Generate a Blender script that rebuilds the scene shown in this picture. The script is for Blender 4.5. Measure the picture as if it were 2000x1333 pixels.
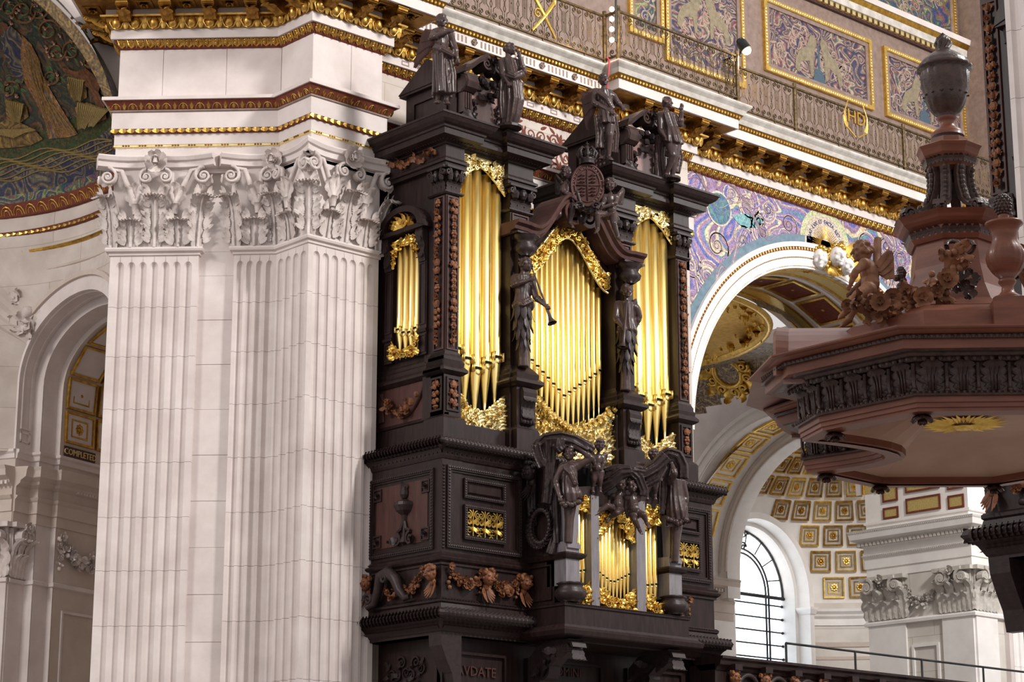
import bpy, math, random
import numpy as np
from math import pi, sin, cos, sqrt, atan2, radians
S = bpy.context.scene
for o in list(bpy.data.objects): bpy.data.objects.remove(o)
COL = S.collection
# ------------------------------------------------------------------ camera
F = 4211.; TH = radians(14.456); YAW = radians(47.573); EYE = np.array([0, 0, 1.65])
cd = bpy.data.cameras.new('camera'); cam = bpy.data.objects.new('camera', cd); COL.objects.link(cam)
cam.location = EYE; cam.rotation_euler = (pi/2 + TH, 0, YAW - pi/2)
cd.sensor_width = 36; cd.lens = 36*F/2000; cd.clip_end = 400; S.camera = cam
# ------------------------------------------------------------------ world and light
W = bpy.data.worlds.new('world'); S.world = W; W.use_nodes = True
bg = W.node_tree.nodes['Background']; bg.inputs[0].default_value = (1.0, .955, .935, 1); bg.inputs[1].default_value = .66
def area(name, loc, target, size, power, color=(1, .97, .93)):
    l = bpy.data.lights.new(name, 'AREA'); l.shape = 'DISK'; l.size = size; l.energy = power; l.color = color
    o = bpy.data.objects.new(name, l); COL.objects.link(o); o.location = loc
    d = np.array(target, float) - np.array(loc, float); d /= np.linalg.norm(d)
    o.rotation_euler = (math.acos(-d[2]), 0, atan2(d[1], d[0]) - pi/2)
    return o
area('dome_window_light', (31, 2, 30), (29, 31, 12), 4.5, 10000)
area('niche_fill_light', (-6, 34, 26), (22, 40, 12.5), 7, 3800, (1, .96, .92))  # unseen soft fill from the west, added to lighten the niche
area('choir_window_light', (50, 12, 24), (41, 33, 13.5), 4, 1800, (1, .98, .96))
S.view_settings.view_transform = 'Standard'; S.view_settings.look = 'None'
S.view_settings.gamma = 1; S.view_settings.use_curve_mapping = False; S.view_settings.exposure = .12
# ------------------------------------------------------------------ pixel -> place helpers
fw = np.array([cos(TH)*cos(YAW), cos(TH)*sin(YAW), sin(TH)]); rt = np.array([sin(YAW), -cos(YAW), 0]); up = np.cross(rt, fw)
def ray(x, y): return fw + rt*(x - 1000)/F - up*(y - 666.5)/F
def onX(x, y, X): r = ray(x, y); return EYE + r*(X - EYE[0])/r[0]
def onY(x, y, Y): r = ray(x, y); return EYE + r*(Y - EYE[1])/r[1]
def onZ(x, y, Z): r = ray(x, y); return EYE + r*(Z - EYE[2])/r[2]
def onP(x, y, p, n):
    r = ray(x, y); p = np.array(p, float); n = np.array(n, float); return EYE + r*((p - EYE)@n)/(r@n)
def zv(X, Y, py):                       # height on the vertical line (X,Y) seen at pixel row py
    A = fw[0]*X + fw[1]*Y; Bq = up[0]*X + up[1]*Y; k = py - 666.5
    return EYE[2] + (-F*Bq - k*A)/(k*fw[2] + F*up[2])
RT = np.array([sin(YAW), -cos(YAW), 0]); TC = np.array([-cos(YAW), -sin(YAW), 0])   # picture right / towards viewer, level
# ------------------------------------------------------------------ materials
MATS = {}
def nodes(name):
    m = bpy.data.materials.new(name); m.use_nodes = True; MATS[name] = m
    nt = m.node_tree; return m, nt, nt.nodes['Principled BSDF']
def ramp(nt, fac, stops, interp='LINEAR'):
    r = nt.nodes.new('ShaderNodeValToRGB'); e = r.color_ramp.elements; r.color_ramp.interpolation = interp
    while len(e) < len(stops): e.new(.5)
    for i, (p, c) in enumerate(stops): e[i].position = p; e[i].color = (*c, 1)
    nt.links.new(fac, r.inputs[0]); return r.outputs[0]
def tex(nt, kind, scale, vec=None, **kw):
    t = nt.nodes.new('ShaderNodeTex' + kind); t.inputs['Scale'].default_value = scale
    for k, v in kw.items():
        if k in t.inputs.keys(): t.inputs[k].default_value = v
        else: setattr(t, k, v)
    if vec is not None: nt.links.new(vec, t.inputs['Vector'])
    return t
def coords(nt, scale=(1, 1, 1), kind='Object'):
    c = nt.nodes.new('ShaderNodeTexCoord'); m = nt.nodes.new('ShaderNodeMapping'); m.inputs['Scale'].default_value = scale
    nt.links.new(c.outputs[kind], m.inputs[0]); return m.outputs[0]
def mix(nt, a, b, fac, mode='MIX'):
    m = nt.nodes.new('ShaderNodeMix'); m.data_type = 'RGBA'; m.blend_type = mode
    for s, v in ((0, fac), (6, a), (7, b)):
        if hasattr(v, 'node'): nt.links.new(v, m.inputs[s])
        else: m.inputs[s].default_value = v if s == 0 else (*v, 1)
    return m.outputs[2]
def bump(nt, p, h, strength, dist=.01):
    b = nt.nodes.new('ShaderNodeBump'); b.inputs['Strength'].default_value = strength; b.inputs['Distance'].default_value = dist
    nt.links.new(h, b.inputs['Height']); nt.links.new(b.outputs[0], p.inputs['Normal'])
def simple(name, c1, c2=None, rough=.6, metal=0, scale=3., stretch=(1, 1, 1), bstr=.0, bscale=30., detail=5., emit=0, coat=0):
    m, nt, p = nodes(name); v = coords(nt, stretch)
    n = tex(nt, 'Noise', scale, v, Detail=detail, Roughness=.6)
    nt.links.new(ramp(nt, n.outputs['Fac'], [(.3, c1), (.7, c2 or c1)]), p.inputs['Base Color'])
    p.inputs['Roughness'].default_value = rough; p.inputs['Metallic'].default_value = metal
    if max(c1) < .13: p.inputs['Specular IOR Level'].default_value = .26
    if coat: p.inputs['Coat Weight'].default_value = coat; p.inputs['Coat Roughness'].default_value = .2
    if bstr: bump(nt, p, tex(nt, 'Noise', bscale, v, Detail=3.).outputs['Fac'], bstr)
    if emit: nt.links.new(p.inputs['Base Color'].links[0].from_socket, p.inputs['Emission Color']); p.inputs['Emission Strength'].default_value = emit
    return m
simple('stone', (.60, .52, .495), (.74, .665, .64), .75, scale=1.3, bstr=.15, bscale=14)
simple('stone_warm', (.50, .41, .35), (.62, .53, .47), .8, scale=1.1, bstr=.15, bscale=14)
simple('stone_white', (.78, .74, .71), (.90, .87, .84), .6, scale=1.5, bstr=.08)
simple('stone_carved', (.50, .42, .39), (.72, .65, .62), .75, scale=5., bstr=.2, bscale=25)
simple('stone_aged', (.42, .38, .34), (.66, .62, .57), .8, scale=4., bstr=.2, bscale=20)
simple('marble_tan', (.19, .125, .10), (.28, .20, .165), .5, scale=6)
simple('gilt', (.60, .36, .07), (.92, .64, .17), .34, 1., scale=9, bstr=.25, bscale=60)
simple('gilt_dark', (.30, .15, .025), (.62, .37, .07), .42, 1., scale=7, bstr=.3, bscale=60)
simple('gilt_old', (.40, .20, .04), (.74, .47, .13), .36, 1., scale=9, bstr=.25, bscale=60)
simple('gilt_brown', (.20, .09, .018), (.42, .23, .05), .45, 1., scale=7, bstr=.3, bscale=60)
simple('gilt_pale', (.85, .66, .27), (.98, .84, .48), .36, 1., scale=9, bstr=.3, bscale=60)
simple('gold_ground', (.55, .40, .12), (.78, .62, .26), .5, .6, scale=30, bstr=.3, bscale=80)
simple('pipe_gold', (.93, .66, .20), (1., .79, .33), .36, 1., scale=2.5, stretch=(1, 1, .25))
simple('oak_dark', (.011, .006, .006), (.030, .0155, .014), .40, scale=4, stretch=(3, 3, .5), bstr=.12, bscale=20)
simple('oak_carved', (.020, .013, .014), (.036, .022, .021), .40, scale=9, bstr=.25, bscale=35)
simple('oak_red', (.05, .021, .018), (.09, .038, .032), .5, scale=3, stretch=(3, 3, .5), bstr=.1)
simple('oak_pink', (.22, .12, .11), (.31, .185, .17), .5, scale=3, stretch=(4, 4, .4))
simple('limewood', (.10, .035, .016), (.27, .11, .05), .5, scale=8, bstr=.2, bscale=40)
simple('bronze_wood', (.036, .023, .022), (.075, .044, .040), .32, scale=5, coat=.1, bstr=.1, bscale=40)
simple('pulpit_wood', (.125, .038, .021), (.225, .078, .045), .42, scale=2.5, stretch=(1, 1, 5), bstr=.06, coat=.2)
simple('pulpit_soffit_lit', (.36, .20, .14), (.46, .28, .20), .5, scale=2)  # paler than the other canopy wood; bounced light is painted into this colour
simple('pulpit_pale', (.24, .13, .115), (.34, .20, .175), .5, scale=3, stretch=(1, 1, 4), coat=.1)
simple('pulpit_carved', (.035, .019, .015), (.085, .046, .038), .36, scale=14, bstr=.4, bscale=50, coat=.25)
simple('pulpit_flower', (.12, .048, .028), (.36, .17, .09), .6, scale=4, bstr=.2, bscale=60)
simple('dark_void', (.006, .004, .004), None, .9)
simple('iron_gilt', (.03, .019, .009), (.15, .10, .045), .5, .5, scale=12)
simple('iron', (.02, .02, .022), (.05, .05, .05), .5, .3)
simple('red_paint', (.12, .028, .016), (.20, .05, .03), .6, scale=12)
simple('blue_mosaic', (.04, .07, .10), (.09, .13, .16), .5, scale=30)
simple('slate_blue', (.10, .16, .21), (.18, .26, .32), .7, scale=6)
simple('white_letter', (.6, .46, .2), (.7, .5, .22), .5, .4)
simple('lamp_glow', (1., .72, .42), None, .4, emit=9)
simple('window_glow', (.92, .96, 1.), None, .4, emit=3.2)
simple('cable_red', (.5, .03, .05), None, .6)
simple('black_metal', (.012, .012, .013), (.025, .025, .027), .45, .2)
simple('floor_stone', (.18, .16, .15), (.30, .27, .25), .5, scale=.6)
def ashlar(name, c1, c2, bw, bh):
    m, nt, p = nodes(name); v = coords(nt)
    n = tex(nt, 'Noise', 1.6, v, Detail=6.)
    base = ramp(nt, n.outputs['Fac'], [(.3, c1), (.7, c2)])
    sx = nt.nodes.new('ShaderNodeSeparateXYZ'); nt.links.new(v, sx.inputs[0])
    ad = nt.nodes.new('ShaderNodeMath'); ad.operation = 'ADD'; nt.links.new(sx.outputs[0], ad.inputs[0]); nt.links.new(sx.outputs[1], ad.inputs[1])
    cx = nt.nodes.new('ShaderNodeCombineXYZ'); nt.links.new(ad.outputs[0], cx.inputs[0]); nt.links.new(sx.outputs[2], cx.inputs[1])
    b = tex(nt, 'Brick', 1., cx.outputs[0]); b.inputs['Brick Width'].default_value = bw; b.inputs['Row Height'].default_value = bh
    b.inputs['Mortar Size'].default_value = .008; b.inputs['Color1'].default_value = (1, 1, 1, 1); b.inputs['Color2'].default_value = (.9, .9, .89, 1)
    b.inputs['Mortar'].default_value = (.68, .64, .6, 1)
    nt.links.new(mix(nt, base, b.outputs[0], 1., 'MULTIPLY'), p.inputs['Base Color']); p.inputs['Roughness'].default_value = .8
ashlar('ashlar', (.52, .44, .39), (.66, .58, .53), 1.5, .95)
ashlar('ashlar_white', (.62, .57, .52), (.76, .71, .66), 1.4, .9)
def mosaic(name, stops, scale, dist, cell, rough=.45):
    """tesserae: swirling colour bands broken into small cells"""
    m, nt, p = nodes(name); v = coords(nt)
    vo = tex(nt, 'Voronoi', cell, v)
    n1 = tex(nt, 'Noise', scale, vo.outputs['Position'] if False else v, Detail=2.)
    n1.inputs['Distortion'].default_value = dist*.12; n1.inputs['Detail'].default_value = 1.
    a = nt.nodes.new('ShaderNodeMath'); a.operation = 'MULTIPLY'; nt.links.new(n1.outputs['Fac'], a.inputs[0]); a.inputs[1].default_value = 7.
    fr = nt.nodes.new('ShaderNodeMath'); fr.operation = 'FRACT'; nt.links.new(a.outputs[0], fr.inputs[0])
    c = ramp(nt, fr.outputs[0], stops)
    sp = ramp(nt, vo.outputs['Color'], [(.1, (.55, .55, .55)), (.9, (1.35, 1.35, 1.35))])
    nt.links.new(mix(nt, c, sp, 1., 'MULTIPLY'), p.inputs['Base Color']); p.inputs['Roughness'].default_value = rough
    p.inputs['Metallic'].default_value = .15
    bump(nt, p, vo.outputs['Distance'], .4, .01)
mosaic('mosaic_swirl', [(0., (.62, .50, .30)), (.10, (.70, .58, .42)), (.17, (.22, .12, .22)), (.33, (.36, .24, .38)), (.45, (.09, .10, .34)), (.58, (.13, .14, .42)), (.66, (.55, .44, .30)), (.74, (.40, .22, .30)), (.88, (.20, .16, .40)), (1., (.10, .26, .28))], .55, 9., 34)
mosaic('mosaic_panel', [(0., (.45, .36, .26)), (.15, (.20, .07, .07)), (.3, (.03, .035, .09)), (.5, (.06, .05, .09)), (.62, (.34, .25, .18)), (.75, (.18, .05, .06)), (.88, (.07, .10, .10)), (1., (.42, .36, .22))], 1.7, 7., 36)
mosaic('mosaic_green', [(0., (.30, .28, .10)), (.2, (.03, .09, .06)), (.45, (.03, .05, .16)), (.7, (.25, .10, .05)), (.85, (.05, .14, .10)), (1., (.4, .34, .15))], 1.5, 7., 36)
mosaic('mosaic_night', [(0., (.10, .07, .03)), (.12, (.02, .02, .025)), (.4, (.025, .04, .022)), (.52, (.09, .045, .02)), (.64, (.03, .045, .025)), (.8, (.03, .02, .025)), (.9, (.14, .065, .025)), (1., (.05, .05, .025))], 1.1, 8., 16)
mosaic('mosaic_wheat', [(0., (.22, .14, .04)), (.5, (.10, .05, .015)), (.8, (.28, .17, .05)), (1., (.06, .03, .01))], 1.4, 3., 18)
mosaic('mosaic_grass', [(0., (.05, .06, .012)), (.4, (.02, .045, .012)), (.6, (.03, .055, .015)), (.85, (.10, .045, .015)), (1., (.02, .03, .01))], 3.5, 5., 18)
mosaic('mosaic_water', [(0., (.20, .16, .06)), (.2, (.02, .022, .07)), (.5, (.03, .03, .06)), (.62, (.16, .14, .08)), (.8, (.02, .02, .05)), (1., (.12, .08, .05))], 1.3, 6., 18)
mosaic('mosaic_robe', [(0., (.26, .17, .04)), (.3, (.20, .07, .03)), (.5, (.16, .11, .10)), (.7, (.30, .15, .04)), (1., (.16, .05, .02))], 2.0, 2., 18)
mosaic('mosaic_skin', [(0., (.14, .05, .02)), (.5, (.09, .03, .012)), (1., (.16, .07, .03))], 1.4, 2., 18)
mosaic('mosaic_flower', [(0., (.50, .42, .26)), (.3, (.17, .07, .10)), (.5, (.42, .37, .22)), (.7, (.12, .10, .11)), (1., (.55, .45, .25))], 1.6, 7., 22)
def M(n): return MATS[n]
# ------------------------------------------------------------------ mesh building
class Fr:
    """local frame: u along, o outwards, z up"""
    def __init__(s, o, u, n): s.o = np.array(o, float); s.R = np.array([u, n, (0, 0, 1)], float)
    def w(s, p): return np.asarray(p, float)@s.R + s.o
    def at(s, u, o, z, yaw=0.):
        c, q = cos(yaw), sin(yaw); U, N = s.R[0], s.R[1]
        return Fr(s.w((u, o, z)), c*U + q*N, c*N - q*U)
WORLD = Fr((0, 0, 0), (1, 0, 0), (0, 1, 0))
_SPH = {}
def sph(n):
    if n not in _SPH:
        m = max(4, n//2 + 1); V = [(0, 0, 1)]
        for i in range(1, m):
            a = pi*i/m
            for j in range(n): b = 2*pi*j/n; V.append((sin(a)*cos(b), sin(a)*sin(b), cos(a)))
        V.append((0, 0, -1)); Fc = [(0, 1 + j, 1 + (j + 1) % n) for j in range(n)]
        for i in range(m - 2):
            for j in range(n):
                a = 1 + i*n; Fc.append((a + j, a + n + j, a + n + (j + 1) % n, a + (j + 1) % n))
        L = len(V) - 1; a = 1 + (m - 2)*n
        Fc += [(L, a + (j + 1) % n, a + j) for j in range(n)]
        _SPH[n] = (np.array(V, float), Fc)
    return _SPH[n]
def basis(d):
    d = np.array(d, float); d /= (np.linalg.norm(d) + 1e-12)
    a = np.array([0, 0, 1.]) if abs(d[2]) < .9 else np.array([1., 0, 0])
    x = np.cross(a, d); x /= np.linalg.norm(x); return x, np.cross(d, x), d
class B:
    def __init__(s, fr=WORLD): s.V = []; s.F = []; s.n = 0; s.fr = fr
    def add(s, V, Fc):
        V = np.asarray(V, float)
        s.V.append(s.fr.w(V)); n = s.n; s.F += [tuple(i + n for i in f) for f in Fc]; s.n += len(V); return s
    def box(s, u0, u1, o0, o1, z0, z1):
        V = [(u, o, z) for z in (z0, z1) for o in (o0, o1) for u in (u0, u1)]
        return s.add(V, [(0, 1, 3, 2), (4, 6, 7, 5), (0, 4, 5, 1), (2, 3, 7, 6), (0, 2, 6, 4), (1, 5, 7, 3)])
    def bbox(s, u0, u1, o0, o1, z0, z1, c):
        """box with its front (o1) edges chamfered"""
        V = [(u0, o0, z0), (u1, o0, z0), (u1, o0, z1), (u0, o0, z1), (u0, o1 - c, z0), (u1, o1 - c, z0), (u1, o1 - c, z1), (u0, o1 - c, z1),
             (u0 + c, o1, z0 + c), (u1 - c, o1, z0 + c), (u1 - c, o1, z1 - c), (u0 + c, o1, z1 - c)]
        Fc = [(8, 9, 10, 11)]
        for a in (0, 4): Fc += [(a + i, a + (i + 1) % 4, a + 4 + (i + 1) % 4, a + 4 + i) for i in range(4)]
        return s.add(V, Fc)
    def prism(s, poly, o0, o1):
        n = len(poly); V = [(u, o0, z) for u, z in poly] + [(u, o1, z) for u, z in poly]
        return s.add(V, [tuple(range(n)), tuple(range(2*n - 1, n - 1, -1))] + [(i, (i + 1) % n, n + (i + 1) % n, n + i) for i in range(n)])
    def slab(s, poly, z0, z1):
        n = len(poly); V = [(u, o, z0) for u, o in poly] + [(u, o, z1) for u, o in poly]
        return s.add(V, [tuple(range(n)), tuple(range(2*n - 1, n - 1, -1))] + [(i, (i + 1) % n, n + (i + 1) % n, n + i) for i in range(n)])
    def loft(s, rings, closed=True, cap=True):
        n = len(rings[0]); V = np.concatenate([np.asarray(r, float) for r in rings]); Fc = []
        k = n if closed else n - 1
        for i in range(len(rings) - 1):
            for j in range(k): a = i*n; Fc.append((a + j, a + (j + 1) % n, a + n + (j + 1) % n, a + n + j))
        if cap and closed: Fc += [tuple(range(n)), tuple(range(len(V) - 1, len(V) - n - 1, -1))]
        return s.add(V, Fc)
    def sweep(s, prof, path, closed=False, side=1, cap=True, ml=1.2):
        """prof [(out,z)], path [(u,o)] ; out points to side of travel, corners mitred"""
        P = [np.array(p, float) for p in path]; n = len(P); offs = []
        for i in range(n):
            a = P[i - 1] if (i or closed) else None; c = P[(i + 1) % n] if (i < n - 1 or closed) else None
            ns = []
            for q, r in ((a, P[i]), (P[i], c)):
                if q is None or r is None: continue
                d = r - q; d /= np.linalg.norm(d); ns.append(np.array([d[1], -d[0]])*side)
            if len(ns) == 2:
                m = ns[0] + ns[1]; L = m@m; offs.append(m*2/max(L, ml))
            else: offs.append(ns[0])
        rings = [[(P[i][0] + offs[i][0]*o, P[i][1] + offs[i][1]*o, z) for o, z in prof] for i in range(n)]
        if closed: rings.append(rings[0])
        s.loft(rings, closed=False)
        if cap and not closed: 
            for r in (rings[0], rings[-1]): s.add(r, [tuple(range(len(prof)))])
        return s
    def tube(s, pts, rad, n=6, cap=True, flat=None):
        pts = [np.array(p, float) for p in pts]; rad = rad if hasattr(rad, '__len__') else [rad]*len(pts)
        x, y, d = basis(pts[1] - pts[0]); rings = []
        for i, p in enumerate(pts):
            t = pts[min(i + 1, len(pts) - 1)] - pts[max(i - 1, 0)]; t /= (np.linalg.norm(t) + 1e-12)
            x = x - t*(x@t); x /= (np.linalg.norm(x) + 1e-12); y = np.cross(t, x)
            rings.append([p + rad[i]*(cos(2*pi*j/n)*x + sin(2*pi*j/n)*y) for j in range(n)])
        return s.loft(rings, cap=cap)
    def lathe(s, prof, u=0, o=0, n=16, lobes=0, amp=0, tw=0):
        rings = []
        for k, (r, z) in enumerate(prof):
            q = amp[k] if hasattr(amp, '__len__') else amp
            rings.append([(u + r*(1 + q*abs(cos(lobes/2*(2*pi*j/n + tw*z)))*1.)*cos(2*pi*j/n), o + r*(1 + q*abs(cos(lobes/2*(2*pi*j/n + tw*z))))*sin(2*pi*j/n), z) for j in range(n)])
        return s.loft(rings)
    def ell(s, c, r, n=8, R=None):
        V, Fc = sph(n); r = np.array(r if hasattr(r, '__len__') else (r, r, r), float); V = V*r
        if R is not None: V = V@np.array(R)
        return s.add(V + np.array(c, float), Fc)
    def cap(s, a, b, ra, rb, n=10):
        a = np.array(a, float); b = np.array(b, float); d = b - a; L = np.linalg.norm(d) + 1e-9; x, y, d = basis(d); rings = []
        for t, p, r in [(-pi/2 + .3, a, ra), (-pi/4, a, ra), (0, a, ra), (0, b, rb), (pi/4, b, rb), (pi/2 - .3, b, rb)]:
            rings.append([p + d*r*sin(t) + r*cos(t)*(cos(2*pi*j/n)*x + sin(2*pi*j/n)*y) for j in range(n)])
        return s.loft(rings)
    def leaf(s, pos, out, upv, w, h, curl=.35, lobes=4, ni=10, nj=3, ruffle=.12, bend=.12, tipw=.35):
        """acanthus-like leaf: grows along upv from pos, tip curls towards out"""
        pos = np.array(pos, float); upv = np.array(upv, float); upv /= np.linalg.norm(upv); out = np.array(out, float)
        out = out - upv*(out@upv); out /= (np.linalg.norm(out) + 1e-9); xs = np.cross(upv, out); V = []
        c = np.array([0., 0.]); ang = radians(6); L = h/ni; pts = [c.copy()]
        for i in range(ni):
            t = (i + 1)/ni
            ang = bend*.6*t + (curl*7.5*max(0, t - .62)**1.0 if t > .62 else 0)
            c = c + L*np.array([cos(ang), sin(ang)]); pts.append(c.copy())
        for i in range(ni + 1):
            t = i/ni; ww = w*.5*(.62 + .5*sin(pi*min(1, t*1.05)**.8) if t < .7 else .62 + .5*sin(pi*.7**.8) - (t - .7)/.3*(.62 + .5*sin(pi*.7**.8) - tipw))
            ww *= 1 - ruffle*2.2*(1 if (i % 3 == 2) else 0)*(lobes > 0)
            for j in range(-nj, nj + 1):
                q = j/nj; k = -.07*w*q*q + (ruffle*w*.35*cos(pi*nj*abs(q) - 2.5*t) if nj > 3 else ruffle*w*.5*(1 if (j % 2) else 0))
                V.append(pos + upv*(pts[i][0] + (.05*h*abs(q) if lobes else 0)) + out*(pts[i][1] + k) + xs*(ww*q))
        m = 2*nj + 1
        return s.add(V, [(i*m + j, i*m + j + 1, i*m + m + j + 1, i*m + m + j) for i in range(ni) for j in range(m - 1)])
    def spiral(s, c, ax, ay, r0, r1, turns, th, width, wdir, n=22, start=0.):
        """flat scroll: ribbon of thickness th, rolled in plane ax,ay and width along wdir"""
        c = np.array(c, float); ax = np.array(ax, float); ay = np.array(ay, float); wd = np.array(wdir, float); rings = []
        for i in range(n + 1):
            t = i/n; a = start + 2*pi*turns*t; r = r0*(r1/r0)**t; d = cos(a)*ax + sin(a)*ay; h = th*(r/r0*.6 + .4)
            rings.append([c + d*(r - h/2) - wd*width/2, c + d*(r + h/2) - wd*width/2, c + d*(r + h/2) + wd*width/2, c + d*(r - h/2) + wd*width/2])
        s.loft(rings); return s
    def flower(s, c, nrm, r, petals=6, layers=2, th=.25):
        c = np.array(c, float); x, y, d = basis(nrm)
        for k in range(layers):
            rr = r*(1 - .42*k)
            for i in range(petals):
                a = 2*pi*(i + .5*k)/petals; t = cos(a)*x + sin(a)*y
                s.leaf(c + d*r*th*k, d, t + d*(.25 + .5*k), rr*5.2/petals, rr, .16, 0, 4, 1, .0, .5, .5)
        return s.ell(c + d*r*.22, r*.24, 6)
    def done(s, name, mat, parent=None, smooth=False, kind=None):
        return mk(name, np.concatenate(s.V), s.F, mat, parent, smooth, kind)
def mk(name, V, Fc, mat, parent=None, smooth=False, kind=None):
    me = bpy.data.meshes.new(name); me.from_pydata([tuple(v) for v in V], [], Fc)
    if smooth: me.polygons.foreach_set('use_smooth', [True]*len(me.polygons))
    me.materials.append(M(mat) if isinstance(mat, str) else mat)
    o = bpy.data.objects.new(name, me); COL.objects.link(o)
    if parent is not None: o.parent = parent
    if kind: o['kind'] = kind
    return o
def inst(src, name, fr, parent=None):
    """a further object sharing src's mesh, placed by frame fr (src built in the unit frame)"""
    o = bpy.data.objects.new(name, src.data); COL.objects.link(o)
    R = fr.R; from mathutils import Matrix
    o.matrix_world = Matrix(((R[0][0], R[1][0], 0, fr.o[0]), (R[0][1], R[1][1], 0, fr.o[1]), (R[0][2], R[1][2], 1, fr.o[2]), (0, 0, 0, 1)))
    if parent is not None: o.parent = parent
    return o
def empty(name, label=None, cat=None, group=None, loc=None, kind=None):
    o = bpy.data.objects.new(name, None); COL.objects.link(o); tag(o, label, cat, group, kind); return o
def tag(o, label=None, cat=None, group=None, kind=None):
    for k, v in (('label', label), ('category', cat), ('group', group), ('kind', kind)):
        if v: o[k] = v
    return o
def struct(o, label=None, cat=None): o['kind'] = 'structure'; return tag(o, label, cat)
def arc(cu, cz, r, a0, a1, n): return [(cu + r*cos(a0 + (a1 - a0)*i/n), cz + r*sin(a0 + (a1 - a0)*i/n)) for i in range(n + 1)]
def along(path, step, inset=0., closed=False):
    """points along a polyline: (pos2, tangent2)"""
    out = []; P = [np.array(p, float) for p in path]
    for a, b in zip(P[:-1], P[1:]):
        d = b - a; L = np.linalg.norm(d); n = max(1, int(round((L - 2*inset)/step)))
        for i in range(n): out.append((a + d/L*(inset + (L - 2*inset)*(i + .5)/n), d/L))
    return out
def lerp(a, b, t): return a + (b - a)*t
def nrm(v): v = np.array(v, float); return v/(np.linalg.norm(v) + 1e-9)
# ================================================================== THE BUILDING
from mathutils import Matrix
def mk(name, V, Fc, mat, parent=None, smooth=False, kind=None):
    me = bpy.data.meshes.new(name); me.from_pydata([tuple(v) for v in V], [], Fc)
    if smooth: me.polygons.foreach_set('use_smooth', [True]*len(me.polygons))
    me.materials.append(M(mat) if isinstance(mat, str) else mat)
    o = bpy.data.objects.new(name, me); COL.objects.link(o)
    setpar(o, parent)
    if kind: o['kind'] = kind
    return o
def wloc(p):
    return Vector((0, 0, 0)) if p is None else (Vector(p['_w']) if '_w' in p else Vector((0, 0, 0)))
from mathutils import Vector
def setpar(o, parent):
    if parent is not None:
        o.parent = parent; o.matrix_parent_inverse = Matrix.Translation(PLOC.get(parent.name, Vector((0, 0, 0)))).inverted()
PLOC = {}
def empty(name, label=None, cat=None, group=None, loc=(0, 0, 0), kind=None):
    o = bpy.data.objects.new(name, None); COL.objects.link(o); o.location = loc; o.empty_display_size = .2
    PLOC[o.name] = Vector(loc); return tag(o, label, cat, group, kind)
def inst(src, name, fr, parent=None):
    o = bpy.data.objects.new(name, src if isinstance(src, bpy.types.Mesh) else src.data); COL.objects.link(o)
    R = fr.R; setpar(o, parent)
    o.matrix_basis = Matrix(((R[0][0], R[1][0], R[2][0], fr.o[0]), (R[0][1], R[1][1], R[2][1], fr.o[1]), (R[0][2], R[1][2], R[2][2], fr.o[2]), (0, 0, 0, 1)))
    return o
def proto(b, name, mat, smooth=False):
    me = bpy.data.meshes.new(name); me.from_pydata([tuple(v) for v in np.concatenate(b.V)], [], b.F)
    if smooth: me.polygons.foreach_set('use_smooth', [True]*len(me.polygons))
    me.materials.append(M(mat)); return me
class MapFr:
    """curved frame: fn maps local (u,o,z) rows to world"""
    def __init__(s, fn): s.fn = fn
    def w(s, p):
        p = np.asarray(p, float); q = s.fn(np.atleast_2d(p)); return q if p.ndim == 2 else q[0]
    def tang(s, u, o, z):
        e = 1e-3; c = s.w((u, o, z)); U = s.w((u + e, o, z)) - c; N = s.w((u, o + e, z)) - c; Z = s.w((u, o, z + e)) - c
        f = Fr(c, U/np.linalg.norm(U), N/np.linalg.norm(N)); f.R[2] = Z/np.linalg.norm(Z); return f
def cylfr(c, R): return MapFr(lambda p: np.c_[c[0] + (R - p[:, 1])*np.cos(p[:, 0]/R), c[1] + (R - p[:, 1])*np.sin(p[:, 0]/R), p[:, 2]])
def barrelfr(base, cu, cz, r, o0=0.):
    """local: arc length from the right-hand springing, height off the soffit, depth into the wall"""
    def fn(p):
        a = np.clip(p[:, 0]/r, 0, pi); ex = np.minimum(p[:, 0], 0) - np.maximum(p[:, 0] - r*pi, 0)     # straight legs below the springing
        return base.w(np.c_[cu + (r - p[:, 1])*np.cos(a), o0 - p[:, 2], cz + (r - p[:, 1])*np.sin(a) + ex])
    return MapFr(fn)
def sphfr(c, R): return MapFr(lambda p: np.c_[c[0] + (R - p[:, 1])*np.cos(p[:, 2]/R)*np.cos(p[:, 0]/R), c[1] + (R - p[:, 1])*np.cos(p[:, 2]/R)*np.sin(p[:, 0]/R), c[2] + (R - p[:, 1])*np.sin(p[:, 2]/R)])
def grid(b, u0, u1, nu, z0, z1, nz, o=0.):
    V = [(lerp(u0, u1, i/nu), o, lerp(z0, z1, j/nz)) for i in range(nu + 1) for j in range(nz + 1)]
    return b.add(V, [(i*(nz + 1) + j, i*(nz + 1) + j + 1, (i + 1)*(nz + 1) + j + 1, (i + 1)*(nz + 1) + j) for i in range(nu) for j in range(nz)])
def ring(b, cu, cz, r0, r1, o0, o1, a0=0., a1=pi, n=32):
    rings = []
    for i in range(n + 1):
        a = lerp(a0, a1, i/n); c, q = cos(a), sin(a)
        rings.append([(cu + r0*c, o0, cz + r0*q), (cu + r1*c, o0, cz + r1*q), (cu + r1*c, o1, cz + r1*q), (cu + r0*c, o1, cz + r0*q)])
    return b.loft(rings)
def sqring(b, u0, u1, z0, z1, t, o0, o1):
    b.box(u0, u1, o0, o1, z0, z0 + t); b.box(u0, u1, o0, o1, z1 - t, z1); b.box(u0, u0 + t, o0, o1, z0 + t, z1 - t); b.box(u1 - t, u1, o0, o1, z0 + t, z1 - t); return b
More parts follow.
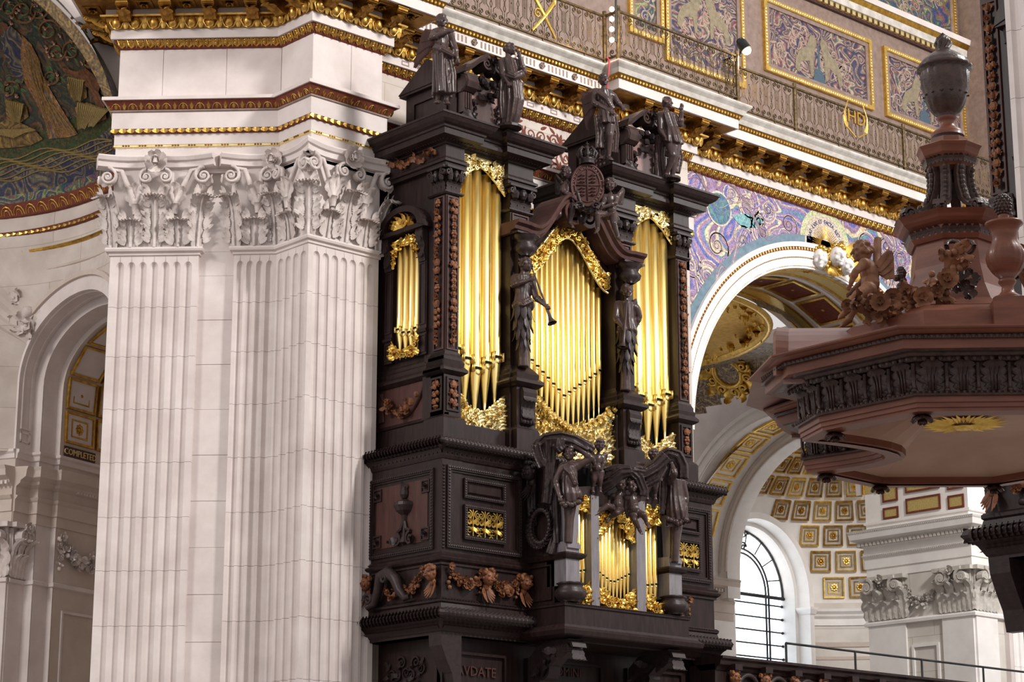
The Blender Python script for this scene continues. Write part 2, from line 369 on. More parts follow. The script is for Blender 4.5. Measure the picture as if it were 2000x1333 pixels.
def archwall(b, cu, cz, r, u0, u1, z0, z1, o0, n=28):
    """flat wall with a round-headed opening (opening runs down to z0)"""
    A = arc(cu, cz, r, 0, pi, n); A = [(cu + r, z0)] + A + [(cu - r, z0)]
    Bp = []
    for (u, z) in A:
        if z <= z0 + 1e-6: Bp.append((u1 if u > cu else u0, z0))
        else:
            du, dz = u - cu, z - cz; k = 1e9
            if du > 1e-6: k = min(k, (u1 - cu)/du)
            if du < -1e-6: k = min(k, (u0 - cu)/du)
            if dz > 1e-6: k = min(k, (z1 - cz)/dz)
            Bp.append((cu + du*k, cz + dz*k))
    V = [(u, o0, z) for u, z in A] + [(u, o0, z) for u, z in Bp]; m = len(A)
    Fc = [(i, i + 1, m + i + 1, m + i) for i in range(m - 1)]
    b.add(V, Fc)
    for s in (0, 1):     # top corners
        uc = (u1, u0)[s]; side = [q for q in Bp if abs(q[0] - uc) < 1e-6 and q[1] > z0 + 1e-6]; top = [q for q in Bp if abs(q[1] - z1) < 1e-6]
        if side and top:
            q1 = max(side, key=lambda q: q[1]); q2 = min(top, key=lambda q: abs(q[0] - uc))
            b.add([(q1[0], o0, q1[1]), (uc, o0, z1), (q2[0], o0, q2[1])], [(0, 1, 2)])
    return b
r2 = sqrt(.5); Yw = 32.83
PL, PB, PC, PE = (21.67, 35.46), (24.0, 33.129), (24.0, 32.087), (25.75, 32.087)
FA = Fr((*PL, 0), (r2, -r2, 0), (-r2, -r2, 0)); FA2 = Fr((23.41, 33.719, 0), (r2, -r2, 0), (-r2, -r2, 0))
FN = Fr((*PB, 0), (0, -1, 0), (-1, 0, 0)); FE = Fr((*PC, 0), (1, 0, 0), (0, -1, 0)); EW = Fr((0, Yw, 0), (1, 0, 0), (0, -1, 0))
struct(B().box(-30, 70, -30, 60, -.3, 0).done('floor', 'floor_stone'))
# ---------------------------------------------------------------- the pier: core, wall strip between the pilasters
pier = struct(empty('wall_pier', loc=(23.5, 34, 0)))
core = B(); core.slab([(PL[0] + .2, PL[1] + .2), (PB[0] + .13, PB[1] + .08), (PC[0] + .13, PC[1] + .13), (PE[0] - .1, PC[1] + .13), (PE[0] - .1, Yw + .3), (22.8, 36.6)], 0, 19.5)
core.done('core', 'stone', pier)
zc = 0
for i in range(16):                                     # ashlar strip between the two pilasters
    z0 = i*.9; z1 = min(z0 + .9, 14.0)
    if z1 - z0 < .1 or z0 > 13.95: break
    FA_ = Fr(FA.o, FA.R[0], FA.R[1])
    B(FA_).bbox(1.70, 2.52, -.5, -.13 + .004*(i % 3), z0 + .002, z1 - .002, .006).done('stone_block', 'stone', pier)
B(FA).sweep([(0, 13.88), (.05, 13.9), (.06, 13.97), (.03, 14.03), (0, 14.05)], [(1.74, -.13), (2.5, -.13)], side=1).done('necking', 'stone', pier)
B(FA).box(1.7, 2.52, -.5, -.13, 14.0, 15.9).done('wall_strip', 'stone', pier)
# ---------------------------------------------------------------- fluted pilasters, course by course
def flute_line(fr, w, nf, mar, k, d=.075):
    """plan outline of a fluted face, left to right; k closes the flutes at their heads"""
    pts = [(0, 0)]; p = (w - 2*mar)/nf; hw = p*.36
    for i in range(nf):
        c = mar + p*(i + .5)
        for j in range(7):
            a = pi*j/6; pts.append((c - hw*k*cos(a), -d*k*sin(a)))
    pts.append((w, 0)); return [fr.w((u, o, 0))[:2] for u, o in pts]
def shaft(name, faces, back, courses, ztop):
    p = struct(empty(name, loc=(*faces[0][0].o[:2], 0)))
    def outline(k):
        L = []
        for fr, w, nf, mar in faces: L += flute_line(fr, w, nf, mar, k)
        return [np.array([q[0], q[1]]) for q in L] + [np.array(q) for q in back]
    O = outline(1.); g = .003
    for a, c in zip(courses[:-1], courses[1:]):
        B().loft([[(*q, a + g) for q in O], [(*q, c - g) for q in O]]).done('stone_block', 'stone', p)
    rs = [[(*q, courses[-1] + g) for q in O]]
    for t in (0, .3, .55, .75, .9, .97): rs.append([(*q, ztop - .24 + .11*t) for q in outline(max(.02, sqrt(1 - t*t)))])
    rs.append([(*q, ztop) for q in outline(.02)]); B().loft(rs).done('stone_block', 'stone', p)
    return p
crs = [.3, 1.3, 2.35, 3.4, 4.4, 5.45, 6.6, 7.65, 8.68, 9.75, 10.8, 11.85, 12.85]
pl1 = shaft('pilaster_west', [(FA, 1.753, 7, .09)], [FA.w((1.753, -.3, 0))[:2], FA.w((0, -.3, 0))[:2]], crs, 13.9)
pl2 = shaft('pilaster_corner', [(FA2, .832, 4, .03), (FN, 1.042, 4, .03), (FE, 1.74, 7, .09)],
            [(25.74, 32.6), (24.6, 32.7), (24.4, 33.4), FA2.w((0, -.3, 0))[:2]], [c + .08 for c in crs], 13.9)
def astragal(parent, path): B().sweep([(-.05, 13.88), (.03, 13.9), (.03, 13.95), (.085, 13.97), (.10, 14.01), (.085, 14.05), (-.05, 14.06)], path, side=1).done('necking', 'stone', parent)
w_ = lambda f, u, o: tuple(f.w((u, o, 0))[:2])
astragal(pl1, [w_(FA, 0, -.25), w_(FA, 0, 0), w_(FA, 1.753, 0), w_(FA, 1.753, -.25)])
astragal(pl2, [w_(FA2, 0, -.25), w_(FA2, 0, 0), PB, PC, (25.74, PC[1]), (25.74, 32.35)])
# ---------------------------------------------------------------- Corinthian capitals
ACP = [(0, .0), (.2, .012), (.4, .03), (.58, .06), (.72, .105), (.83, .165), (.885, .23), (.87, .285), (.81, .305)]
def acanthus(b, q, d, w, h):
    """acanthus leaf: ribbed blade with fingered side lobes and a tip that rolls over"""
    Z = np.array([0, 0, 1.]); x = np.cross(Z, d); rib = lambda t: q + Z*h*np.interp(t, np.linspace(0, 1, 9), [c[0] for c in ACP]) + d*h*np.interp(t, np.linspace(0, 1, 9), [c[1] for c in ACP])
    rows = []
    for i in range(17):
        t = i/16; ww = w*(.20 + .16*sin(pi*min(1, t*1.15))) if t < .8 else w*(.30 - .02*(t - .8)); c = rib(t); r_ = []
        for k in range(-6, 7): r_.append(c + x*ww*k/6 + d*(.022*w*(1 if k % 2 else -1) - .05*w*(k/6)**2))
        rows.append(r_)
    b.loft(rows, closed=False)
    b.tube([rib(t) + d*.02 for t in np.linspace(0, .95, 9)], [.035*w/.6, .034*w/.6, .032*w/.6, .03*w/.6, .028*w/.6, .026*w/.6, .022*w/.6, .02*w/.6, .015*w/.6], 5)
    for n_, t in enumerate((.06, .20, .34, .48, .62)):
        L = w*(.36, .42, .42, .38, .30)[n_]; c = rib(t)
        for s_ in (-1, 1):
            for m_ in range(3): b.leaf(c + x*s_*w*.16 + Z*h*.035*m_ + d*(.02 + .006*m_), d, x*s_*(.95 - .28*m_) + Z*(.55 + .30*m_) + d*.12, w*.13, L*(.9 + .1*m_), .22, 0, 5, 1, .0, .3, .28)
    c = rib(1.)
    for k in range(-3, 4): b.leaf(rib(.80) + x*w*.085*k + d*.015, d, d*.85 - Z*(.55 + .06*abs(k)) + x*.12*k, w*.12, h*.15 + .03, .30, 0, 5, 1, 0, .3, .55)
def capital(name, horns, flowers, lowers, uppers, bell, z0=14.05, sc=1.):
    p = struct(empty(name, loc=(horns[0][0][0], horns[0][0][1], z0)))
    b = B(); b.loft([[(q[0], q[1], z0) for q in bell], [(q[0], q[1], z0 + 1.62) for q in bell]]); b.done('bell', 'stone', p)
    Z = np.array([0, 0, 1.])
    def lf(pos, d, zz, w, h, curl): 
        d3 = np.array([*d, 0.]); q = np.array([*pos, zz]) + d3*.05
        b = B(); acanthus(b, q, d3, w, h)
        b.done('leaf', 'stone_carved', p, True)
    for pos, d in lowers: lf(pos, d, z0, .64*sc, .62*sc, .46)
    for pos, d, k in uppers: lf(pos, d, z0 + .0, .60*sc*k, 1.16*sc, .44)
    # volutes: between every horn and its neighbouring flower
    for (hp, hd), (fp, fd) in zip_pairs(horns, flowers):
        hp3 = np.array([*hp, 0.]); fp3 = np.array([*fp, 0.]); hd3 = np.array([*hd, 0.]); fd3 = np.array([*fd, 0.])
        t = fp3 - hp3; L = np.linalg.norm(t); t /= L; nn = (hd3*.4 + fd3*.6); nn = nn - t*(nn@t); nn /= np.linalg.norm(nn)
        st = hp3 + t*L*.56 + Z*(z0 + .78) + nn*.10
        b = B(); b.tube([st - Z*.12, st, st + Z*.1 + nn*.02], [.055, .075, .08], 8)
        vc = hp3 + hd3*.20 + t*.08 + Z*(z0 + 1.43); b.tube([st + Z*.1, st + Z*.32 - t*.10 + nn*.05, vc + t*.26 + Z*.13, vc + t*.05 + Z*.17], [.07, .06, .05, .035], 6)
        b.spiral(vc, -t, Z, .20, .035, 1.9, .06, .17, nn, 30, pi*.5); b.ell(vc + nn*.05, .05, 6)
        ic = fp3 + nn*.16 - t*.19 + Z*(z0 + 1.42); b.tube([st + Z*.1, st + Z*.3 + t*.08 + nn*.05, ic - t*.14 + Z*.08, ic + Z*.13], [.06, .05, .04, .03], 6)
        b.spiral(ic, t, Z, .16, .03, 1.7, .05, .14, nn, 26, pi*.5); b.ell(ic + nn*.04, .04, 6)
        b.done('volute', 'stone_carved', p, True)
        b = B()
        for q, dd in ((st + Z*.05, -t*.45 + Z), (st + Z*.05, t*.45 + Z), (st + Z*.1, Z)): b.leaf(q + nn*.03, nn, dd, .24, .46, .4, 4, 8, 2, .14, .25, .4)
        b.leaf(vc + t*.10 - Z*.10, nn, -t + Z*.15, .22, .36, .5, 4, 8, 2, .14, .3, .4); b.done('leaf_sheath', 'stone_carved', p, True)
    # abacus, concave between horns
    seq = []; 
    for i, (hp, hd) in enumerate(horns):
        seq.append((np.array(hp) + np.array(hd)*.36, 1))
        if i < len(flowers): seq.append((np.array(flowers[i][0]) + np.array(flowers[i][1])*.13, 0))
    path = [tuple(horns[0][0])]
    for (a, ka), (c, kc) in zip(seq[:-1], seq[1:]):
        fd = None
        for k in range(6):
            t = k/6.; e = t if True else t
            q = a + (c - a)*t; nrm = np.array([(c - a)[1], -(c - a)[0]]); nrm /= np.linalg.norm(nrm)
            q = q - nrm*.10*sin(pi*t)*(1) ; path.append(tuple(q))
    path.append(tuple(seq[-1][0])); path.append(tuple(horns[-1][0]))
    b = B(); zt = z0 + 1.64
    b.sweep([(-.25, zt), (-.06, zt), (-.02, zt + .02), (-.02, zt + .13), (.03, zt + .15), (.06, zt + .22), (.05, zt + .25), (-.25, zt + .26)], path[1:-1], side=1)
    b.done('abacus', 'stone', p)
    for fp, fd in flowers:
        c = np.array([*fp, zt + .10]) + np.array([*fd, 0])*.14; b = B(); b.flower(c, np.array([*fd, -.1]), .29, 9, 2); 
        b.tube([c + np.array([*fd, 0])*.05, c + np.array([*fd, 0])*.16 + Z*.08, c + np.array([*fd, 0])*.14 - Z*.05], [.05, .04, .06], 6); b.done('fleuron', 'stone_carved', p, True)
    return p
def zip_pairs(h, f):
    out = []
    for i, fl in enumerate(f): out += [(h[i], fl), (h[i + 1], fl)]
    return out
nA, nE, nN = (-r2, -r2), (0, -1), (-1, 0)
dg = lambda a, c: tuple((np.array(a) + np.array(c))/np.linalg.norm(np.array(a) + np.array(c)))
tA = np.array((r2, -r2))
capital('capital_west', [(w_(FA, -.02, 0), dg(nA, -tA)), (w_(FA, 1.77, 0), dg(nA, tA))], [(w_(FA, .876, 0), nA)],
        [(w_(FA, .40, 0), nA), (w_(FA, 1.35, 0), nA)], [(w_(FA, .04, 0), dg(nA, -tA*.6), 1.), (w_(FA, .876, 0), nA, 1.), (w_(FA, 1.71, 0), dg(nA, tA*.6), 1.)],
        [w_(FA, 0, -.3), w_(FA, 0, 0), w_(FA, 1.753, 0), w_(FA, 1.753, -.3)])
capital('capital_corner', [(w_(FA2, -.02, 0), dg(nA, -tA)), (PC, dg(nN, nE)), ((25.74, PC[1]), dg(nE, (1, 0)))], [(PB, dg(nA, nN)), ((24.87, PC[1]), nE)],
        [(w_(FA2, .40, 0), nA), (w_(FN, .5, 0), nN), ((24.42, PC[1]), nE), ((25.33, PC[1]), nE)],
        [(w_(FA2, .03, 0), dg(nA, -tA*.6), 1.), (PB, dg(nA, nN), .9), (PC, dg(nN, nE), 1.), ((24.87, PC[1]), nE, 1.), ((25.68, PC[1]), dg(nE, (.6, 0)), 1.)],
        [w_(FA2, 0, -.3), w_(FA2, 0, 0), PB, PC, (25.74, PC[1]), (25.74, 32.5)])
# ---------------------------------------------------------------- entablature of the great order
RX0, RX1, RY = 32.9, 35.15, 32.4
PIERP = [(22.57, 36.36), PL, PB, PC, PE, (PE[0], Yw)]
EP = PIERP + [(RX0, Yw), (RX0, RY), (RX1, RY), (RX1, Yw), (52, Yw)]
AP = PIERP + [(RX0, Yw), (RX0, RY), (RX1, RY), (RX1, Yw)]
ent = struct(empty('trim_1', loc=(25, 33, 15.6)))
def band(name, mat, prof, path=EP, parent=ent): return B().sweep(prof, path, side=1).done(name, mat, parent)
band('architrave_fascia', 'stone', [(-.2, 15.6), (0, 15.6), (0, 16.16)], AP)
band('architrave_bead', 'gilt_pale', [(0, 16.15), (.035, 16.165), (.035, 16.195), (0, 16.21)], AP)
band('architrave_fascia', 'stone', [(.0, 16.205), (.03, 16.205), (.03, 16.43)], AP)
band('architrave_fillet', 'red_paint', [(.03, 16.425), (.075, 16.44), (.085, 16.515), (.03, 16.53)], AP)
band('architrave_fascia', 'stone', [(.0, 16.525), (.085, 16.525), (.085, 16.87)], AP)
band('architrave_astragal', 'marble_tan', [(.085, 16.865), (.115, 16.88), (.115, 16.91), (.085, 16.925)], AP)
band('architrave_cyma', 'red_paint', [(.085, 16.92), (.10, 16.925), (.20, 17.06), (.235, 17.085)], AP)
band('architrave_shelf', 'stone', [(.2, 17.083), (.265, 17.083), (.265, 17.15), (-.2, 17.155)], AP)
band('cornice_bed', 'red_paint', [(-.1, 18.24), (.0, 18.245), (.03, 18.27), (.10, 18.40), (.12, 18.43), (-.1, 18.43)])
band('cornice_fascia', 'stone', [(.05, 18.425), (.17, 18.425), (.17, 18.625), (0, 18.625)])
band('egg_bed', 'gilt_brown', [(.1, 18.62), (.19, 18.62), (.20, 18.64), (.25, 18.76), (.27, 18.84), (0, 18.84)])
band('egg_fillet', 'gilt_old', [(.17, 18.835), (.36, 18.835), (.37, 18.87), (.17, 18.875)])
band('modillion_bed', 'stone_warm', [(.0, 18.87), (.27, 18.87), (.27, 19.04)])
band('corona', 'stone', [(.2, 19.035), (.86, 19.035), (.86, 19.26), (.2, 19.26)])
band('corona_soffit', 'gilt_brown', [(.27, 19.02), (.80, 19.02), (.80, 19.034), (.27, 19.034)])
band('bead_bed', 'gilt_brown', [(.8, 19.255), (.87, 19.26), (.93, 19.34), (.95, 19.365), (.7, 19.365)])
band('cyma', 'stone_aged', [(.8, 19.36), (.955, 19.36), (.965, 19.38), (1.0, 19.46), (1.08, 19.53), (1.10, 19.56), (1.10, 19.60), (-.6, 19.62)])
# frieze stones over the pier
def blocks(fr, w, step, z0, z1, seed):
    rr = random.Random(seed); u = 0
    while u < w - .05:
        s = min(step*rr.uniform(.7, 1.25), w - u)
        if w - u - s < .3: s = w - u
        B(fr).bbox(u + .003, u + s - .003, -.2, .0 + rr.uniform(-.004, .004), z0, z1, .006).done('stone_block', 'stone', ent); u += s
FRT = Fr((22.57, 36.36, 0), (-r2, -r2, 0), (-r2, r2, 0))
for k, (f, w) in enumerate(((FRT, 1.27), (FA, 3.296), (FN, 1.042), (FE, 1.75))): blocks(f, w, 1.15, 17.15, 18.245, k)
B().box(PE[0] - .2, PE[0], PC[1], Yw + .1, 17.15, 18.245).done('stone_block', 'stone', ent)
B(EW).box(PE[0] - .3, RX0, -.3, 0, 0, 18.24).done('wall_behind_organ', 'ashlar', ent)
B(EW).box(RX0, RX1, -.3, Yw - RY, 0, 18.24).done('ressaut_core', 'ashlar', ent)
# painted scrolls on the frieze between the organ towers
b = B(EW)
rr = random.Random(4)
for i in range(13):
    for j in range(3):
        u = 28.0 + i*.36 + rr.uniform(-.04, .04); z = 17.25 + .34*j; s = 1 if (i + j) % 2 else -1
        b.spiral((u, .004, z), (s, 0, 0), (0, 0, 1), .20, .04, 1.6, .05, .006, (0, 1, 0), 22, rr.uniform(0, 6))
        for k in range(4):
            a = rr.uniform(0, 2*pi); b.leaf((u + .18*cos(a), .005, z + .18*sin(a)), (0, 1, 0), (cos(a + 1.2*s), 0, sin(a + 1.2*s)), .09, .2, .0, 0, 4, 1, 0, 0, .2)
b.done('painted_scrolls', 'red_paint', ent, kind='stuff')
# repeated carvings: eggs, darts, modillions as single pieces; the finest beading joined
b = B(); b.ell((0, .03, .0), (.098, .08, .125), 10); egg = proto(b, 'egg', 'gilt_old', True)
b = B()
for s in (-1, 1): b.tube([(s*.125, .015, .11), (s*.14, .02, 0), (s*.08, .0, -.10), (0, -.01, -.13)], [.022, .024, .02, .015], 5)
b.done('tmp', 'gilt_old'); eggshell = proto(b, 'egg_cup', 'gilt_old', True); bpy.data.objects.remove(bpy.data.objects['tmp'])
b = B(); b.leaf((0, .0, -.12), (0, 1, 0), (0, .3, 1), .10, .25, -.1, 0, 4, 1, 0, .1, .5); dart = proto(b, 'dart', 'gilt_old')
def pathframes(path, out, step, z, inset=.1):
    """frames along the path offset outwards"""
    P = [np.array(p, float) for p in path]; res = []
    for i, (a, c) in enumerate(zip(P[:-1], P[1:])):
        d = c - a; L = np.linalg.norm(d); d /= L; nrm = np.array([d[1], -d[0]]); e0 = e1 = 0
        if i > 0: q = P[i] - P[i - 1]; cr = q[0]*d[1] - q[1]*d[0]; e0 = (1 if cr > 0 else -1)*out*min(1.1, abs(math.tan(.5*math.acos(max(-1, min(1, q@d/np.linalg.norm(q)))))))
        if i < len(P) - 2: q = P[i + 2] - P[i + 1]; cr = d[0]*q[1] - d[1]*q[0]; e1 = (1 if cr > 0 else -1)*out*min(1.1, abs(math.tan(.5*math.acos(max(-1, min(1, q@d/np.linalg.norm(q)))))))
        s0, s1 = -e0, L + e1
        if i == 0: s0 = 0
        LL = s1 - s0
        if LL < step*.6: continue
        n = max(1, int(round(LL/step)))
        for k in range(n):
            s = s0 + LL*(k + .5)/n; q = a + d*s + nrm*out; res.append(Fr((q[0], q[1], z), (d[0], d[1], 0), (nrm[0], nrm[1], 0)))
    return res
VIS = [p for p in EP]; VIS[-1] = (46.5, Yw)
for f in pathframes(VIS, .23, .37, 18.735):
    e = inst(egg, 'egg', f, ent); inst(eggshell, 'egg_cup', f, ent)
    inst(dart, 'dart', f.at(.185, 0, 0), ent)
b = B(); b.box(-.14, .14, 0, .54, .10, .155); b.box(-.155, .155, 0, .56, .135, .16)
b.loft([[(x, y, z) for x in ()] or [(-.12, y, zt), (.12, y, zt), (.12, y, zb), (-.12, y, zb)] for y, zt, zb in ((0, .1, -.16), (.12, .1, -.17), (.26, .1, -.10), (.36, .1, -.02), (.46, .1, .0), (.52, .1, .05))])
b.spiral((0, .13, -.04), (0, 1, 0), (0, 0, 1), .12, .03, 1.4, .03, .27, (1, 0, 0), 16); b.spiral((0, .46, .045), (0, -1, 0), (0, 0, 1), .06, .02, 1.2, .02, .26, (1, 0, 0), 12)
b.leaf((0, .10, -.17), (0, .2, -1), (0, 1, .35), .26, .5, .3, 4, 8, 2, .2, .1, .4)
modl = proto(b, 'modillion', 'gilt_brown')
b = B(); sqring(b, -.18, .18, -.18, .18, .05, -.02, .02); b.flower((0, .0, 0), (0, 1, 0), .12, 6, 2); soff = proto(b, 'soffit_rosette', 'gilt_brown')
for f in pathframes(VIS, .27, .80, 18.9):
    inst(modl, 'modillion', f, ent)
    g = f.at(.40, .27, .12); g2 = Fr(g.o, g.R[0], (0, 0, -1)); g2.R[2] = f.R[1]; inst(soff, 'soffit_rosette', g2, ent)
def fine(name, mat, out, z, step, fn, path=VIS):
    b = B()
    for f in pathframes(path, out, step, z): b.fr = f; fn(b)
    return b.done(name, mat, ent, kind='stuff')
fine('bed_leaves', 'gilt_old', .055, 18.26, .20, lambda b: b.leaf((0, .075, .155), (0, 1, 0), (0, -.50, -1), .15, .17, -.1, 3, 6, 2, .12, .1, .10).tube([(0, .085, .15), (0, .03, .02)], [.014, .006], 4).leaf((.10, .07, .15), (0, 1, 0), (0, -.5, -1), .05, .16, -.1, 0, 3, 1, 0, .1, .2).tube([(-.085, .085, .16), (-.05, .06, .05), (0, .04, 0)], .009, 4).tube([(.085, .085, .16), (.05, .06, .05), (0, .04, 0)], .009, 4))
fine('corona_leaves', 'gilt_old', .885, 19.265, .10, lambda b: b.ell((0, .02, .045), (.038, .03, .05), 6))
VA = [p for p in AP]
fine('guilloche', 'gilt_old', .17, 17.0, .34, lambda b: b.tube([(.16*cos(a), -.06 + .05*sin(a)*1.3 + .0, -.075 + .15*sin(a)) for a in np.linspace(0, pi, 8)], .013, 4).tube([(.09*cos(a), -.06 + .05*sin(a)*1.3, -.075 + .10*sin(a)) for a in np.linspace(0, pi, 7)], .010, 4).leaf((0, -.055, -.07), (0, 1, 0), (0, .65, 1), .06, .1, 0, 0, 2, 1, 0, 0, .3).leaf((.17, -.055, -.07), (0, 1, 0), (0, .65, 1), .05, .14, 0, 0, 2, 1, 0, 0, .3), VA)
fine('leaf_fillet', 'gilt_old', .105, 16.43, .17, lambda b: b.leaf((0, .0, .085), (0, 1, 0), (0, -.1, -1), .15, .085, 0, 0, 3, 1, .0, .1, .4), VA)
b = B()
for i, f in enumerate(pathframes(VA, .035, .055, 16.18)):
    if (i // 3) % 2: b.fr = f; b.ell((0, .008, 0), (.022, .02, .024), 5)
b.done('beads', 'gilt_brown', ent, kind='stuff')
b = B()
for i, f in enumerate(pathframes([(PE[0] + .9, Yw), (RX0 - .9, Yw)], .172, .36, 18.525)):
    b.fr = f; sqring(b, -.10, .10, -.05, .05, .02, -.01, .004) if i % 2 == 0 else b.box(-.03, .03, -.01, .004, -.03, .03)
b.done('painted_key_band', 'marble_tan', ent, kind='stuff')
b = B()
for i, f in enumerate(pathframes([(PE[0] + .9, Yw), (RX0 - .9, Yw)], .862, .11, 19.15)):
    b.fr = f
    if i % 9 == 4: b.flower((0, .0, 0), (0, 1, 0), .09, 6, 1)
    elif i % 9 not in (3, 5): b.box(-.022, .022, -.01, .004, -.07, .07)
b.done('painted_stripes', 'marble_tan', ent, kind='stuff')
# ---------------------------------------------------------------- the niche behind the pier: curved wall, arch, half dome
NC = (18.5, 40.4); CY = cylfr(NC, 5.8)
nw = struct(empty('wall_niche', loc=(24, 42, 0)))
ac, az, ar = .428, 12.94, 2.31
def sub(path, n): return [tuple(np.array(a) + (np.array(c) - np.array(a))*k/n) for a, c in zip(path[:-1], path[1:]) for k in range(n)] + [path[-1]]
b = B(CY); archwall(b, ac, az, ar - .45, -4.6, 9, 11.35, 17.3, 0., 40); grid(b, -4.6, ac - ar + .45, 8, 0, 11.35, 1); grid(b, ac + ar - .45, 9, 10, 0, 11.35, 1); b.done('wall_face', 'ashlar', nw)
ring(B(CY), ac, az, ar - .45, ar - .12, 0, .03, 0, pi, 40).done('archivolt', 'stone', nw)
ring(B(CY), ac, az, ar - .12, ar, 0, .10, 0, pi, 40).done('archivolt_hood', 'stone_warm', nw)
b = B(CY)
for i in range(70):
    a = pi*(i + .5)/70; b.leaf((ac + (ar - .11)*cos(a), .09, az + (ar - .11)*sin(a)), (0, 1, 0), (cos(a), .1, sin(a)), .07, .10, 0, 0, 2, 1, 0, .1, .6)
b.done('archivolt_leaves', 'stone_carved', nw, kind='stuff')
for sgn in (-1, 1): 
    u = ac + sgn*(ar - .225); B(CY).box(u - .225, u + .225, 0, .03, 11.35, az).done('archivolt_leg', 'stone', nw)
# barrel of the niche arch, in steps
def barrel(base, parent, cu, cz, r, d0, d1, mat, zleg, n=30, name='soffit'):
    b = B(base); A = [(cu + r, zleg)] + arc(cu, cz, r, 0, pi, n) + [(cu - r, zleg)]
    V = [(u, -d, z) for u, z in A for d in (d0, d1)]
    b.add(V, [(2*i, 2*i + 1, 2*i + 3, 2*i + 2) for i in range(len(A) - 1)]); return b.done(name, mat, parent)
def step(base, parent, cu, cz, ra, rb, d, mat, zleg, n=30, name='soffit_step'):
    b = B(base); ring(b, cu, cz, rb, ra, -d, -d - .02, 0, pi, n)
    for s in (-1, 1): b.box(min(cu + s*rb, cu + s*ra), max(cu + s*rb, cu + s*ra), -d - .02, -d, zleg, cz)
    return b.done(name, mat, parent)
rb0 = ar - .45
barrel(CY, nw, ac, az, rb0, 0, .55, 'stone', 0); step(CY, nw, ac, az, rb0, rb0 - .22, .55, 'stone', 0)
barrel(CY, nw, ac, az, rb0 - .22, .55, 1.08, 'stone', 0); step(CY, nw, ac, az, rb0 - .22, rb0 - .34, 1.08, 'stone', 0)
barrel(CY, nw, ac, az, rb0 - .34, 1.08, 4.6, 'stone_warm', 0)
B(CY).box(ac - 2.4, ac + 2.4, -4.7, -4.6, 0, 16).done('wall_end', 'ashlar', nw)
BF = barrelfr(CY, ac, az, rb0); 
for i in range(5):                                       # plain sunk panels on the first step
    a0 = rb0*(pi*(.36 + .62*i/5)); a1 = a0 + rb0*pi*.62/5*.9
B(BF); b = B(BF); [b.loft([[(a, 0, d), (a, .03, d), (a, .03, d + .05), (a, 0, d + .05)] for a in np.linspace(-1.0, rb0*pi*.75, 30)]) for d in (.10, .40)]; b.box(-1.05, -1.0, 0, .03, .10, .45); b.box(-1.35, -1.3, 0, .03, .10, .45); b.box(-1.15, -1.1, 0, .03, .10, .45); b.box(-1.35, -1.1, 0, .03, .10, .15); b.box(-1.35, -1.1, 0, .03, .40, .45); b.done('soffit_panel', 'stone', nw)
b = B(CY); sqring(b, 0, 0, 0, 0, 0, 0, 0) if False else None
rb2 = rb0 - .34; BF2 = barrelfr(CY, ac, az, rb2)
def coffer(fr, a0, a1, d0, d1, parent, mats=('gilt_dark', 'red_paint'), h=.07, ros=True, name='coffer'):
    ca, cdp = (a0 + a1)/2, (d0 + d1)/2; s = min(a1 - a0, d1 - d0)
    b = B(fr); sqring(b, a0, a1, d0, d1, s*.07, 0, h); sqring(b, lerp(a0, ca, .42), lerp(a1, ca, .42), lerp(d0, cdp, .42), lerp(d1, cdp, .42), s*.05, 0, h*.6)
    if ros:
        for k in range(8):
            a = 2*pi*k/8; b.ell((ca + s*.13*cos(a), h*.3, cdp + s*.13*sin(a)), (s*.07, h*.4, s*.07), 5)
        b.ell((ca, h*.5, cdp), (s*.08, h*.5, s*.08), 6)
    return b.done(name, mats[0], parent)
for i in range(7):
    a0 = -1.22 + .80*i
    for d0 in (1.2, 2.3): b = B(BF2); b.box(a0 + .06, a0 + .74, .0, .02, d0 + .05, d0 + .95); b.done('coffer_panel', 'stone', nw); coffer(BF2, a0 + .03, a0 + .77, d0, d0 + 1., nw, ('gilt_dark',), .05)
def text(body, size, fr, mat, parent, name='lettering', depth=.01, sx=1.):
    c = bpy.data.curves.new('t', 'FONT'); c.body = body; c.size = size; c.extrude = depth; c.align_x = 'CENTER'; c.align_y = 'CENTER'; c.resolution_u = 2
    o = bpy.data.objects.new('t', c); COL.objects.link(o); dg_ = bpy.context.evaluated_depsgraph_get(); me = bpy.data.meshes.new_from_object(o.evaluated_get(dg_))
    V = np.array([v.co for v in me.vertices]); Fc = [tuple(p.vertices) for p in me.polygons]; bpy.data.objects.remove(o)
    V = np.c_[V[:, 0]*sx, V[:, 2], V[:, 1]]; return mk(name, fr.w(V), Fc, mat, parent)
# inscription band under the coffers
aP = -1.40
fI = BF2.tang(aP, .035, 1.75); g = Fr(fI.o, fI.R[2], fI.R[1]); g.R[2] = -fI.R[0] if fI.R[0][2] < 0 else fI.R[0]
B(g).box(-.55, .55, -.03, -.012, -.13, .13).done('inscription_ground', 'oak_red', nw)
text('COMPLETED', .2, g, 'white_letter', nw, 'inscription')
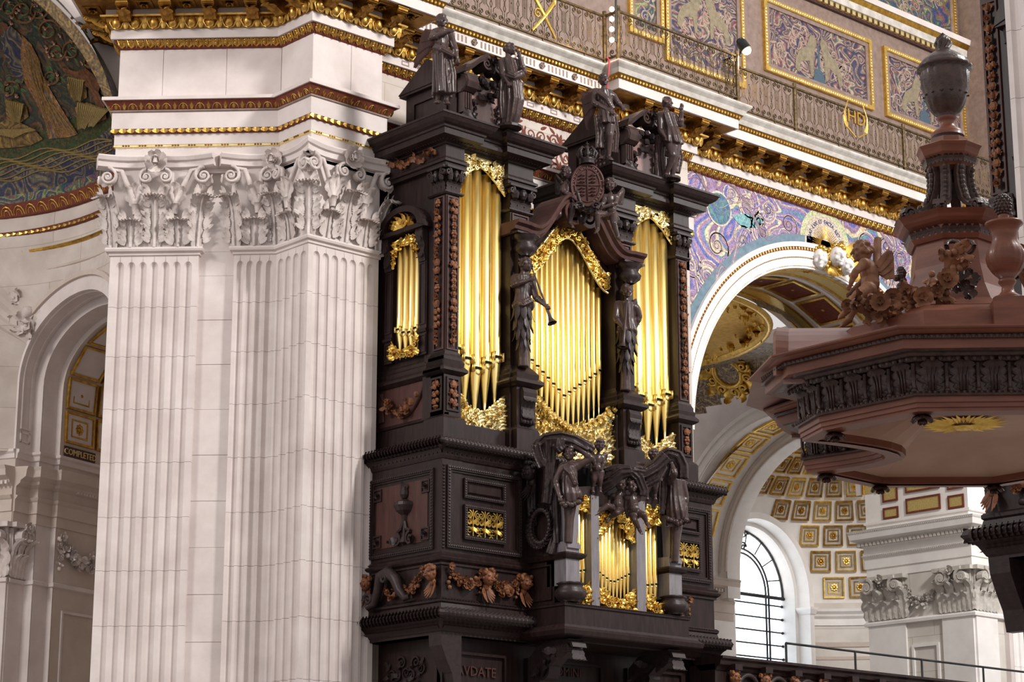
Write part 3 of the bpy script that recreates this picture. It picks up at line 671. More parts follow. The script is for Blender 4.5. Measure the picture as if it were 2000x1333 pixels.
# impost mouldings, lower entablature and pilaster of the niche
imp = [(0, 11.18), (.04, 11.2), (.05, 11.3), (.09, 11.34), (.09, 11.40), (0, 11.41)]
NPATH = sub([(ac + rb0, 0), (6.5, 0)], 14); 
B(CY).sweep(imp, NPATH, side=-1).done('impost', 'stone', nw)
RV = [(ac + rb0, 0), (ac + rb0, -.55), (ac + rb0 - .22, -.55), (ac + rb0 - .22, -1.08), (ac + rb2, -1.08), (ac + rb2, -4.6)]
B(CY).sweep(imp, RV[::-1], side=-1).done('impost', 'stone', nw)
lowent = [(0, 9.75), (.02, 9.75), (.02, 9.98), (.05, 9.99), (.05, 10.25), (.08, 10.28), (.12, 10.34), (.06, 10.36), (.06, 10.55), (.16, 10.62), (.18, 10.68), (.32, 10.76), (.34, 10.9), (.38, 10.98), (0, 11.0)]
for nm, p_, sd_ in (('lower_entablature', NPATH, -1), ('lower_entablature', RV[::-1], -1)): B(CY).sweep(lowent, p_, side=sd_).done(nm, 'stone_warm', nw)
b = B(CY)
for f in range(28): b.box(ac + rb0 + .04 + f*.12, ac + rb0 + .10 + f*.12, .12, .22, 10.58, 10.66)
for f in range(30): b.box(ac + rb2 - .16, ac + rb2, -1.6 - f*.1, -1.55 - f*.1, 10.58, 10.66)
b.done('dentils', 'stone', nw, kind='stuff')
B(CY).box(ac + rb0 + .02, ac + rb0 + .9, 0, .06, 0, 8.45).done('lower_pilaster', 'stone', nw)
B(CY).sweep([(0, 8.38), (.05, 8.4), (.05, 8.48), (0, 8.5)], sub([(ac + rb0 - .02, .06), (ac + rb0 + .95, .06)], 4), side=-1).done('necking', 'stone', nw)
def small_capital(fr, u0, u1, z0, z1, o, parent, nl=3, mat='stone_carved', vol=True, name='capital'):
    b = B(fr); h = z1 - z0; w = u1 - u0; b.box(u0, u1, o - .05, o, z0, z1)
    for k in range(nl): b.leaf(fr_w(u0 + w*(k + .5)/nl, o + .01, z0), (0, 1, 0), (0, .08, 1), w/nl*1.05, h*.48, .4, 4, 9, 2, .14, .1, .5)
    for k in range(nl + 1): b.leaf(fr_w(u0 + w*k/nl, o + .01, z0), (0, 1, 0), (0, .08, 1), w/nl*1.0, h*.78, .4, 4, 9, 2, .14, .1, .5)
    if vol:
        for s, uu in ((-1, u0 + h*.12), (1, u1 - h*.12)):
            b.spiral((uu, o + h*.12, z1 - h*.24), (s, 0, 0), (0, 0, 1), h*.19, h*.03, 2.4, h*.07, h*.16, (0, 1, 0), 28, pi/2); b.ell((uu, o + h*.15, z1 - h*.24), h*.06, 6)
    for k in range(int(w/.09)): b.ell((u0 + .09*(k + .5), o + .06, z1 - h*.2), (.035, .04, .04), 5)
    b.box(u0 - h*.12, u1 + h*.12, o - .05, o + h*.16, z1 - h*.09, z1); b.flower(((u0 + u1)/2, o + h*.17, z1 - h*.08), (0, 1, 0), h*.13, 7, 2)
    return b.done(name, mat, parent)
def fr_w(u, o, z): return (u, o, z)
small_capital(CY, ac + rb0 + .05, ac + rb0 + .86, 8.5, 9.72, .07, nw); 
small_capital(Fr(CY.w((ac + rb0, 0, 0)), CY.tang(ac + rb0, 0, 0).R[1]*-1, CY.tang(ac + rb0, 0, 0).R[0]*-1), .04, .5, 8.5, 9.72, .03, nw, 2)
B(CY).sweep([(0, 8.38), (.04, 8.4), (.04, 8.48), (0, 8.5)], RV[::-1], side=-1).done('necking', 'stone', nw)
def festoon(fr, p0, p1, sag, n, size, parent, mat, name='festoon', seed=0, drops=.5):
    rr = random.Random(seed); b = B(fr); p0 = np.array(p0, float); p1 = np.array(p1, float)
    def blob(c, s):
        k = rr.random(); c = np.array(c)
        if k < .45: b.ell(c, s*rr.uniform(.32, .52), 7)
        elif k < .7: b.flower(c, (rr.uniform(-.4, .4), 1, rr.uniform(-.4, .4)), s*.75, 5, 2)
        else:
            for q in range(3): b.leaf(c, (0, 1, 0), (rr.uniform(-1, 1), rr.uniform(0, .5), rr.uniform(-1, 1)), s*.55, s*1.15, .3, 3, 5, 1, .15, .2, .3)
    for i in range(n):
        t = i/(n - 1); c = lerp(p0, p1, t) - np.array([0, 0, sag*4*t*(1 - t)]); s = size*(.55 + .6*sin(pi*t))
        for q in range(4): blob(c + np.array([rr.uniform(-.4, .4)*s, rr.uniform(0, .5)*s, rr.uniform(-.6, .6)*s]), s)
    for e in (p0, p1):
        for k in range(int(n*drops)): blob(e - np.array([rr.uniform(-.3, .3)*size, 0, size*.8*k]), size*.75)
        b.flower(e + np.array([0, size*.3, size*.3]), (0, 1, 0), size*.8, 6, 1)
    return b.done(name, mat, parent)
festoon(Fr(CY.w((ac + rb2, -1.15, 0)), np.array(CY.tang(ac + rb2, -1.15, 0).R[1])*-1, np.array(CY.tang(ac + rb2, -1.15, 0).R[0])*-1), (.05, .05, 9.5), (1.6, .05, 9.5), .45, 12, .17, nw, 'stone_carved', seed=3)
b = B(Fr(CY.w((ac + rb2, -1.15, 0)), np.array(CY.tang(ac + rb2, -1.15, 0).R[1])*-1, np.array(CY.tang(ac + rb2, -1.15, 0).R[0])*-1)); sqring(b, .25, 2., 4., 7.9, .06, 0, .04); b.done('wall_panel', 'stone', nw)
# carved flowers on the spandrel, left edge
b = B(CY); rr = random.Random(9)
for k in range(16):
    u, z = 2.25 + rr.uniform(-.25, .75), 14.55 + rr.uniform(-.65, .45)
    b.ell((u, .08, z), rr.uniform(.10, .17), 8) if k % 2 else b.flower((u, .1, z), (0, 1, .1), rr.uniform(.14, .22), 5, 1)
for k in range(8): u, z = 2.2 + rr.uniform(-.2, .6), 14.5 + rr.uniform(-.5, .5); b.leaf((u, .05, z), (0, 1, 0), (rr.uniform(-1, 1), .3, rr.uniform(-1, 1)), .22, .4, .4, 3, 7, 2, .1, .2, .3)
b.done('carved_flowers', 'stone_carved', nw, True)
# entablature continuing round the niche
CP = sub([(-4.4, 0), (8, 0)], 30)
def cband(name, mat, prof): return B(CY).sweep(prof, CP, side=-1).done(name, mat, nw)
cband('niche_string', 'stone_warm', [(0, 15.5), (.03, 15.52), (.03, 15.56), (0, 15.58)])
cband('niche_bead', 'gilt_dark', [(0, 15.98), (.05, 16.0), (.05, 16.06), (0, 16.08)])
cband('niche_leaf_fillet', 'red_paint', [(0, 16.42), (.06, 16.44), (.09, 16.54), (0, 16.56)])
cband('niche_guilloche_bed', 'red_paint', [(0, 16.88), (.08, 16.9), (.2, 17.14), (.22, 17.18), (-.3, 17.2)])
b = B(CY)
for i in range(36): b.leaf((-4.3 + i*.34, .085, 16.54), (0, 1, 0), (0, 0, -1), .2, .10, 0, 0, 3, 1, 0, .1, .5); b.leaf((-4.13 + i*.34, .085, 16.54), (0, 1, 0), (0, 0, -1), .13, .09, 0, 0, 3, 1, 0, .1, .5)
for i in range(36):
    b.tube([(-4.3 + i*.34 + .15*cos(a), .10 + .10*sin(a), 16.93 + .19*sin(a)) for a in np.linspace(0, pi, 7)], .016, 4)
    b.tube([(-4.3 + i*.34 + .08*cos(a), .10 + .06*sin(a), 16.93 + .12*sin(a)) for a in np.linspace(0, pi, 6)], .012, 4)
b.done('niche_gilding', 'gilt', nw, kind='stuff')
# half dome with mosaic
DC = (18.4, 40.5, 15.6); SP = sphfr(DC, 6.0); dome = struct(empty('ceiling_half_dome', loc=(20, 42, 17)))
def dband(name, mat, za, zb_, n=3):
    b = B(SP); la, lb = math.asin((za - DC[2])/6.), math.asin(min(1, (zb_ - DC[2])/6.)); grid(b, -5.6, 12, 40, la*6, lb*6, n); return b.done(name, mat, dome, True)
dband('mosaic_border', 'mosaic_green', 17.1, 17.42); dband('mosaic_water', 'mosaic_water', 17.42, 18.05); dband('mosaic_grass', 'mosaic_grass', 18.05, 18.62); dband('mosaic_field', 'mosaic_night', 18.62, 21.55, 10)
def onsph(x, y, R, c=DC):
    r = ray(x, y); c = np.array(c); d = EYE - c; a = r@r; bb = 2*d@r; q = d@d - R*R; return EYE + r*(-bb + sqrt(max(0, bb*bb - 4*a*q)))/(2*a)
def inlay(name, mat, poly, lift=.03):
    """flat mosaic figure set on the dome: outline on the sphere, given thickness"""
    n = len(poly); V = [onsph(x, y, 6 - lift) for x, y in poly] + [onsph(x, y, 6.0) for x, y in poly]
    c = np.mean(V[:n], 0); V.append(c); return mk(name, V, [(i, (i + 1) % n, 2*n) for i in range(n)] + [(i, (i + 1) % n, n + (i + 1) % n, n + i) for i in range(n)], mat, dome)
inlay('mosaic_robe', 'mosaic_robe', [(42, 68), (60, 85), (78, 120), (84, 150), (104, 185), (128, 225), (152, 262), (135, 268), (112, 270), (95, 272), (88, 240), (70, 200), (48, 160), (34, 130), (30, 95)])
inlay('mosaic_cloak', 'mosaic_water', [(2, 60), (20, 50), (40, 68), (48, 100), (50, 140), (44, 165), (30, 150), (14, 120), (2, 95)], .045)
inlay('mosaic_head', 'mosaic_skin', [(-6, 48), (4, 42), (14, 48), (18, 60), (10, 70), (-4, 68)], .05)
inlay('mosaic_arm', 'mosaic_skin', [(60, 100), (72, 112), (74, 145), (62, 160), (54, 150), (62, 132)], .05)
inlay('mosaic_sheaf', 'mosaic_wheat', [(0, 240), (14, 232), (40, 240), (66, 252), (84, 272), (60, 284), (30, 288), (0, 290)], .04)
inlay('mosaic_sheaf', 'mosaic_wheat', [(10, 205), (30, 195), (52, 208), (56, 228), (40, 240), (14, 238)], .04)
inlay('mosaic_sheaf', 'mosaic_wheat', [(130, 165), (150, 150), (168, 165), (170, 190), (156, 200), (138, 190)], .04)
inlay('mosaic_sheaf', 'mosaic_wheat', [(146, 210), (170, 200), (196, 210), (204, 232), (180, 246), (158, 252)], .04)
inlay('mosaic_child', 'mosaic_skin', [(120, 132), (150, 140), (166, 132), (182, 146), (196, 168), (192, 180), (204, 205), (208, 232), (200, 236), (190, 205), (178, 186), (170, 160), (150, 152), (122, 138)], .05)
rr = random.Random(12); vb = B(); lb_ = B(); fb = B(); wb_ = B()
def sp(x, y, l=.03): return onsph(x, y, 6 - l)
for cx, cy, r0, s0 in ((45, 22, 26, 1), (95, 60, 24, -1), (110, 100, 20, 1), (140, 100, 22, -1), (75, 18, 20, 1), (150, 60, 18, -1), (20, 15, 22, -1), (120, 35, 20, 1), (100, 150, 16, 1), (20, 175, 18, -1), (175, 120, 14, 1)):
    P = [sp(cx + r0*(1 - t*.8)*cos(s0*9*t), cy + r0*(1 - t*.8)*sin(s0*9*t)) for t in np.linspace(0, 1, 22)]; vb.tube(P, [.03 - .018*k/21 for k in range(22)], 4)
    for k in range(9):
        t = k/9; a = s0*9*t; x, y = cx + r0*(1 - t*.8)*cos(a), cy + r0*(1 - t*.8)*sin(a); p = sp(x, y, .02); q = sp(x + rr.uniform(-1, 1)*12, y + rr.uniform(-1, 1)*12, .02); n3 = nrm(np.array(DC) - p); lb_.leaf(p, n3, q - p, .09, .20, .0, 0, 4, 1, 0, 0, .2)
    for k in range(4): x, y = cx + rr.uniform(-r0, r0), cy + rr.uniform(-r0, r0); p = sp(x, y, .02); fb.flower(p, nrm(np.array(DC) - p), .07, 5, 1)
for x0, y0, x1, y1, n in ((60, 250, 0, 262, 14), (160, 250, 172, 205, 9), (178, 246, 200, 212, 7), (32, 238, 30, 200, 9), (152, 196, 150, 155, 8)):
    for k in range(n):
        o_ = (k - n/2)*3.2; wb_.tube([sp(x0 + o_*.5, y0 + abs(o_)*.2, .10), sp((x0 + x1)/2 + o_, (y0 + y1)/2 + o_*.1, .10), sp(x1 + o_*1.3, y1 + o_*.3, .10)], [.012, .02, .035], 4)
for k in range(5): wb_.tube([sp(46 + k*6.4, 80 + k*8, .12), sp(66 + k*9, 160 + k*11, .12), sp(97 + k*12, 262 - k*.4, .12)], [.008, .012, .014], 4)
for k in range(26): x = rr.uniform(0, 218); y = rr.uniform(232, 300) - (x/220)*20; p = sp(x, y, .02); lb_.leaf(p, nrm(np.array(DC) - p), np.array([rr.uniform(-.3, .3), rr.uniform(-.3, .3), 1.]), .06, .18, 0, 0, 3, 1, 0, 0, .2)
for k in range(7): wb_.tube([sp(x, 352 - x*.17 - 7*k + 6*sin(x*.06 + k), .02) for x in range(-5, 225, 14)], .017, 4)
simple('mosaic_vine', (.09, .045, .02), (.16, .08, .03), .5, scale=20); simple('mosaic_leaf', (.03, .07, .035), (.08, .12, .05), .5, scale=20); simple('mosaic_blossom', (.20, .09, .06), (.28, .16, .10), .5, scale=20); simple('mosaic_gold', (.22, .15, .05), (.34, .25, .10), .5, .3, scale=20)
vb.done('mosaic_vines', 'mosaic_vine', dome, kind='stuff'); lb_.done('mosaic_leaves', 'mosaic_leaf', dome, kind='stuff'); fb.done('mosaic_blossoms', 'mosaic_blossom', dome, kind='stuff'); wb_.done('mosaic_gold_lines', 'mosaic_gold', dome, kind='stuff')
# stone front of the half dome: ring of wall in the canted plane with a mosaic border
FD = Fr((18.34, 40.63, 0), (r2, -r2, 0), (-r2, -r2, 0))
ring(B(FD), 0, 15.49, 6.08, 10.5, 0, -.4, 0, pi*.62, 40).done('dome_arch_wall', 'stone', dome)
ring(B(FD), 0, 15.49, 5.86, 6.09, -.1, .02, 0, pi*.62, 40).done('dome_arch_border', 'mosaic_wheat', dome)
B(FD).box(5.9, 6.6, -.6, 0, 0, 17.2).done('niche_jamb', 'stone', dome)
# ================================================================== THE ORGAN
XB, YB, XU, YU = 25.67, 30.01, 25.89, 30.23; UW, UC, BW = 6.85, 3.42, 7.43
FF = Fr((XU, YU, 0), (1, 0, 0), (0, -1, 0)); WU = Fr((XU, YU, 0), (0, 1, 0), (-1, 0, 0))
FB = Fr((XB, YB, 0), (1, 0, 0), (0, -1, 0)); WB = Fr((XB, YB, 0), (0, 1, 0), (-1, 0, 0))
organ = empty('organ_case', 'tall dark carved oak organ case with gilded pipes between two towers', 'organ', loc=(XB + 3.7, YB + 1, 6))
PI2 = [(0, 1)]
def fruit_drop(b, u0, u1, z0, z1, o, seed=0, s=1.):
    rr = random.Random(seed); uc = (u0 + u1)/2; w = (u1 - u0); z = z1
    while z > z0 + w*.3:
        k = rr.randrange(5); h = w*rr.uniform(.75, 1.15)
        if z - h < z0: h = z - z0
        c = (uc, o, z - h*.5)
        if k == 0:
            for sg in (-1, 1): b.leaf((uc, o, z - h*.75), (0, 1, 0), (sg*.6, .1, 1), w*.5, h*.85, .4, 3, 6, 1, .15, .3, .3)
            b.ell((uc, o + .03, z - h*.45), (w*.22, w*.2, h*.34), 7)
        elif k == 1:
            b.ell((uc, o + .02, z - h*.5), (w*.40, w*.25, h*.45), 8)
            for sg in (-1, 1): b.leaf((uc + sg*w*.1, o + w*.1, z - h*.9), (0, 1, 0), (sg*.5, .1, 1), w*.4, h*.8, .2, 3, 5, 1, .15, .3, .3)
        elif k == 2:
            b.flower((uc, o + .02, z - h*.5), (0, 1, -.1), w*.46, 6, 2)
        elif k == 3:
            for sg in (-1, 1): b.ell((uc + sg*w*.24, o + .02, z - h*.35), (w*.22, w*.2, h*.3), 6); b.leaf((uc + sg*w*.2, o, z - h*.4), (0, 1, 0), (sg, .2, -.7), w*.35, h*.6, .4, 3, 5, 1, .15, .3, .3)
            b.ell((uc, o + .04, z - h*.65), (w*.2, w*.2, h*.3), 6)
        else:
            for q in range(6): a = 2*pi*q/6; b.ell((uc + w*.24*cos(a), o + .02, z - h*.5 + h*.3*sin(a)), w*.16, 5)
            b.ell((uc, o + .05, z - h*.5), w*.18, 6)
        b.box(uc - w*.05, uc + w*.05, o - .01, o + .03, z - h - .02, z); z -= h*.92
    return b
def moulded(b, path, prof): return b.sweep(prof, path, side=1)
def wp(L, X=XU, Y=YU): return [(X + u, Y + t) for u, t in L]
def panel(fr, u0, u1, z0, z1, o, parent, mat='oak_dark', t=.05, h=.035, name='panel_frame'): return sqring(B(fr), u0, u1, z0, z1, t, o - .02, o + h).done(name, mat, parent)
def dark_capital(fr, uc, w, z0, z1, o, parent, seed=0):
    b = B(fr); h = z1 - z0; b.box(uc - w*.42, uc + w*.42, o - w*.4, o, z0, z1)
    for k in range(3): b.leaf((uc + w*.32*(k - 1), o, z0), (0, 1, 0), (0, .1, 1), w*.34, h*.5, .4, 3, 6, 1, .15, .2, .4)
    for s in (-1, 1):
        b.ell((uc + s*w*.34, o + .07, z0 + h*.58), (w*.15, w*.15, h*.22), 7); b.spiral((uc + s*w*.5, o + .05, z1 - h*.25), (s, 0, 0), (0, 0, 1), h*.18, .02, 1.6, .04, .1, (0, 1, 0), 14, pi/2)
        b.leaf((uc + s*w*.2, o, z0 + h*.3), (0, 1, 0), (s*.5, .2, 1), w*.26, h*.5, .4, 3, 6, 1, .15, .2, .4)
    b.ell((uc, o + .09, z0 + h*.62), (w*.15, w*.16, h*.24), 8); b.ell((uc, o + .17, z0 + h*.6), (.02, .03, .03), 5); b.leaf((uc, o + .02, z0 + h*.3), (0, 1, 0), (0, .2, 1), w*.3, h*.35, .4, 3, 5, 1, .15, .2, .4)
    b.box(uc - w*.62, uc + w*.62, o - w*.4, o + .12, z1 - h*.10, z1); return b.done('capital', 'oak_carved', parent, False)
# ---------------------------------------------------------------- organ pipes
def pipe(fr, u, o, r, zt, zm, zf, parent, ears=True, n=14):
    """a gilded pipe: body from the mouth up, cone foot, lip shield, ears; the dark slot is its own part"""
    b = B(fr); b.lathe([(r*.16, zf), (r*.35, zf + (zm - zf)*.25), (r, zm - r*.55), (r, zm), (r, zt), (r*.9, zt + .005)], u, o, n)
    L = r*3.2; b.add([(u - r*.62, o + r*.93, zm + .02), (u + r*.62, o + r*.93, zm + .02), (u, o + r*1.06, zm + L), (u, o + r*1.10, zm + .02)], [(0, 3, 2), (3, 1, 2)])
    b.ell((u, o + r*.72, zm - r*.75), (r*.55, r*.36, r*.5), 8)
    if ears:
        for s in (-1, 1): b.box(u + s*r*.95 - .012, u + s*r*.95 + .012, o, o + r*1.2, zm - r*.7, zm + r*.7)
    p = b.done('pipe', 'pipe_gold', parent, True)
    for f in p.data.polygons: 
        if len(f.vertices) != 4: f.use_smooth = False
    B(fr).box(u - r*.6, u + r*.6, o + r*.9, o + r*1.08, zm - r*.22, zm + .02).done('mouth', 'dark_void', p)
def shade_fill(fr, region, o, parent, name, mat, seed, dens=.075, s=.12, back=None, flow=None):
    """pierced or solid gilt carving filling a region of (u,z)"""
    rr = random.Random(seed); b = B(fr); us = [p[0] for p in region]; zs = [p[1] for p in region]
    def inside(u, z):
        c = False; j = len(region) - 1
        for i in range(len(region)):
            (a, e), (a2, e2) = region[i], region[j]
            if (e > z) != (e2 > z) and u < (a2 - a)*(z - e)/(e2 - e + 1e-12) + a: c = not c
            j = i
        return c
    if back is not None: b.prism(region, o - .05, o + back)
    u = min(us)
    while u < max(us):
        z = min(zs)
        while z < max(zs):
            uu, zz = u + rr.uniform(-.3, .3)*dens, z + rr.uniform(-.3, .3)*dens
            if inside(uu, zz):
                a = rr.uniform(0, 2*pi) if flow is None else flow(uu, zz) + rr.uniform(-.5, .5)
                if rr.random() < .35: b.spiral((uu, o + .03, zz), (cos(a), 0, sin(a)), (-sin(a), 0, cos(a)), s*.5, s*.12, 1.3, s*.18, .05, (0, 1, 0), 12)
                else: b.leaf((uu - cos(a)*s*.4, o + .01, zz - sin(a)*s*.4), (0, 1, 0), (cos(a), .25, sin(a)), s*.8, s*1.25, .35, 3, 6, 2, .15, .4, .3)
            z += dens
        u += dens
    return b.done(name, mat, parent)
def mould_curve(fr, pts, o, r, parent, mat, name): return B(fr).tube([(u, o, z) for u, z in pts], r, 6).done(name, mat, parent, True)
# ---------------------------------------------------------------- the two towers
TOWER_PROF = [(-.3, 15.43), (.05, 15.43), (.06, 15.5), (.10, 15.51), (.10, 15.56), (.04, 15.6), (.03, 15.63), (.03, 15.86), (.07, 15.88), (.07, 15.91), (.13, 15.93), (.30, 15.97), (.30, 16.09), (.33, 16.1), (.34, 16.14), (.40, 16.17), (.46, 16.22), (.50, 16.29), (.52, 16.30), (.52, 16.34), (-.6, 16.36)]
def post(fr, u0, u1, parent, drop_seed, herm=False, side_fr=None):
    """corner post: pedestal, base mouldings, shaft with a carved drop, capital"""
    p = B(fr).box(u0 + .02, u1 - .02, -.5, -.005, 11.5, 15.0).done('post', 'oak_dark', parent)
    w = u1 - u0
    return p
def tower(us, mirror, parent):
    m = (lambda u: UW - u) if mirror else (lambda u: u)
    L = [(0, 2.1), (0, 0), (.42, 0), (.42, .12), (1.64, .12), (1.64, 0), (2.26, 0), (2.26, 2.1)]
    path = [(m(u), t) for u, t in L]; path = path[::-1] if mirror else path
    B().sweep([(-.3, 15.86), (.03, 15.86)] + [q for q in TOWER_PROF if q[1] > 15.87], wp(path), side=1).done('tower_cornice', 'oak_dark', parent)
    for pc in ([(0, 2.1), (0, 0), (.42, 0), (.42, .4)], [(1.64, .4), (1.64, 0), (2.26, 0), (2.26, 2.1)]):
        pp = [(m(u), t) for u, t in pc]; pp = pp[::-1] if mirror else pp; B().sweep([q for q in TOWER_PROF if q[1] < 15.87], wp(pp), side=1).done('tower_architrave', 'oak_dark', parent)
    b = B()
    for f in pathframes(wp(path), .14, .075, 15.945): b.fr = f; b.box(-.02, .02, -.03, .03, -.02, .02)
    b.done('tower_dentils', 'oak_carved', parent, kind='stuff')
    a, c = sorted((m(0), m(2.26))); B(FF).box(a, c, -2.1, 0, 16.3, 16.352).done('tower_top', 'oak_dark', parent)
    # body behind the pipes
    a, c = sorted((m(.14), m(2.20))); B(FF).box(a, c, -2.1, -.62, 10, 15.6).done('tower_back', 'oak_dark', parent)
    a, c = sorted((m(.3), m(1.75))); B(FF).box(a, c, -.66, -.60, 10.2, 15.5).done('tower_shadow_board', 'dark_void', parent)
    for k, (u0, u1) in enumerate(((0, .38), (1.68, 2.24))):
        a, c = sorted((m(u0), m(u1))); w = c - a; uc = (a + c)/2
        pb = B(FF).box(a + .02, c - .02, -.62, -.01, 11.6, 15.45).done('post', 'oak_dark', parent)
        dark_capital(FF, uc, w*1.02, 14.93, 15.43, .0, pb, k)
        prof = [(-.2, 14.86), (.02, 14.87), (.05, 14.9), (.05, 14.93), (-.1, 14.95)]
        pth = [(a, .5), (a, 0), (c, 0), (c, .5)]; B().sweep(prof, wp(pth), side=1).done('necking', 'oak_dark', pb)
        base = [(-.2, 11.26), (.04, 11.27), (.12, 11.33), (.12, 11.38), (.06, 11.45), (.07, 11.52), (.04, 11.56), (.04, 11.62), (.01, 11.68), (.0, 11.72), (-.1, 11.73)]
        B().sweep(base, wp(pth), side=1).done('post_base', 'oak_dark', pb)
        B(FF).box(a - .02, c + .02, -.62, .02, 10.45, 11.3).done('pedestal', 'oak_dark', pb)
        B().sweep([(-.2, 9.95), (.09, 9.95), (.09, 10.40), (.06, 10.44), (.03, 10.46), (.0, 10.52), (-.1, 10.53)], wp(pth), side=1).done('plinth', 'oak_dark', pb)
        if k == 0:
            sqring(B(FF), a + .05, c - .05, 11.76, 14.84, .03, -.02, .012).done('shaft_frame', 'oak_red', pb)
            fruit_drop(B(FF), a + .10, c - .10, 11.85, 14.8, .02, 11 + mirror).done('carved_drop', 'limewood', pb)
            sqring(B(FF), a + .03, c - .03, 10.56, 11.22, .04, 0, .05).done('pedestal_frame', 'oak_dark', pb)
            fruit_drop(B(FF), a + .09, c - .09, 10.62, 11.17, .03, 21 + mirror).done('carved_drop', 'limewood', pb)
        else:
            sqring(B(FF), a + .06, c - .06, 14.3, 14.85, .03, -.02, .015).done('shaft_frame', 'oak_red', pb)
    # pipes: five, longest foot in the middle
    for i in range(5):
        u = m(.50 + .262*i); k = abs(i - 2)
        pipe(FF, u, -.30, .128, 15.72 - .14*k, 11.58 + .155*k, 10.55 + .15*k, parent)
    a, c = sorted((m(.36), m(1.66))); mid = (a + c)/2
    top = [(lerp(a, c, t), 15.30 - .62*abs(2*t - 1)**1.5 + (.12 if abs(2*t - 1) < .35 else 0)) for t in np.linspace(0, 1, 13)]
    top = [(u, 15.66 - .46*abs((u - mid)/(c - a)*2)**1.4) for u, _ in top]
    B(FF).box(a, c, -.3, -.12, 15.80, 15.87).done('shade_rail', 'gilt_pale', parent)
    shade_fill(FF, [(a, 15.80), (c, 15.80)] + top[::-1], -.13, parent, 'pipe_shade', 'gilt_pale', 31 + mirror, .085, .14)
    mould_curve(FF, top, -.12, .022, parent, 'gilt_pale', 'shade_edge')
    bot = [(lerp(a, c, t), 10.70 + .42*abs(2*t - 1)**1.6) for t in np.linspace(0, 1, 13)]
    shade_fill(FF, [(a, 10.36), (c, 10.36)] + bot[::-1], -.16, parent, 'pipe_shade', 'gilt_pale', 41 + mirror, .085, .16, 0., lambda u, z: (pi*.75 if u < mid else pi*.25))
    B(FF).box(a - .1, c + .1, -.6, -.02, 9.95, 10.37).done('sill', 'oak_dark', parent)
    # attic with gabled sides, standing on the tower
    A0, A1 = sorted((m(.42), m(1.86))); za, zb = 16.35, 17.42
    at = B(FF).box(A0, A1, -1.75, -.22, za, zb).done('attic', 'oak_dark', parent)
    b = B(FF); b.prism([(-1, 0)] and [(A0 - .08, zb)] and [(A0 - .1, zb), (A1 + .1, zb), (A1 + .1, zb + .06), (A0 - .1, zb + .06)], -1.85, -.12)
    b.add([(u, o, z) for u in (A0 - .12, A1 + .12) for o, z in ((-1.87, zb + .05), (-.10, zb + .05), (-.98, zb + .62))], [(0, 1, 2), (3, 5, 4), (0, 2, 5, 3), (1, 4, 5, 2), (0, 3, 4, 1)])
    b.done('gable_roof', 'oak_dark', at)
    for side_u, sgn in ((A0, -1), (A1, 1)):
        fr = Fr(FF.w((side_u, 0, 0)), (0, 1, 0), (sgn, 0, 0))
        sqring(B(fr), .45, 1.5, za + .22, zb - .18, .05, 0, .04).done('side_frame', 'oak_dark', at)
        b = B(fr); b.sweep([(0, 0), (.06, 0), (.08, .07), (0, .07)], [(.1, 0), (1.9, 0)]) if False else None
    if mirror:
        b = B(Fr(FF.w((A0, 0, 0)), (0, 1, 0), (-1, 0, 0)))
        for i in range(7):
            for j in range(5): b.ell((.62 + .12*i, .012, za + .35 + .11*j), (.034, .012, .034), 6)
        b.done('pierced_holes', 'oak_pink', at, kind='stuff')
    cu = (A0 + A1)/2
    B(FF).box(cu - .46, cu + .46, -.24, -.17, za, zb + .05).done('front_board', 'oak_pink', at)
    for s in (-1, 1):
        bu = cu + s*.55; b = B(FF); b.box(bu - .11, bu + .11, -.2, -.04, za + .35, zb - .28)
        for k in range(3): b.box(bu - .08 + .06*k, bu - .05 + .06*k, -.05, -.015, za + .42, zb - .32)
        b.loft([[(bu - .14, o, z), (bu + .14, o, z), (bu + .14, -.2, z), (bu - .14, -.2, z)] for o, z in ((.0, zb - .3), (.10, zb - .24), (.14, zb - .12), (.10, zb), (.02, zb + .05))])
        b.tube([(bu - .14, -.12 + .22*cos(t), zb - .12 + .18*sin(t)) for t in np.linspace(-1.3, 1.3, 8)], .03, 5); b.tube([(bu + .14, -.12 + .22*cos(t), zb - .12 + .18*sin(t)) for t in np.linspace(-1.3, 1.3, 8)], .03, 5)
        b.done('bracket_pilaster', 'bronze_wood', at)
        b = B(FF)
        for k in range(3): b.leaf((bu, -.06, za + .45), (0, 1, 0), ((k - 1)*.25, .2, -1), .22, .5, .5, 4, 8, 2, .16, .2, .4)
        for k in range(5): b.ell((bu + .06*(k - 2), .0, za + .1), .06, 6)
        fruit_drop(b, bu - s*.24 - .07, bu - s*.24 + .07, za + .1, zb - .35, -.14, 51 + s)
        b.done('leaf_foot', 'oak_carved', at)
        # swan-neck scroll rising to the middle
        e = np.array([0, 1.]); pts = []
        for t in np.linspace(0, 1, 10): pts.append((cu + s*(.78 - .60*t), zb + .12 + .36*(3*t*t - 2*t**3)))
        b = B(FF); b.loft([[(u, -.35, z - .07), (u, .12, z - .07), (u, .16, z + .0), (u, .18, z + .06), (u, -.35, z + .06)] for u, z in pts]); 
        b.spiral((cu + s*.17, -.06, zb + .36), (s, 0, 0), (0, 0, 1), .17, .03, 1.8, .06, .36, (0, 1, 0), 24, pi/2); b.done('scroll', 'bronze_wood', at)
    b = B(FF); b.ell((cu, .02, zb + .34), (.13, .14, .17), 8); b.flower((cu, .12, zb + .42), (0, 1, .2), .14, 7, 2)
    rr = random.Random(5 + mirror)
    for k in range(12): b.ell((cu + rr.uniform(-.3, .3), -.08 + rr.uniform(0, .1), zb - .08 + rr.uniform(-.14, .16)), rr.uniform(.05, .085), 7)
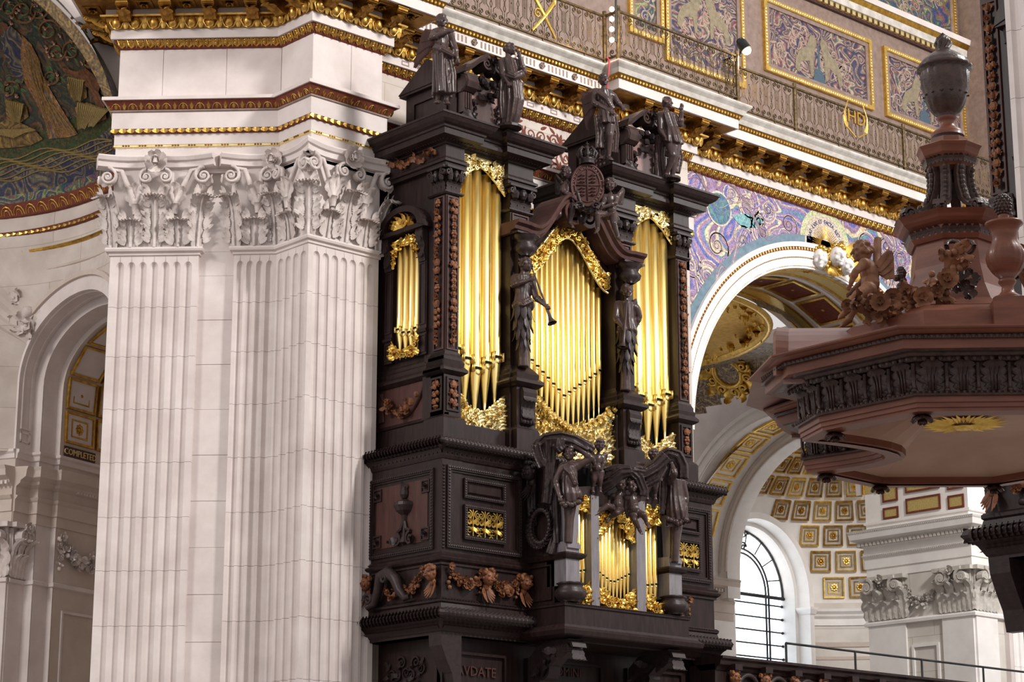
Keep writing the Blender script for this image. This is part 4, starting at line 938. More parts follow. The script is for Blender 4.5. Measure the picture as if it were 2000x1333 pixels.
    for k in range(6): b.leaf((cu + rr.uniform(-.2, .2), -.1, zb - .2), (0, 1, 0), (rr.uniform(-.5, .5), .2, -1), .10, .24, .4, 3, 6, 1, .15, .2, .3)
    b.done('fruit_cluster', 'oak_carved', at)
tower(0, 0, organ); tower(0, 1, organ)
# ---------------------------------------------------------------- centre bay under the ogee pediment
for i in range(15):
    u = UC + .147*(i - 7); k = abs(i - 7)
    pipe(FF, u, -.34, .071, 14.95 - .022*k*k, 11.42 + .098*k, 10.45 + .095*k, organ, False, 10)
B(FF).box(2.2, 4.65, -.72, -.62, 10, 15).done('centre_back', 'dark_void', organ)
def ogee(t):     # height of the centre arch opening, t in -1..1
    a = abs(t); return 14.83 - .95*(3*a*a - 2*a**3) if a < 1 else 13.88
top = [(UC + 1.12*t, ogee(t)) for t in np.linspace(-1, 1, 21)]; outer = [(UC + 1.14*t, ogee(t*.98) + .24) for t in np.linspace(-1, 1, 21)]
shade_fill(FF, outer + [(u, z - .12) for u, z in top[::-1]], -.14, organ, 'pipe_shade', 'gilt', 61, .075, .125)
mould_curve(FF, [(u, z - .14) for u, z in top], -.12, .022, organ, 'gilt_pale', 'shade_edge'); mould_curve(FF, outer, -.12, .03, organ, 'gilt_pale', 'shade_edge')
bot = [(UC + 1.12*t, 10.72 + .58*abs(t)**1.5) for t in np.linspace(-1, 1, 17)]
shade_fill(FF, [(UC - 1.12, 10.02), (UC + 1.12, 10.02)] + bot[::-1], -.1, organ, 'pipe_shade', 'gilt_pale', 71, .1, .19, 0., lambda u, z: (pi*.7 if u < UC else pi*.3) + .8*sin(z*6))
b = B(FF)
for u, z in bot: b.flower((u, .0, z - .05), (0, 1, .1), .085, 6, 2)
b.done('shade_flowers', 'gilt_pale', organ)
# ogee cornice: rises from each post to a scroll in the middle
for s in (-1, 1):
    cen = []
    for t in np.linspace(0, 1, 20):
        if t < .22: cen.append((UC + s*(1.82 - 1.609*t), 14.50 - .03*t))
        else: q = (t - .22)/.78; cen.append((UC + s*(1.466 - 1.16*q), 14.49 + .86*(1 - cos(pi*q**1.5))*.5 - .05*sin(pi*q)*(1 - q)))
    prof = [(-.45, -.12), (.10, -.12), (.12, -.07), (.24, -.05), (.26, .02), (.34, .06), (.36, .12), (-.45, .13)]
    rings = []
    for i, (u, z) in enumerate(cen):
        a, c = cen[max(i - 1, 0)], cen[min(i + 1, len(cen) - 1)]; d = np.array([c[0] - a[0], c[1] - a[1]]); d /= np.linalg.norm(d); nn = np.array([-d[1], d[0]])*(-s)
        nn = nn if nn[1] > 0 else -nn
        rings.append([(u + nn[0]*h, o, z + nn[1]*h) for o, h in prof])
    b = B(FF).loft(rings); b.done('ogee_cornice', 'oak_red', organ)
    B(FF).box(UC + s*1.50 - .30, UC + s*1.50 + .30, -.4, .30, 14.36, 14.40).done('cornice_soffit', 'oak_dark', organ)
    b = B(FF); b.spiral((UC + s*.24, .05, 15.13), (s, 0, 0), (0, 0, 1), .36, .05, 2.3, .10, .42, (0, 1, 0), 40, pi*.4); b.ell((UC + s*.24, .2, 15.13), (.08, .1, .08), 7); b.done('ogee_scroll', 'oak_red', organ)
b = B(FF)
for k in range(5): b.leaf((UC + .08*(k - 2), .22, 15.45), (0, 1, 0), ((k - 2)*.22, .5, -1), .18, .62, .5, 4, 8, 2, .16, .3, .4)
b.ell((UC, .25, 15.1), (.14, .12, .2), 8); b.done('centre_leaf', 'oak_carved', organ)
B(FF).box(UC - 1.25, UC + 1.25, -.7, -.2, 14.35, 14.46).done('centre_head', 'oak_dark', organ) if False else None
B(FF).prism([(UC - 1.2, 13.9), (UC - 1.2, 14.5)] + [(UC + 1.2*t, ogee(t*.95) + .42) for t in np.linspace(-1, 1, 17)] + [(UC + 1.2, 14.5), (UC + 1.2, 13.9)] + [(UC + 1.14*t, ogee(t) + .20) for t in np.linspace(1, -1, 17)], -.5, -.2).done('centre_head', 'oak_dark', organ)
# inner posts with consoles that carry the trumpeting figures
for s in (-1, 1):
    uc = UC + s*1.47; pb = B(FF).box(uc - .15, uc + .15, -.3, .12, 11.7, 14.4).done('inner_post', 'oak_dark', organ)
    pth = [(uc - .24, .5), (uc - .24, -.18), (uc + .24, -.18), (uc + .24, .5)]
    B().sweep([(-.1, 11.26), (.04, 11.27), (.13, 11.34), (.13, 11.40), (.05, 11.47), (.06, 11.54), (.02, 11.6), (-.08, 11.72), (-.2, 11.73)], wp(pth), side=1).done('post_base', 'oak_dark', pb)
    B(FF).box(uc - .25, uc + .25, -.3, .18, 10.45, 11.28).done('pedestal', 'oak_dark', pb)
    B().sweep([(-.2, 9.95), (.06, 9.95), (.06, 10.40), (.04, 10.44), (.02, 10.46), (.0, 10.52), (-.1, 10.53)], wp(pth), side=1).done('plinth', 'oak_dark', pb)
    b = B(FF); b.loft([[(uc - .17, o, z), (uc + .17, o, z), (uc + .17, .1, z), (uc - .17, .1, z)] for o, z in ((.26, 11.24), (.30, 11.15), (.28, 11.0), (.22, 10.86), (.22, 10.62), (.25, 10.54))])
    for k in range(3): b.leaf((uc + .10*(k - 1), .27, 11.2), (0, 1, 0), (0, .1, -1), .13, .3, .4, 4, 6, 1, .16, .2, .4); b.leaf((uc + .10*(k - 1), .23, 10.84), (0, 1, 0), (0, .05, -1), .12, .26, .4, 4, 6, 1, .16, .2, .4)
    for k in range(4): b.ell((uc - .12 + .08*k, .25, 10.56), .045, 6)
    b.done('console', 'oak_carved', pb)
    # bulbous capital over the figure
    b = B(FF); b.lathe([(.10, 13.95), (.19, 14.02), (.22, 14.12), (.16, 14.2), (.18, 14.26), (.24, 14.32), (.24, 14.36)], uc, .16, 16, 8, .15); b.done('basket_capital', 'oak_carved', pb, True)
B(FF).box(1.6, 5.25, -.6, -.1, 9.95, 10.06).done('centre_sill', 'oak_dark', organ)
# ---------------------------------------------------------------- west side of the upper case (also used for the case across the choir)
def west_upper(WU, parent, seed=0):
    """local u runs back from the front corner, o outwards"""
    B(WU).box(.36, 2.3, -.6, -.06, 11.3, 15.45).done('side_wall', 'oak_dark', parent)
    sqring(B(WU), .05, .33, 11.76, 14.84, .03, -.02, .012).done('shaft_frame', 'oak_red', parent)
    fruit_drop(B(WU), .10, .28, 11.85, 14.8, .02, 81 + seed).done('carved_drop', 'limewood', parent)
    sqring(B(WU), .03, .35, 10.56, 11.22, .04, 0, .05).done('pedestal_frame', 'oak_dark', parent)
    fruit_drop(B(WU), .09, .29, 10.62, 11.17, .03, 83 + seed).done('carved_drop', 'limewood', parent)
    dark_capital(WU, .19, .39, 14.93, 15.43, .0, parent)
    B(WU).box(-.0, .38, -.4, .02, 10.45, 11.3).done('pedestal', 'oak_dark', parent)
    prof = [(-.2, 11.26), (.04, 11.27), (.12, 11.33), (.12, 11.38), (.06, 11.45), (.07, 11.52), (.04, 11.56), (.04, 11.62), (.01, 11.68), (.0, 11.72), (-.1, 11.73)]
    B(WU).sweep(prof, [(-.02, 0), (.40, 0), (.40, -.08), (2.3, -.08)], side=-1).done('side_base', 'oak_dark', parent)
    B(WU).sweep([(-.1, 10.4), (.06, 10.44), (.03, 10.46), (.0, 10.52), (-.1, 10.53)], [(-.02, 0), (.40, 0), (.40, -.06), (2.3, -.06)], side=-1).done('side_plinth', 'oak_dark', parent)
    B(WU).box(-.02, 2.3, -.5, -.03, 9.95, 10.46).done('side_plinth_board', 'oak_dark', parent); B(WU).box(.38, 2.3, -.5, -.07, 10.4, 11.3).done('side_dado', 'oak_red', parent)
    rr = random.Random(seed)
    b = B(WU)                                                    # carved leaves on the frieze
    for k in range(12):
        u = .25 + .115*k; z = 15.74 + .06*sin(k*1.3)
        b.leaf((u, .04, z), (0, 1, 0), (rr.uniform(-1, 1), .3, rr.uniform(-.6, .9)), .12, .22, .4, 3, 5, 1, .15, .3, .3); b.ell((u, .06, z), .045, 5)
    b.done('frieze_carving', 'limewood', parent)
    # arched window with four pipes
    w0, w1, zs = .72, 1.50, 14.2
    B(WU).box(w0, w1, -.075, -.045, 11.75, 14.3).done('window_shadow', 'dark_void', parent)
    for uu in (.62, 1.66):
        p = B(WU).box(uu - .11, uu + .13, -.1, .03, 11.75, 14.3).done('window_pilaster', 'oak_dark', parent)
        sqring(B(WU), uu - .08, uu + .10, 12.35, 13.6, .025, .02, .045).done('pilaster_frame', 'oak_dark', p); sqring(B(WU), uu - .09, uu + .11, 11.8, 12.15, .025, .02, .045).done('pilaster_frame', 'oak_dark', p)
        B(WU).sweep([(0, 12.18), (.03, 12.2), (.05, 12.24), (.0, 12.27)], [(uu - .13, .03), (uu + .15, .03)], side=-1).done('pilaster_band', 'oak_dark', p)
        b = B(WU); b.loft([[(uu - .09, o, z), (uu + .11, o, z), (uu + .11, 0, z), (uu - .09, 0, z)] for o, z in ((.14, 14.28), (.17, 14.2), (.13, 14.05), (.08, 13.95), (.10, 13.8), (.06, 13.62))])
        b.leaf((uu + .01, .14, 14.2), (0, 1, 0), (0, .1, -1), .16, .3, .4, 3, 6, 1, .15, .2, .4); b.leaf((uu + .01, .08, 13.9), (0, 1, 0), (0, .1, -1), .14, .28, .4, 3, 6, 1, .15, .2, .4); b.done('console', 'oak_carved', p)
    for i in range(4):
        k = abs(i - 1.5); pipe(WU, .84 + .175*i, -.03, .078, 14.1, 12.32 + (.0, -.05, -.02, .07)[i], 11.78, parent, True, 10)
    b = B(WU); cu = 1.13; n = 16
    hood = [(cu + .72*cos(a), 14.3 + .52*sin(a)) for a in np.linspace(0, pi, n)]; inn = [(cu + .52*cos(a), 14.36 + .34*sin(a)) for a in np.linspace(pi, 0, n)]
    b.prism(hood + inn, -.06, .22); b.prism([(cu - .72, 14.28), (cu + .72, 14.28), (cu + .72, 14.37), (cu - .72, 14.37)], -.06, .20); b.prism([(cu + .52*cos(a), 14.36 + .34*sin(a)) for a in np.linspace(0, pi, n)], -.06, .04); b.done('window_hood', 'oak_dark', parent)
    b = B(WU); b.spiral((cu + .02, .08, 14.50), (1, 0, 0), (0, 0, 1), .11, .04, 1.3, .05, .06, (0, 1, 0), 16)
    for k in range(9): a = pi*(k + .5)/9; b.leaf((cu + .08*cos(a), .06, 14.42), (0, 1, 0), (cos(a)*1.5, .2, sin(a)*.7 + .1), .1, .34, .4, 3, 6, 1, .15, .3, .3)
    b.done('tympanum_carving', 'gilt', parent)
    shade_fill(WU, [(w0, 14.22), (w1, 14.22), (w1, 13.6), (w1 - .12, 13.95), (cu, 14.08), (w0 + .12, 13.95), (w0, 13.8)], .06, parent, 'pipe_shade', 'gilt', 91 + seed, .07, .13)
    shade_fill(WU, [(w0, 11.76), (w1, 11.76), (w1, 12.15), (w1 - .1, 11.98), (cu, 11.86), (w0 + .1, 11.98), (w0, 12.2)], .06, parent, 'pipe_shade', 'gilt', 93 + seed, .07, .14)
    # swag of cloth and fruit on the dado
    b = B(WU); L0, L1 = .58, 1.95
    for sg, ue in ((1, L0), (-1, L1)):
        b.loft([[(ue + x*wd + sg*.0, -.04 + .035*cos(x*9 + k), z) for x in np.linspace(-1, 1, 9)] + [(ue + x*wd, -.07, z) for x in (1, -1)] for k, (z, wd) in enumerate(((11.2, .03), (11.0, .07), (10.8, .09), (10.62, .11)))])
    pts = []
    for t in np.linspace(0, 1, 15): pts.append((lerp(L0, L1, t), 11.2 - .55*4*t*(1 - t)*.9))
    b.loft([[(u, -.05 + .06*cos(q)*(1), z + .11*sin(q)*sin(pi*min(1, i/14 + .05))) for q in np.linspace(0, 2*pi, 9)[:-1]] for i, (u, z) in enumerate(pts)])
    b.done('carved_cloth', 'oak_red', parent, True)
    b = B(WU)
    for k in range(22):
        t = rr.uniform(.15, .85); u = lerp(L0, L1, t); z = 11.12 - .42*4*t*(1 - t) + rr.uniform(-.08, .18)
        if k % 3 == 0: b.flower((u, .02, z), (0, 1, 0), .09, 5, 2)
        elif k % 3 == 1: b.ell((u, .01, z), rr.uniform(.05, .08), 6)
        else: b.leaf((u, 0, z), (0, 1, 0), (rr.uniform(-1, 1), .3, rr.uniform(-1, 1)), .1, .18, .3, 3, 5, 1, .15, .3, .3)
    b.done('carved_fruit', 'limewood', parent)
west_upper(WU, organ, 0)
# ---------------------------------------------------------------- base storey
BASE_TOP = [(-.4, 9.56), (.02, 9.58), (.05, 9.64), (.06, 9.70), (.14, 9.76), (.17, 9.79), (.22, 9.82), (.245, 9.86), (.22, 9.91), (.17, 9.935), (-.6, 9.95)]
BASE_MID = [(-.1, 7.56), (.03, 7.58), (.03, 7.62), (.08, 7.66), (.10, 7.70), (.05, 7.74), (.06, 7.77), (.0, 7.82), (-.1, 7.82)]
BASE_LOW = [(-.1, 6.86), (.02, 6.87), (.05, 6.90), (.05, 6.95), (.02, 6.98), (-.1, 6.99)]
BASE_ROLL = [(-.2, 6.30), (-.05, 6.30), (.02, 6.36), (.10, 6.50), (.16, 6.56), (.20, 6.57), (.245, 6.61), (.255, 6.66), (.245, 6.71), (.20, 6.75), (.14, 6.76), (.05, 6.78), (.03, 6.87), (-.1, 6.88)]
def beadframe(fr, u0, u1, z0, z1, o, parent, step=.055, r=.02, name='frame_beading'):
    b = B(fr); nu, nz = int((u1 - u0)/step), int((z1 - z0)/step)
    for i in range(nu + 1):
        for zz in (z0, z1): b.ell((u0 + (u1 - u0)*i/nu, o, zz), (r*1.1, r*.8, r), 5)
    for i in range(1, nz):
        for uu in (u0, u1): b.ell((uu, o, z0 + (z1 - z0)*i/nz), (r, r*.8, r*1.1), 5)
    return b.done(name, 'oak_carved', parent, kind='stuff')
def rope(path, out, z, step, r, parent, name, mat='oak_carved'):
    """carved roll: overlapping leaves lying along a half-round"""
    b = B()
    for i, f in enumerate(pathframes(path, out, step, z)):
        b.fr = f
        for a in (-.9, 0, .9): b.leaf((-.03, r*.9*cos(a), r*.9*sin(a)), (0, cos(a), sin(a)), (1, .2*cos(a), .2*sin(a)), .09, step*1.3, .2, 0, 3, 1, 0, .3, .3)
    return b.done(name, mat, parent, kind='stuff')
def teeth(path, out, z, step, sz, parent, name, mat='oak_carved', lean=.5):
    b = B()
    for f in pathframes(path, out, step, z): b.fr = f; b.leaf((0, 0, 0), (0, 1, 0), (0, lean, 1), step*.95, sz, .3, 0, 3, 1, .15, .3, .45)
    return b.done(name, mat, parent, kind='stuff')
def cherub_term(fr, u, z0, z1, o, parent, name='cherub_head', mat='limewood', seed=0):
    """winged child's head over folded wings"""
    h = z1 - z0; r = h*.235; rr = random.Random(seed); b = B(fr); zc = z1 - r*1.15; fo = o + r*.75
    b.ell((u, fo, zc), (r*.82, r*.85, r), 10); b.ell((u, fo + r*.72, zc - r*.28), (r*.28, r*.2, r*.16), 6); b.ell((u, fo + r*.85, zc - r*.02), (r*.12, r*.18, r*.2), 5)
    for s in (-1, 1): b.ell((u + s*r*.38, fo + r*.62, zc - r*.25), (r*.3, r*.25, r*.28), 6); b.ell((u + s*r*.34, fo + r*.66, zc + r*.22), (r*.26, r*.2, r*.1), 5); b.ell((u + s*r*.82, fo, zc - r*.05), (r*.14, r*.2, r*.26), 5)
    for k in range(14):
        a = rr.uniform(-.3, pi + .3); b.ell((u + r*.78*cos(a), fo + rr.uniform(-.3, .45)*r, zc + r*.55 + r*.5*sin(a)), r*.28, 6)
    for s in (-1, 1):
        for k in range(4): b.leaf((u + s*r*.2, o + r*.3 - .01*k, zc - r*.8), (0, 1, 0), (s*(.55 - .16*k), .25, -1), r*.42, h*.56*(.75 + .12*k), .1, 3, 6, 1, .1, .3, .4)
    b.ell((u, o + r*.3, zc - r*1.1), (r*.5, r*.4, r*.5), 8)
    return b.done(name, mat, parent, True)
def west_base(WBf, parent, plan, seed=0, depth=2.2, front=None):
    """base storey seen on the west side; plan maps local (u,o) to world"""
    P = [(depth, 0), (0, 0)]
    B(WBf).box(0, depth, -.5, 0, 6.3, 9.6).done('base_side_wall', 'oak_dark', parent)
    sqring(B(WBf), .22, depth - .1, 7.88, 9.42, .07, 0, .045).done('base_frame', 'oak_carved', parent)
    beadframe(WBf, .255, depth - .135, 7.915, 9.385, .05, parent)
    sqring(B(WBf), .30, depth - .18, 7.96, 9.34, .03, 0, .025).done('base_frame', 'oak_dark', parent)
    B(WBf).box(.4, depth - .28, 0, .012, 8.06, 9.24).done('base_panel', 'oak_red', parent)
    for uu in (.45, depth - .33):
        for zz in (8.2, 9.1): b = B(WBf); sqring(b, uu - .12, uu + .12, zz - .12, zz + .12, .025, 0, .04); b.flower((uu, .03, zz), (0, 1, 0), .08, 7, 2); b.done('corner_rosette', 'oak_carved', parent)
    b = B(WBf); cu = depth*.5 - .05
    b.lathe([(.02, 8.06), (.10, 8.1), (.04, 8.25), (.035, 8.5), (.06, 8.62), (.16, 8.70), (.20, 8.80), (.19, 8.86), (.10, 8.9), (.05, 8.93)], cu, .02, 14, 8, .12); b.ell((cu, .04, 9.05), (.10, .08, .13), 8); b.leaf((cu, .03, 9.0), (0, 1, 0), (0, .1, 1), .2, .28, .2, 4, 6, 1, .15, .2, .2)
    for s in (-1, 1): b.spiral((cu + s*.2, .05, 8.16), (s, 0, 0), (0, 0, 1), .14, .03, 1.6, .05, .06, (0, 1, 0), 20, pi/2); b.tube([(cu + s*.03, .04, 8.5), (cu + s*.08, .05, 8.36), (cu + s*.2, .05, 8.30)], [.03, .035, .03], 6)
    for s in (-1, 1): b.leaf((cu + s*.1, .05, 8.2), (0, 1, 0), (s, .2, -.3), .15, .3, .4, 4, 6, 1, .15, .3, .3)
    b.done('carved_candelabrum', 'oak_carved', parent)
    for k, uu in enumerate((.17, depth - .12)): cherub_term(WBf, uu, 6.98, 7.58, .02, parent, seed=seed + k)
    b = B(WBf)                                                      # big scroll bracket lying on the frieze
    pts = [(depth - .25, 6.95), (depth - .45, 7.0), (depth - .55, 7.25), (depth - .62, 7.5), (depth - .85, 7.56), (depth - 1.05, 7.42), (depth - 1.18, 7.18), (depth - 1.35, 7.02), (depth - 1.5, 7.04)]
    b.tube([(u, .16, z) for u, z in pts], [.07, .08, .09, .11, .12, .11, .09, .07, .05], 8); b.spiral((depth - .32, .16, 7.08), (1, 0, 0), (0, 0, 1), .14, .03, 1.5, .06, .16, (0, 1, 0), 16); b.spiral((depth - .80, .16, 7.44), (-1, 0, 0), (0, 0, 1), .14, .03, 1.5, .06, .18, (0, 1, 0), 16)
    b.done('scroll_bracket', 'oak_carved', parent, True)
    festoon(WBf, (.45, .04, 7.5), (.95, .04, 7.2), .12, 7, .10, parent, 'limewood', 'carved_fruit', 3 + seed, .2); festoon(WBf, (1.1, .04, 7.25), (1.55, .04, 7.25), .12, 6, .10, parent, 'limewood', 'carved_fruit', 4 + seed, .2)
    # bracketed underside
    B(WBf).box(.30, depth, -.8, -.32, 4.2, 6.34).done('base_underside', 'oak_dark', parent)
    b = B(WBf); rr = random.Random(seed + 8)
    for k in range(7): a = rr.uniform(0, 6); b.spiral((1.3 + .14*k - .4, -.30, 5.75 + .15*sin(k*2)), (cos(a), 0, sin(a)), (-sin(a), 0, cos(a)), .14, .03, 1.5, .035, .05, (0, 1, 0), 18)
    for k in range(14): b.leaf((1. + rr.uniform(-.2, .9), -.31, 5.75 + rr.uniform(-.25, .25)), (0, 1, 0), (rr.uniform(-1, 1), .2, rr.uniform(-1, 1)), .1, .22, .3, 3, 5, 1, .15, .3, .3)
    b.done('underside_carving', 'oak_carved', parent)
    b = B(WBf); b.loft([[(u0, o, z) for u0 in (.0,)] + [(.35, o, z), (.35, -.5, z), (0, -.5, z)] for o, z in ((.0, 6.3), (-.02, 6.1), (-.14, 5.85), (-.28, 5.6), (-.34, 5.3))]); b.done('corner_bracket', 'oak_carved', parent)
west_base(WB, organ, None, 0)
BP = [(XB, YB + 2.2), (XB, YB), (XB + BW, YB), (XB + BW, YB + 2.2)]
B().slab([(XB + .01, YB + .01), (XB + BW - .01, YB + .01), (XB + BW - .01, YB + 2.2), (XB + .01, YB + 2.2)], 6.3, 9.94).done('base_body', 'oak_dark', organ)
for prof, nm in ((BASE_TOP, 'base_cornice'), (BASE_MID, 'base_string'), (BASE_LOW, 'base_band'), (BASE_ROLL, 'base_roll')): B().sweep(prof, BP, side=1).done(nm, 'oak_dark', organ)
rope(BP, .17, 9.86, .09, .07, organ, 'cornice_leaves'); teeth(BP, .06, 9.66, .12, .16, organ, 'cornice_carving'); rope(BP, .175, 6.66, .10, .085, organ, 'roll_leaves'); teeth(BP, .0, 6.34, .11, .22, organ, 'gadroons', lean=.7)
teeth(BP, .05, 6.90, .07, .06, organ, 'band_carving', lean=.1)
# front panels of the base, either side of the projecting lower case
for k, (a, c) in enumerate(((.10, 1.98), (5.66, 7.32))):
    sqring(B(FB), a, c, 7.9, 9.46, .08, 0, .05).done('base_frame', 'oak_carved', organ); sqring(B(FB), a + .09, c - .09, 7.99, 9.37, .03, 0, .025).done('base_frame', 'oak_dark', organ)
    m = (a + c)/2; beadframe(FB, a + .04, c - .04, 7.94, 9.42, .055, organ); beadframe(FB, m - .49, m + .49, 8.91, 9.23, .055, organ, .045, .016); beadframe(FB, m - .485, m + .485, 8.135, 8.725, .065, organ, .045, .016); sqring(B(FB), m - .52, m + .52, 8.88, 9.26, .06, 0, .05).done('raised_panel', 'oak_carved', organ); B(FB).bbox(m - .42, m + .42, 0, .03, 8.97, 9.17, .03).done('panel_field', 'oak_dark', organ)
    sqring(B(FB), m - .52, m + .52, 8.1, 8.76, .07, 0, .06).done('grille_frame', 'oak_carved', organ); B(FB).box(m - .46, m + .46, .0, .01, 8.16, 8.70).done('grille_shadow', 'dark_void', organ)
    b = B(FB); rr = random.Random(k)
    for i in range(3):
        uu = m - .30 + .30*i
        b.tube([(uu, .03, 8.18), (uu, .03, 8.68)], .016, 5)
        for s in (-1, 1):
            for zz, rs, st in ((8.28, .095, -pi/2), (8.44, .06, pi/2), (8.58, .085, pi/2)): b.spiral((uu + s*.10, .03, zz), (s, 0, 0), (0, 0, 1), rs, .02, 1.7, .022, .03, (0, 1, 0), 18, st)
            b.leaf((uu, .03, 8.42), (0, 1, 0), (s*.8, .2, .6), .08, .16, .3, 3, 5, 1, .1, .2, .3); b.leaf((uu, .03, 8.34), (0, 1, 0), (s*.8, .2, -.6), .07, .13, .3, 3, 5, 1, .1, .2, .3)
    b.done('gilt_grille', 'gilt', organ)
b = B(FB)
for i in range(26): b.ell((.035, .01, 7.9 + .062*i), (.022, .03, .026), 6)
b.done('corner_beads', 'oak_carved', organ, kind='stuff')
for k, (a, c) in enumerate(((.12, 1.0), (1.12, 1.95), (5.85, 6.7))):
    festoon(FB, (a + .05, .04, 7.52), (c - .1, .04, 7.48), .26, 11, .11, organ, 'limewood', 'carved_festoon', 10 + k, .5)
for k, u in enumerate((1.04, 2.0, 5.75)): cherub_term(FB, u, 6.96, 7.58, .02, organ, seed=20 + k)
# ---------------------------------------------------------------- projecting lower case
CX, CYY, CW = XB + 2.15, YB - 1.03, 3.32
chair = organ
FCH = Fr((CX, CYY, 0), (1, 0, 0), (0, -1, 0)); WCH = Fr((CX, CYY, 0), (0, 1, 0), (-1, 0, 0))
CPATH = [(CX, YB), (CX, CYY), (CX + CW, CYY), (CX + CW, YB)]
B().slab([(CX + .01, CYY + .02), (CX + CW - .01, CYY + .02), (CX + CW, YB), (CX, YB)], 6.45, 6.98).done('floor_box', 'oak_dark', chair)
B().sweep([(-.3, 6.30), (.18, 6.34), (.22, 6.36), (.24, 6.44), (.16, 6.50), (.13, 6.55), (.03, 6.57), (.02, 6.90), (.05, 6.91), (.05, 6.97), (-.1, 6.98)], CPATH, side=1).done('floor_moulding', 'oak_dark', chair)
teeth(CPATH, .05, 6.915, .06, .055, chair, 'floor_carving', lean=.05)
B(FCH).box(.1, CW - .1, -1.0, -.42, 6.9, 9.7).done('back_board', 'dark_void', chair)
B().box(CX + .02, CX + .12, CYY + .3, YB, 6.9, 9.7).done('side_board', 'oak_dark', chair); B().box(CX + CW - .12, CX + CW - .02, CYY + .3, YB, 6.9, 9.7).done('side_board', 'oak_dark', chair)
sqring(B(WCH), .35, 1.0, 7.05, 7.72, .03, .0, .02).done('side_frame', 'oak_dark', chair)
B(WCH).sweep([(-.1, 7.78), (.03, 7.8), (.07, 7.86), (.0, 7.92)], [(.0, 0), (1.03, 0)], side=-1).done('side_string', 'oak_dark', chair)
def cpost(u0, u1, z1, mat='oak_pink'): return B(FCH).box(u0, u1, -.45, -.06, 6.95, z1).done('mullion', mat, chair)
simple('oak_silver', (.13, .115, .125), (.22, .20, .215), .4, scale=4, stretch=(3, 3, .5), coat=.2)
cpost(.77, .98, 9.1, 'oak_silver'); cpost(2.0, 2.25, 9.15, 'oak_silver')
B(FCH).prism([(.3, 9.05), (.9, 9.05), (1.0, 8.75), (1.49, 8.98), (2.0, 8.75), (2.2, 9.05), (3.1, 9.05), (3.1, 9.2), (2.2, 9.3), (1.49, 9.35), (.9, 9.3), (.3, 9.2)], -.5, -.1).done('head_board', 'oak_dark', chair)
for u0, n, st, zt, zm in ((.98, 10, .1015, 8.85, 7.50), (.36, 4, .105, 9.0, 7.60), (2.26, 4, .125, 9.0, 7.52)):
    for i in range(n):
        if n == 10: k = abs(i - 4.5); z, t = zm + .045*k, zt - .045*k*k*.55
        else: k = i if u0 > 2 else n - 1 - i; z, t = zm + .02*i, zt + .1
        pipe(FCH, u0 + st*(i + .5), -.26, st*.47, t, z, 7.05, chair, False, 10)
    a, c = u0, u0 + n*st; m = (a + c)/2
    if n == 10:
        top = [(lerp(a, c, t), 8.72 - .55*abs(2*t - 1)**1.3) for t in np.linspace(0, 1, 11)]; shade_fill(FCH, [(lerp(a, c, t), 8.98 - .12*abs(2*t - 1)) for t in np.linspace(0, 1, 5)] + top[::-1], -.14, chair, 'pipe_shade', 'gilt', 101, .075, .13)
    else:
        shade_fill(FCH, [(a, 9.1), (c, 9.1), (c, 8.75 if u0 < 1 else 8.85), (a, 8.85 if u0 < 1 else 8.55)], -.14, chair, 'pipe_shade', 'gilt', 103, .075, .13)
    bot = [(lerp(a, c, t), 7.12 + .28*abs(2*t - 1)**1.4) for t in np.linspace(0, 1, 9)] if n == 10 else ([(a, 7.15), (m, 7.28), (c, 7.42)] if u0 < 1 else [(a, 7.42), (m, 7.25), (c, 7.1)])
    shade_fill(FCH, [(a, 6.98), (c, 6.98)] + bot[::-1], -.12, chair, 'pipe_shade', 'gilt', 105, .08, .14, 0.)
for u in (.20, 3.0):
    w = .2
    pth = [(CX + u - w, CYY + .5), (CX + u - w, CYY - .04), (CX + u + w, CYY - .04), (CX + u + w, CYY + .5)]
    pb = B(FCH).box(u - w + .02, u + w - .02, -.5, .02, 7.30, 8.12).done('herm_pedestal', 'oak_silver', chair)
    B().sweep([(-.1, 7.78), (.0, 7.8), (.05, 7.83), (.08, 7.88), (.08, 7.91), (-.02, 7.93)], pth, side=1).done('pedestal_cornice', 'oak_dark', pb)
    b = B(FCH); b.lathe([(.16, 6.99), (.23, 7.03), (.28, 7.12), (.27, 7.2), (.20, 7.28), (.22, 7.31), (.25, 7.34), (.20, 7.36)], u, -.05, 20, 12, .12); b.done('gadrooned_foot', 'oak_carved', pb, True)
    b = B(FCH); b.loft([[(u - q, -.2, z), (u + q, -.2, z), (u + q, .04, z), (u - q, .04, z)] for z, q in ((8.05, .14), (8.12, .11), (8.6, .13), (8.95, .17))]); b.box(u - .16, u + .16, -.2, .06, 8.0, 8.08); b.done('herm_shaft', 'oak_silver', pb)
# carved side of the lower case: wreath, shroud and cherub face
b = B(WCH)
for k in range(26):
    a = 2*pi*k/26; b.leaf((.55 + .24*cos(a), .06, 8.45 + .30*sin(a)), (0, 1, 0), (-sin(a) + .5*cos(a), .3, cos(a) + .5*sin(a)), .13, .22, .4, 3, 5, 1, .15, .3, .4); b.ell((.55 + .26*cos(a), .10, 8.45 + .32*sin(a)), .05, 5)
b.done('laurel_wreath', 'oak_carved', chair)
b = B(WCH)
for uc, wd, z0, z1 in ((.86, .12, 8.5, 9.5), (.24, .10, 8.1, 9.7)):
    b.loft([[(uc + x*wd*(1.1 - .25*i/5), .05 + .05*cos(x*8 + i*.7), lerp(z1, z0, i/5)) for x in np.linspace(-1, 1, 13)] + [(uc + wd, .0, lerp(z1, z0, i/5)), (uc - wd, .0, lerp(z1, z0, i/5))] for i in range(6)])
b.done('carved_drapery', 'oak_carved', chair, True)
cherub_term(WCH, .78, 9.0, 9.72, .05, chair, 'cherub_head', 'oak_carved', 33)
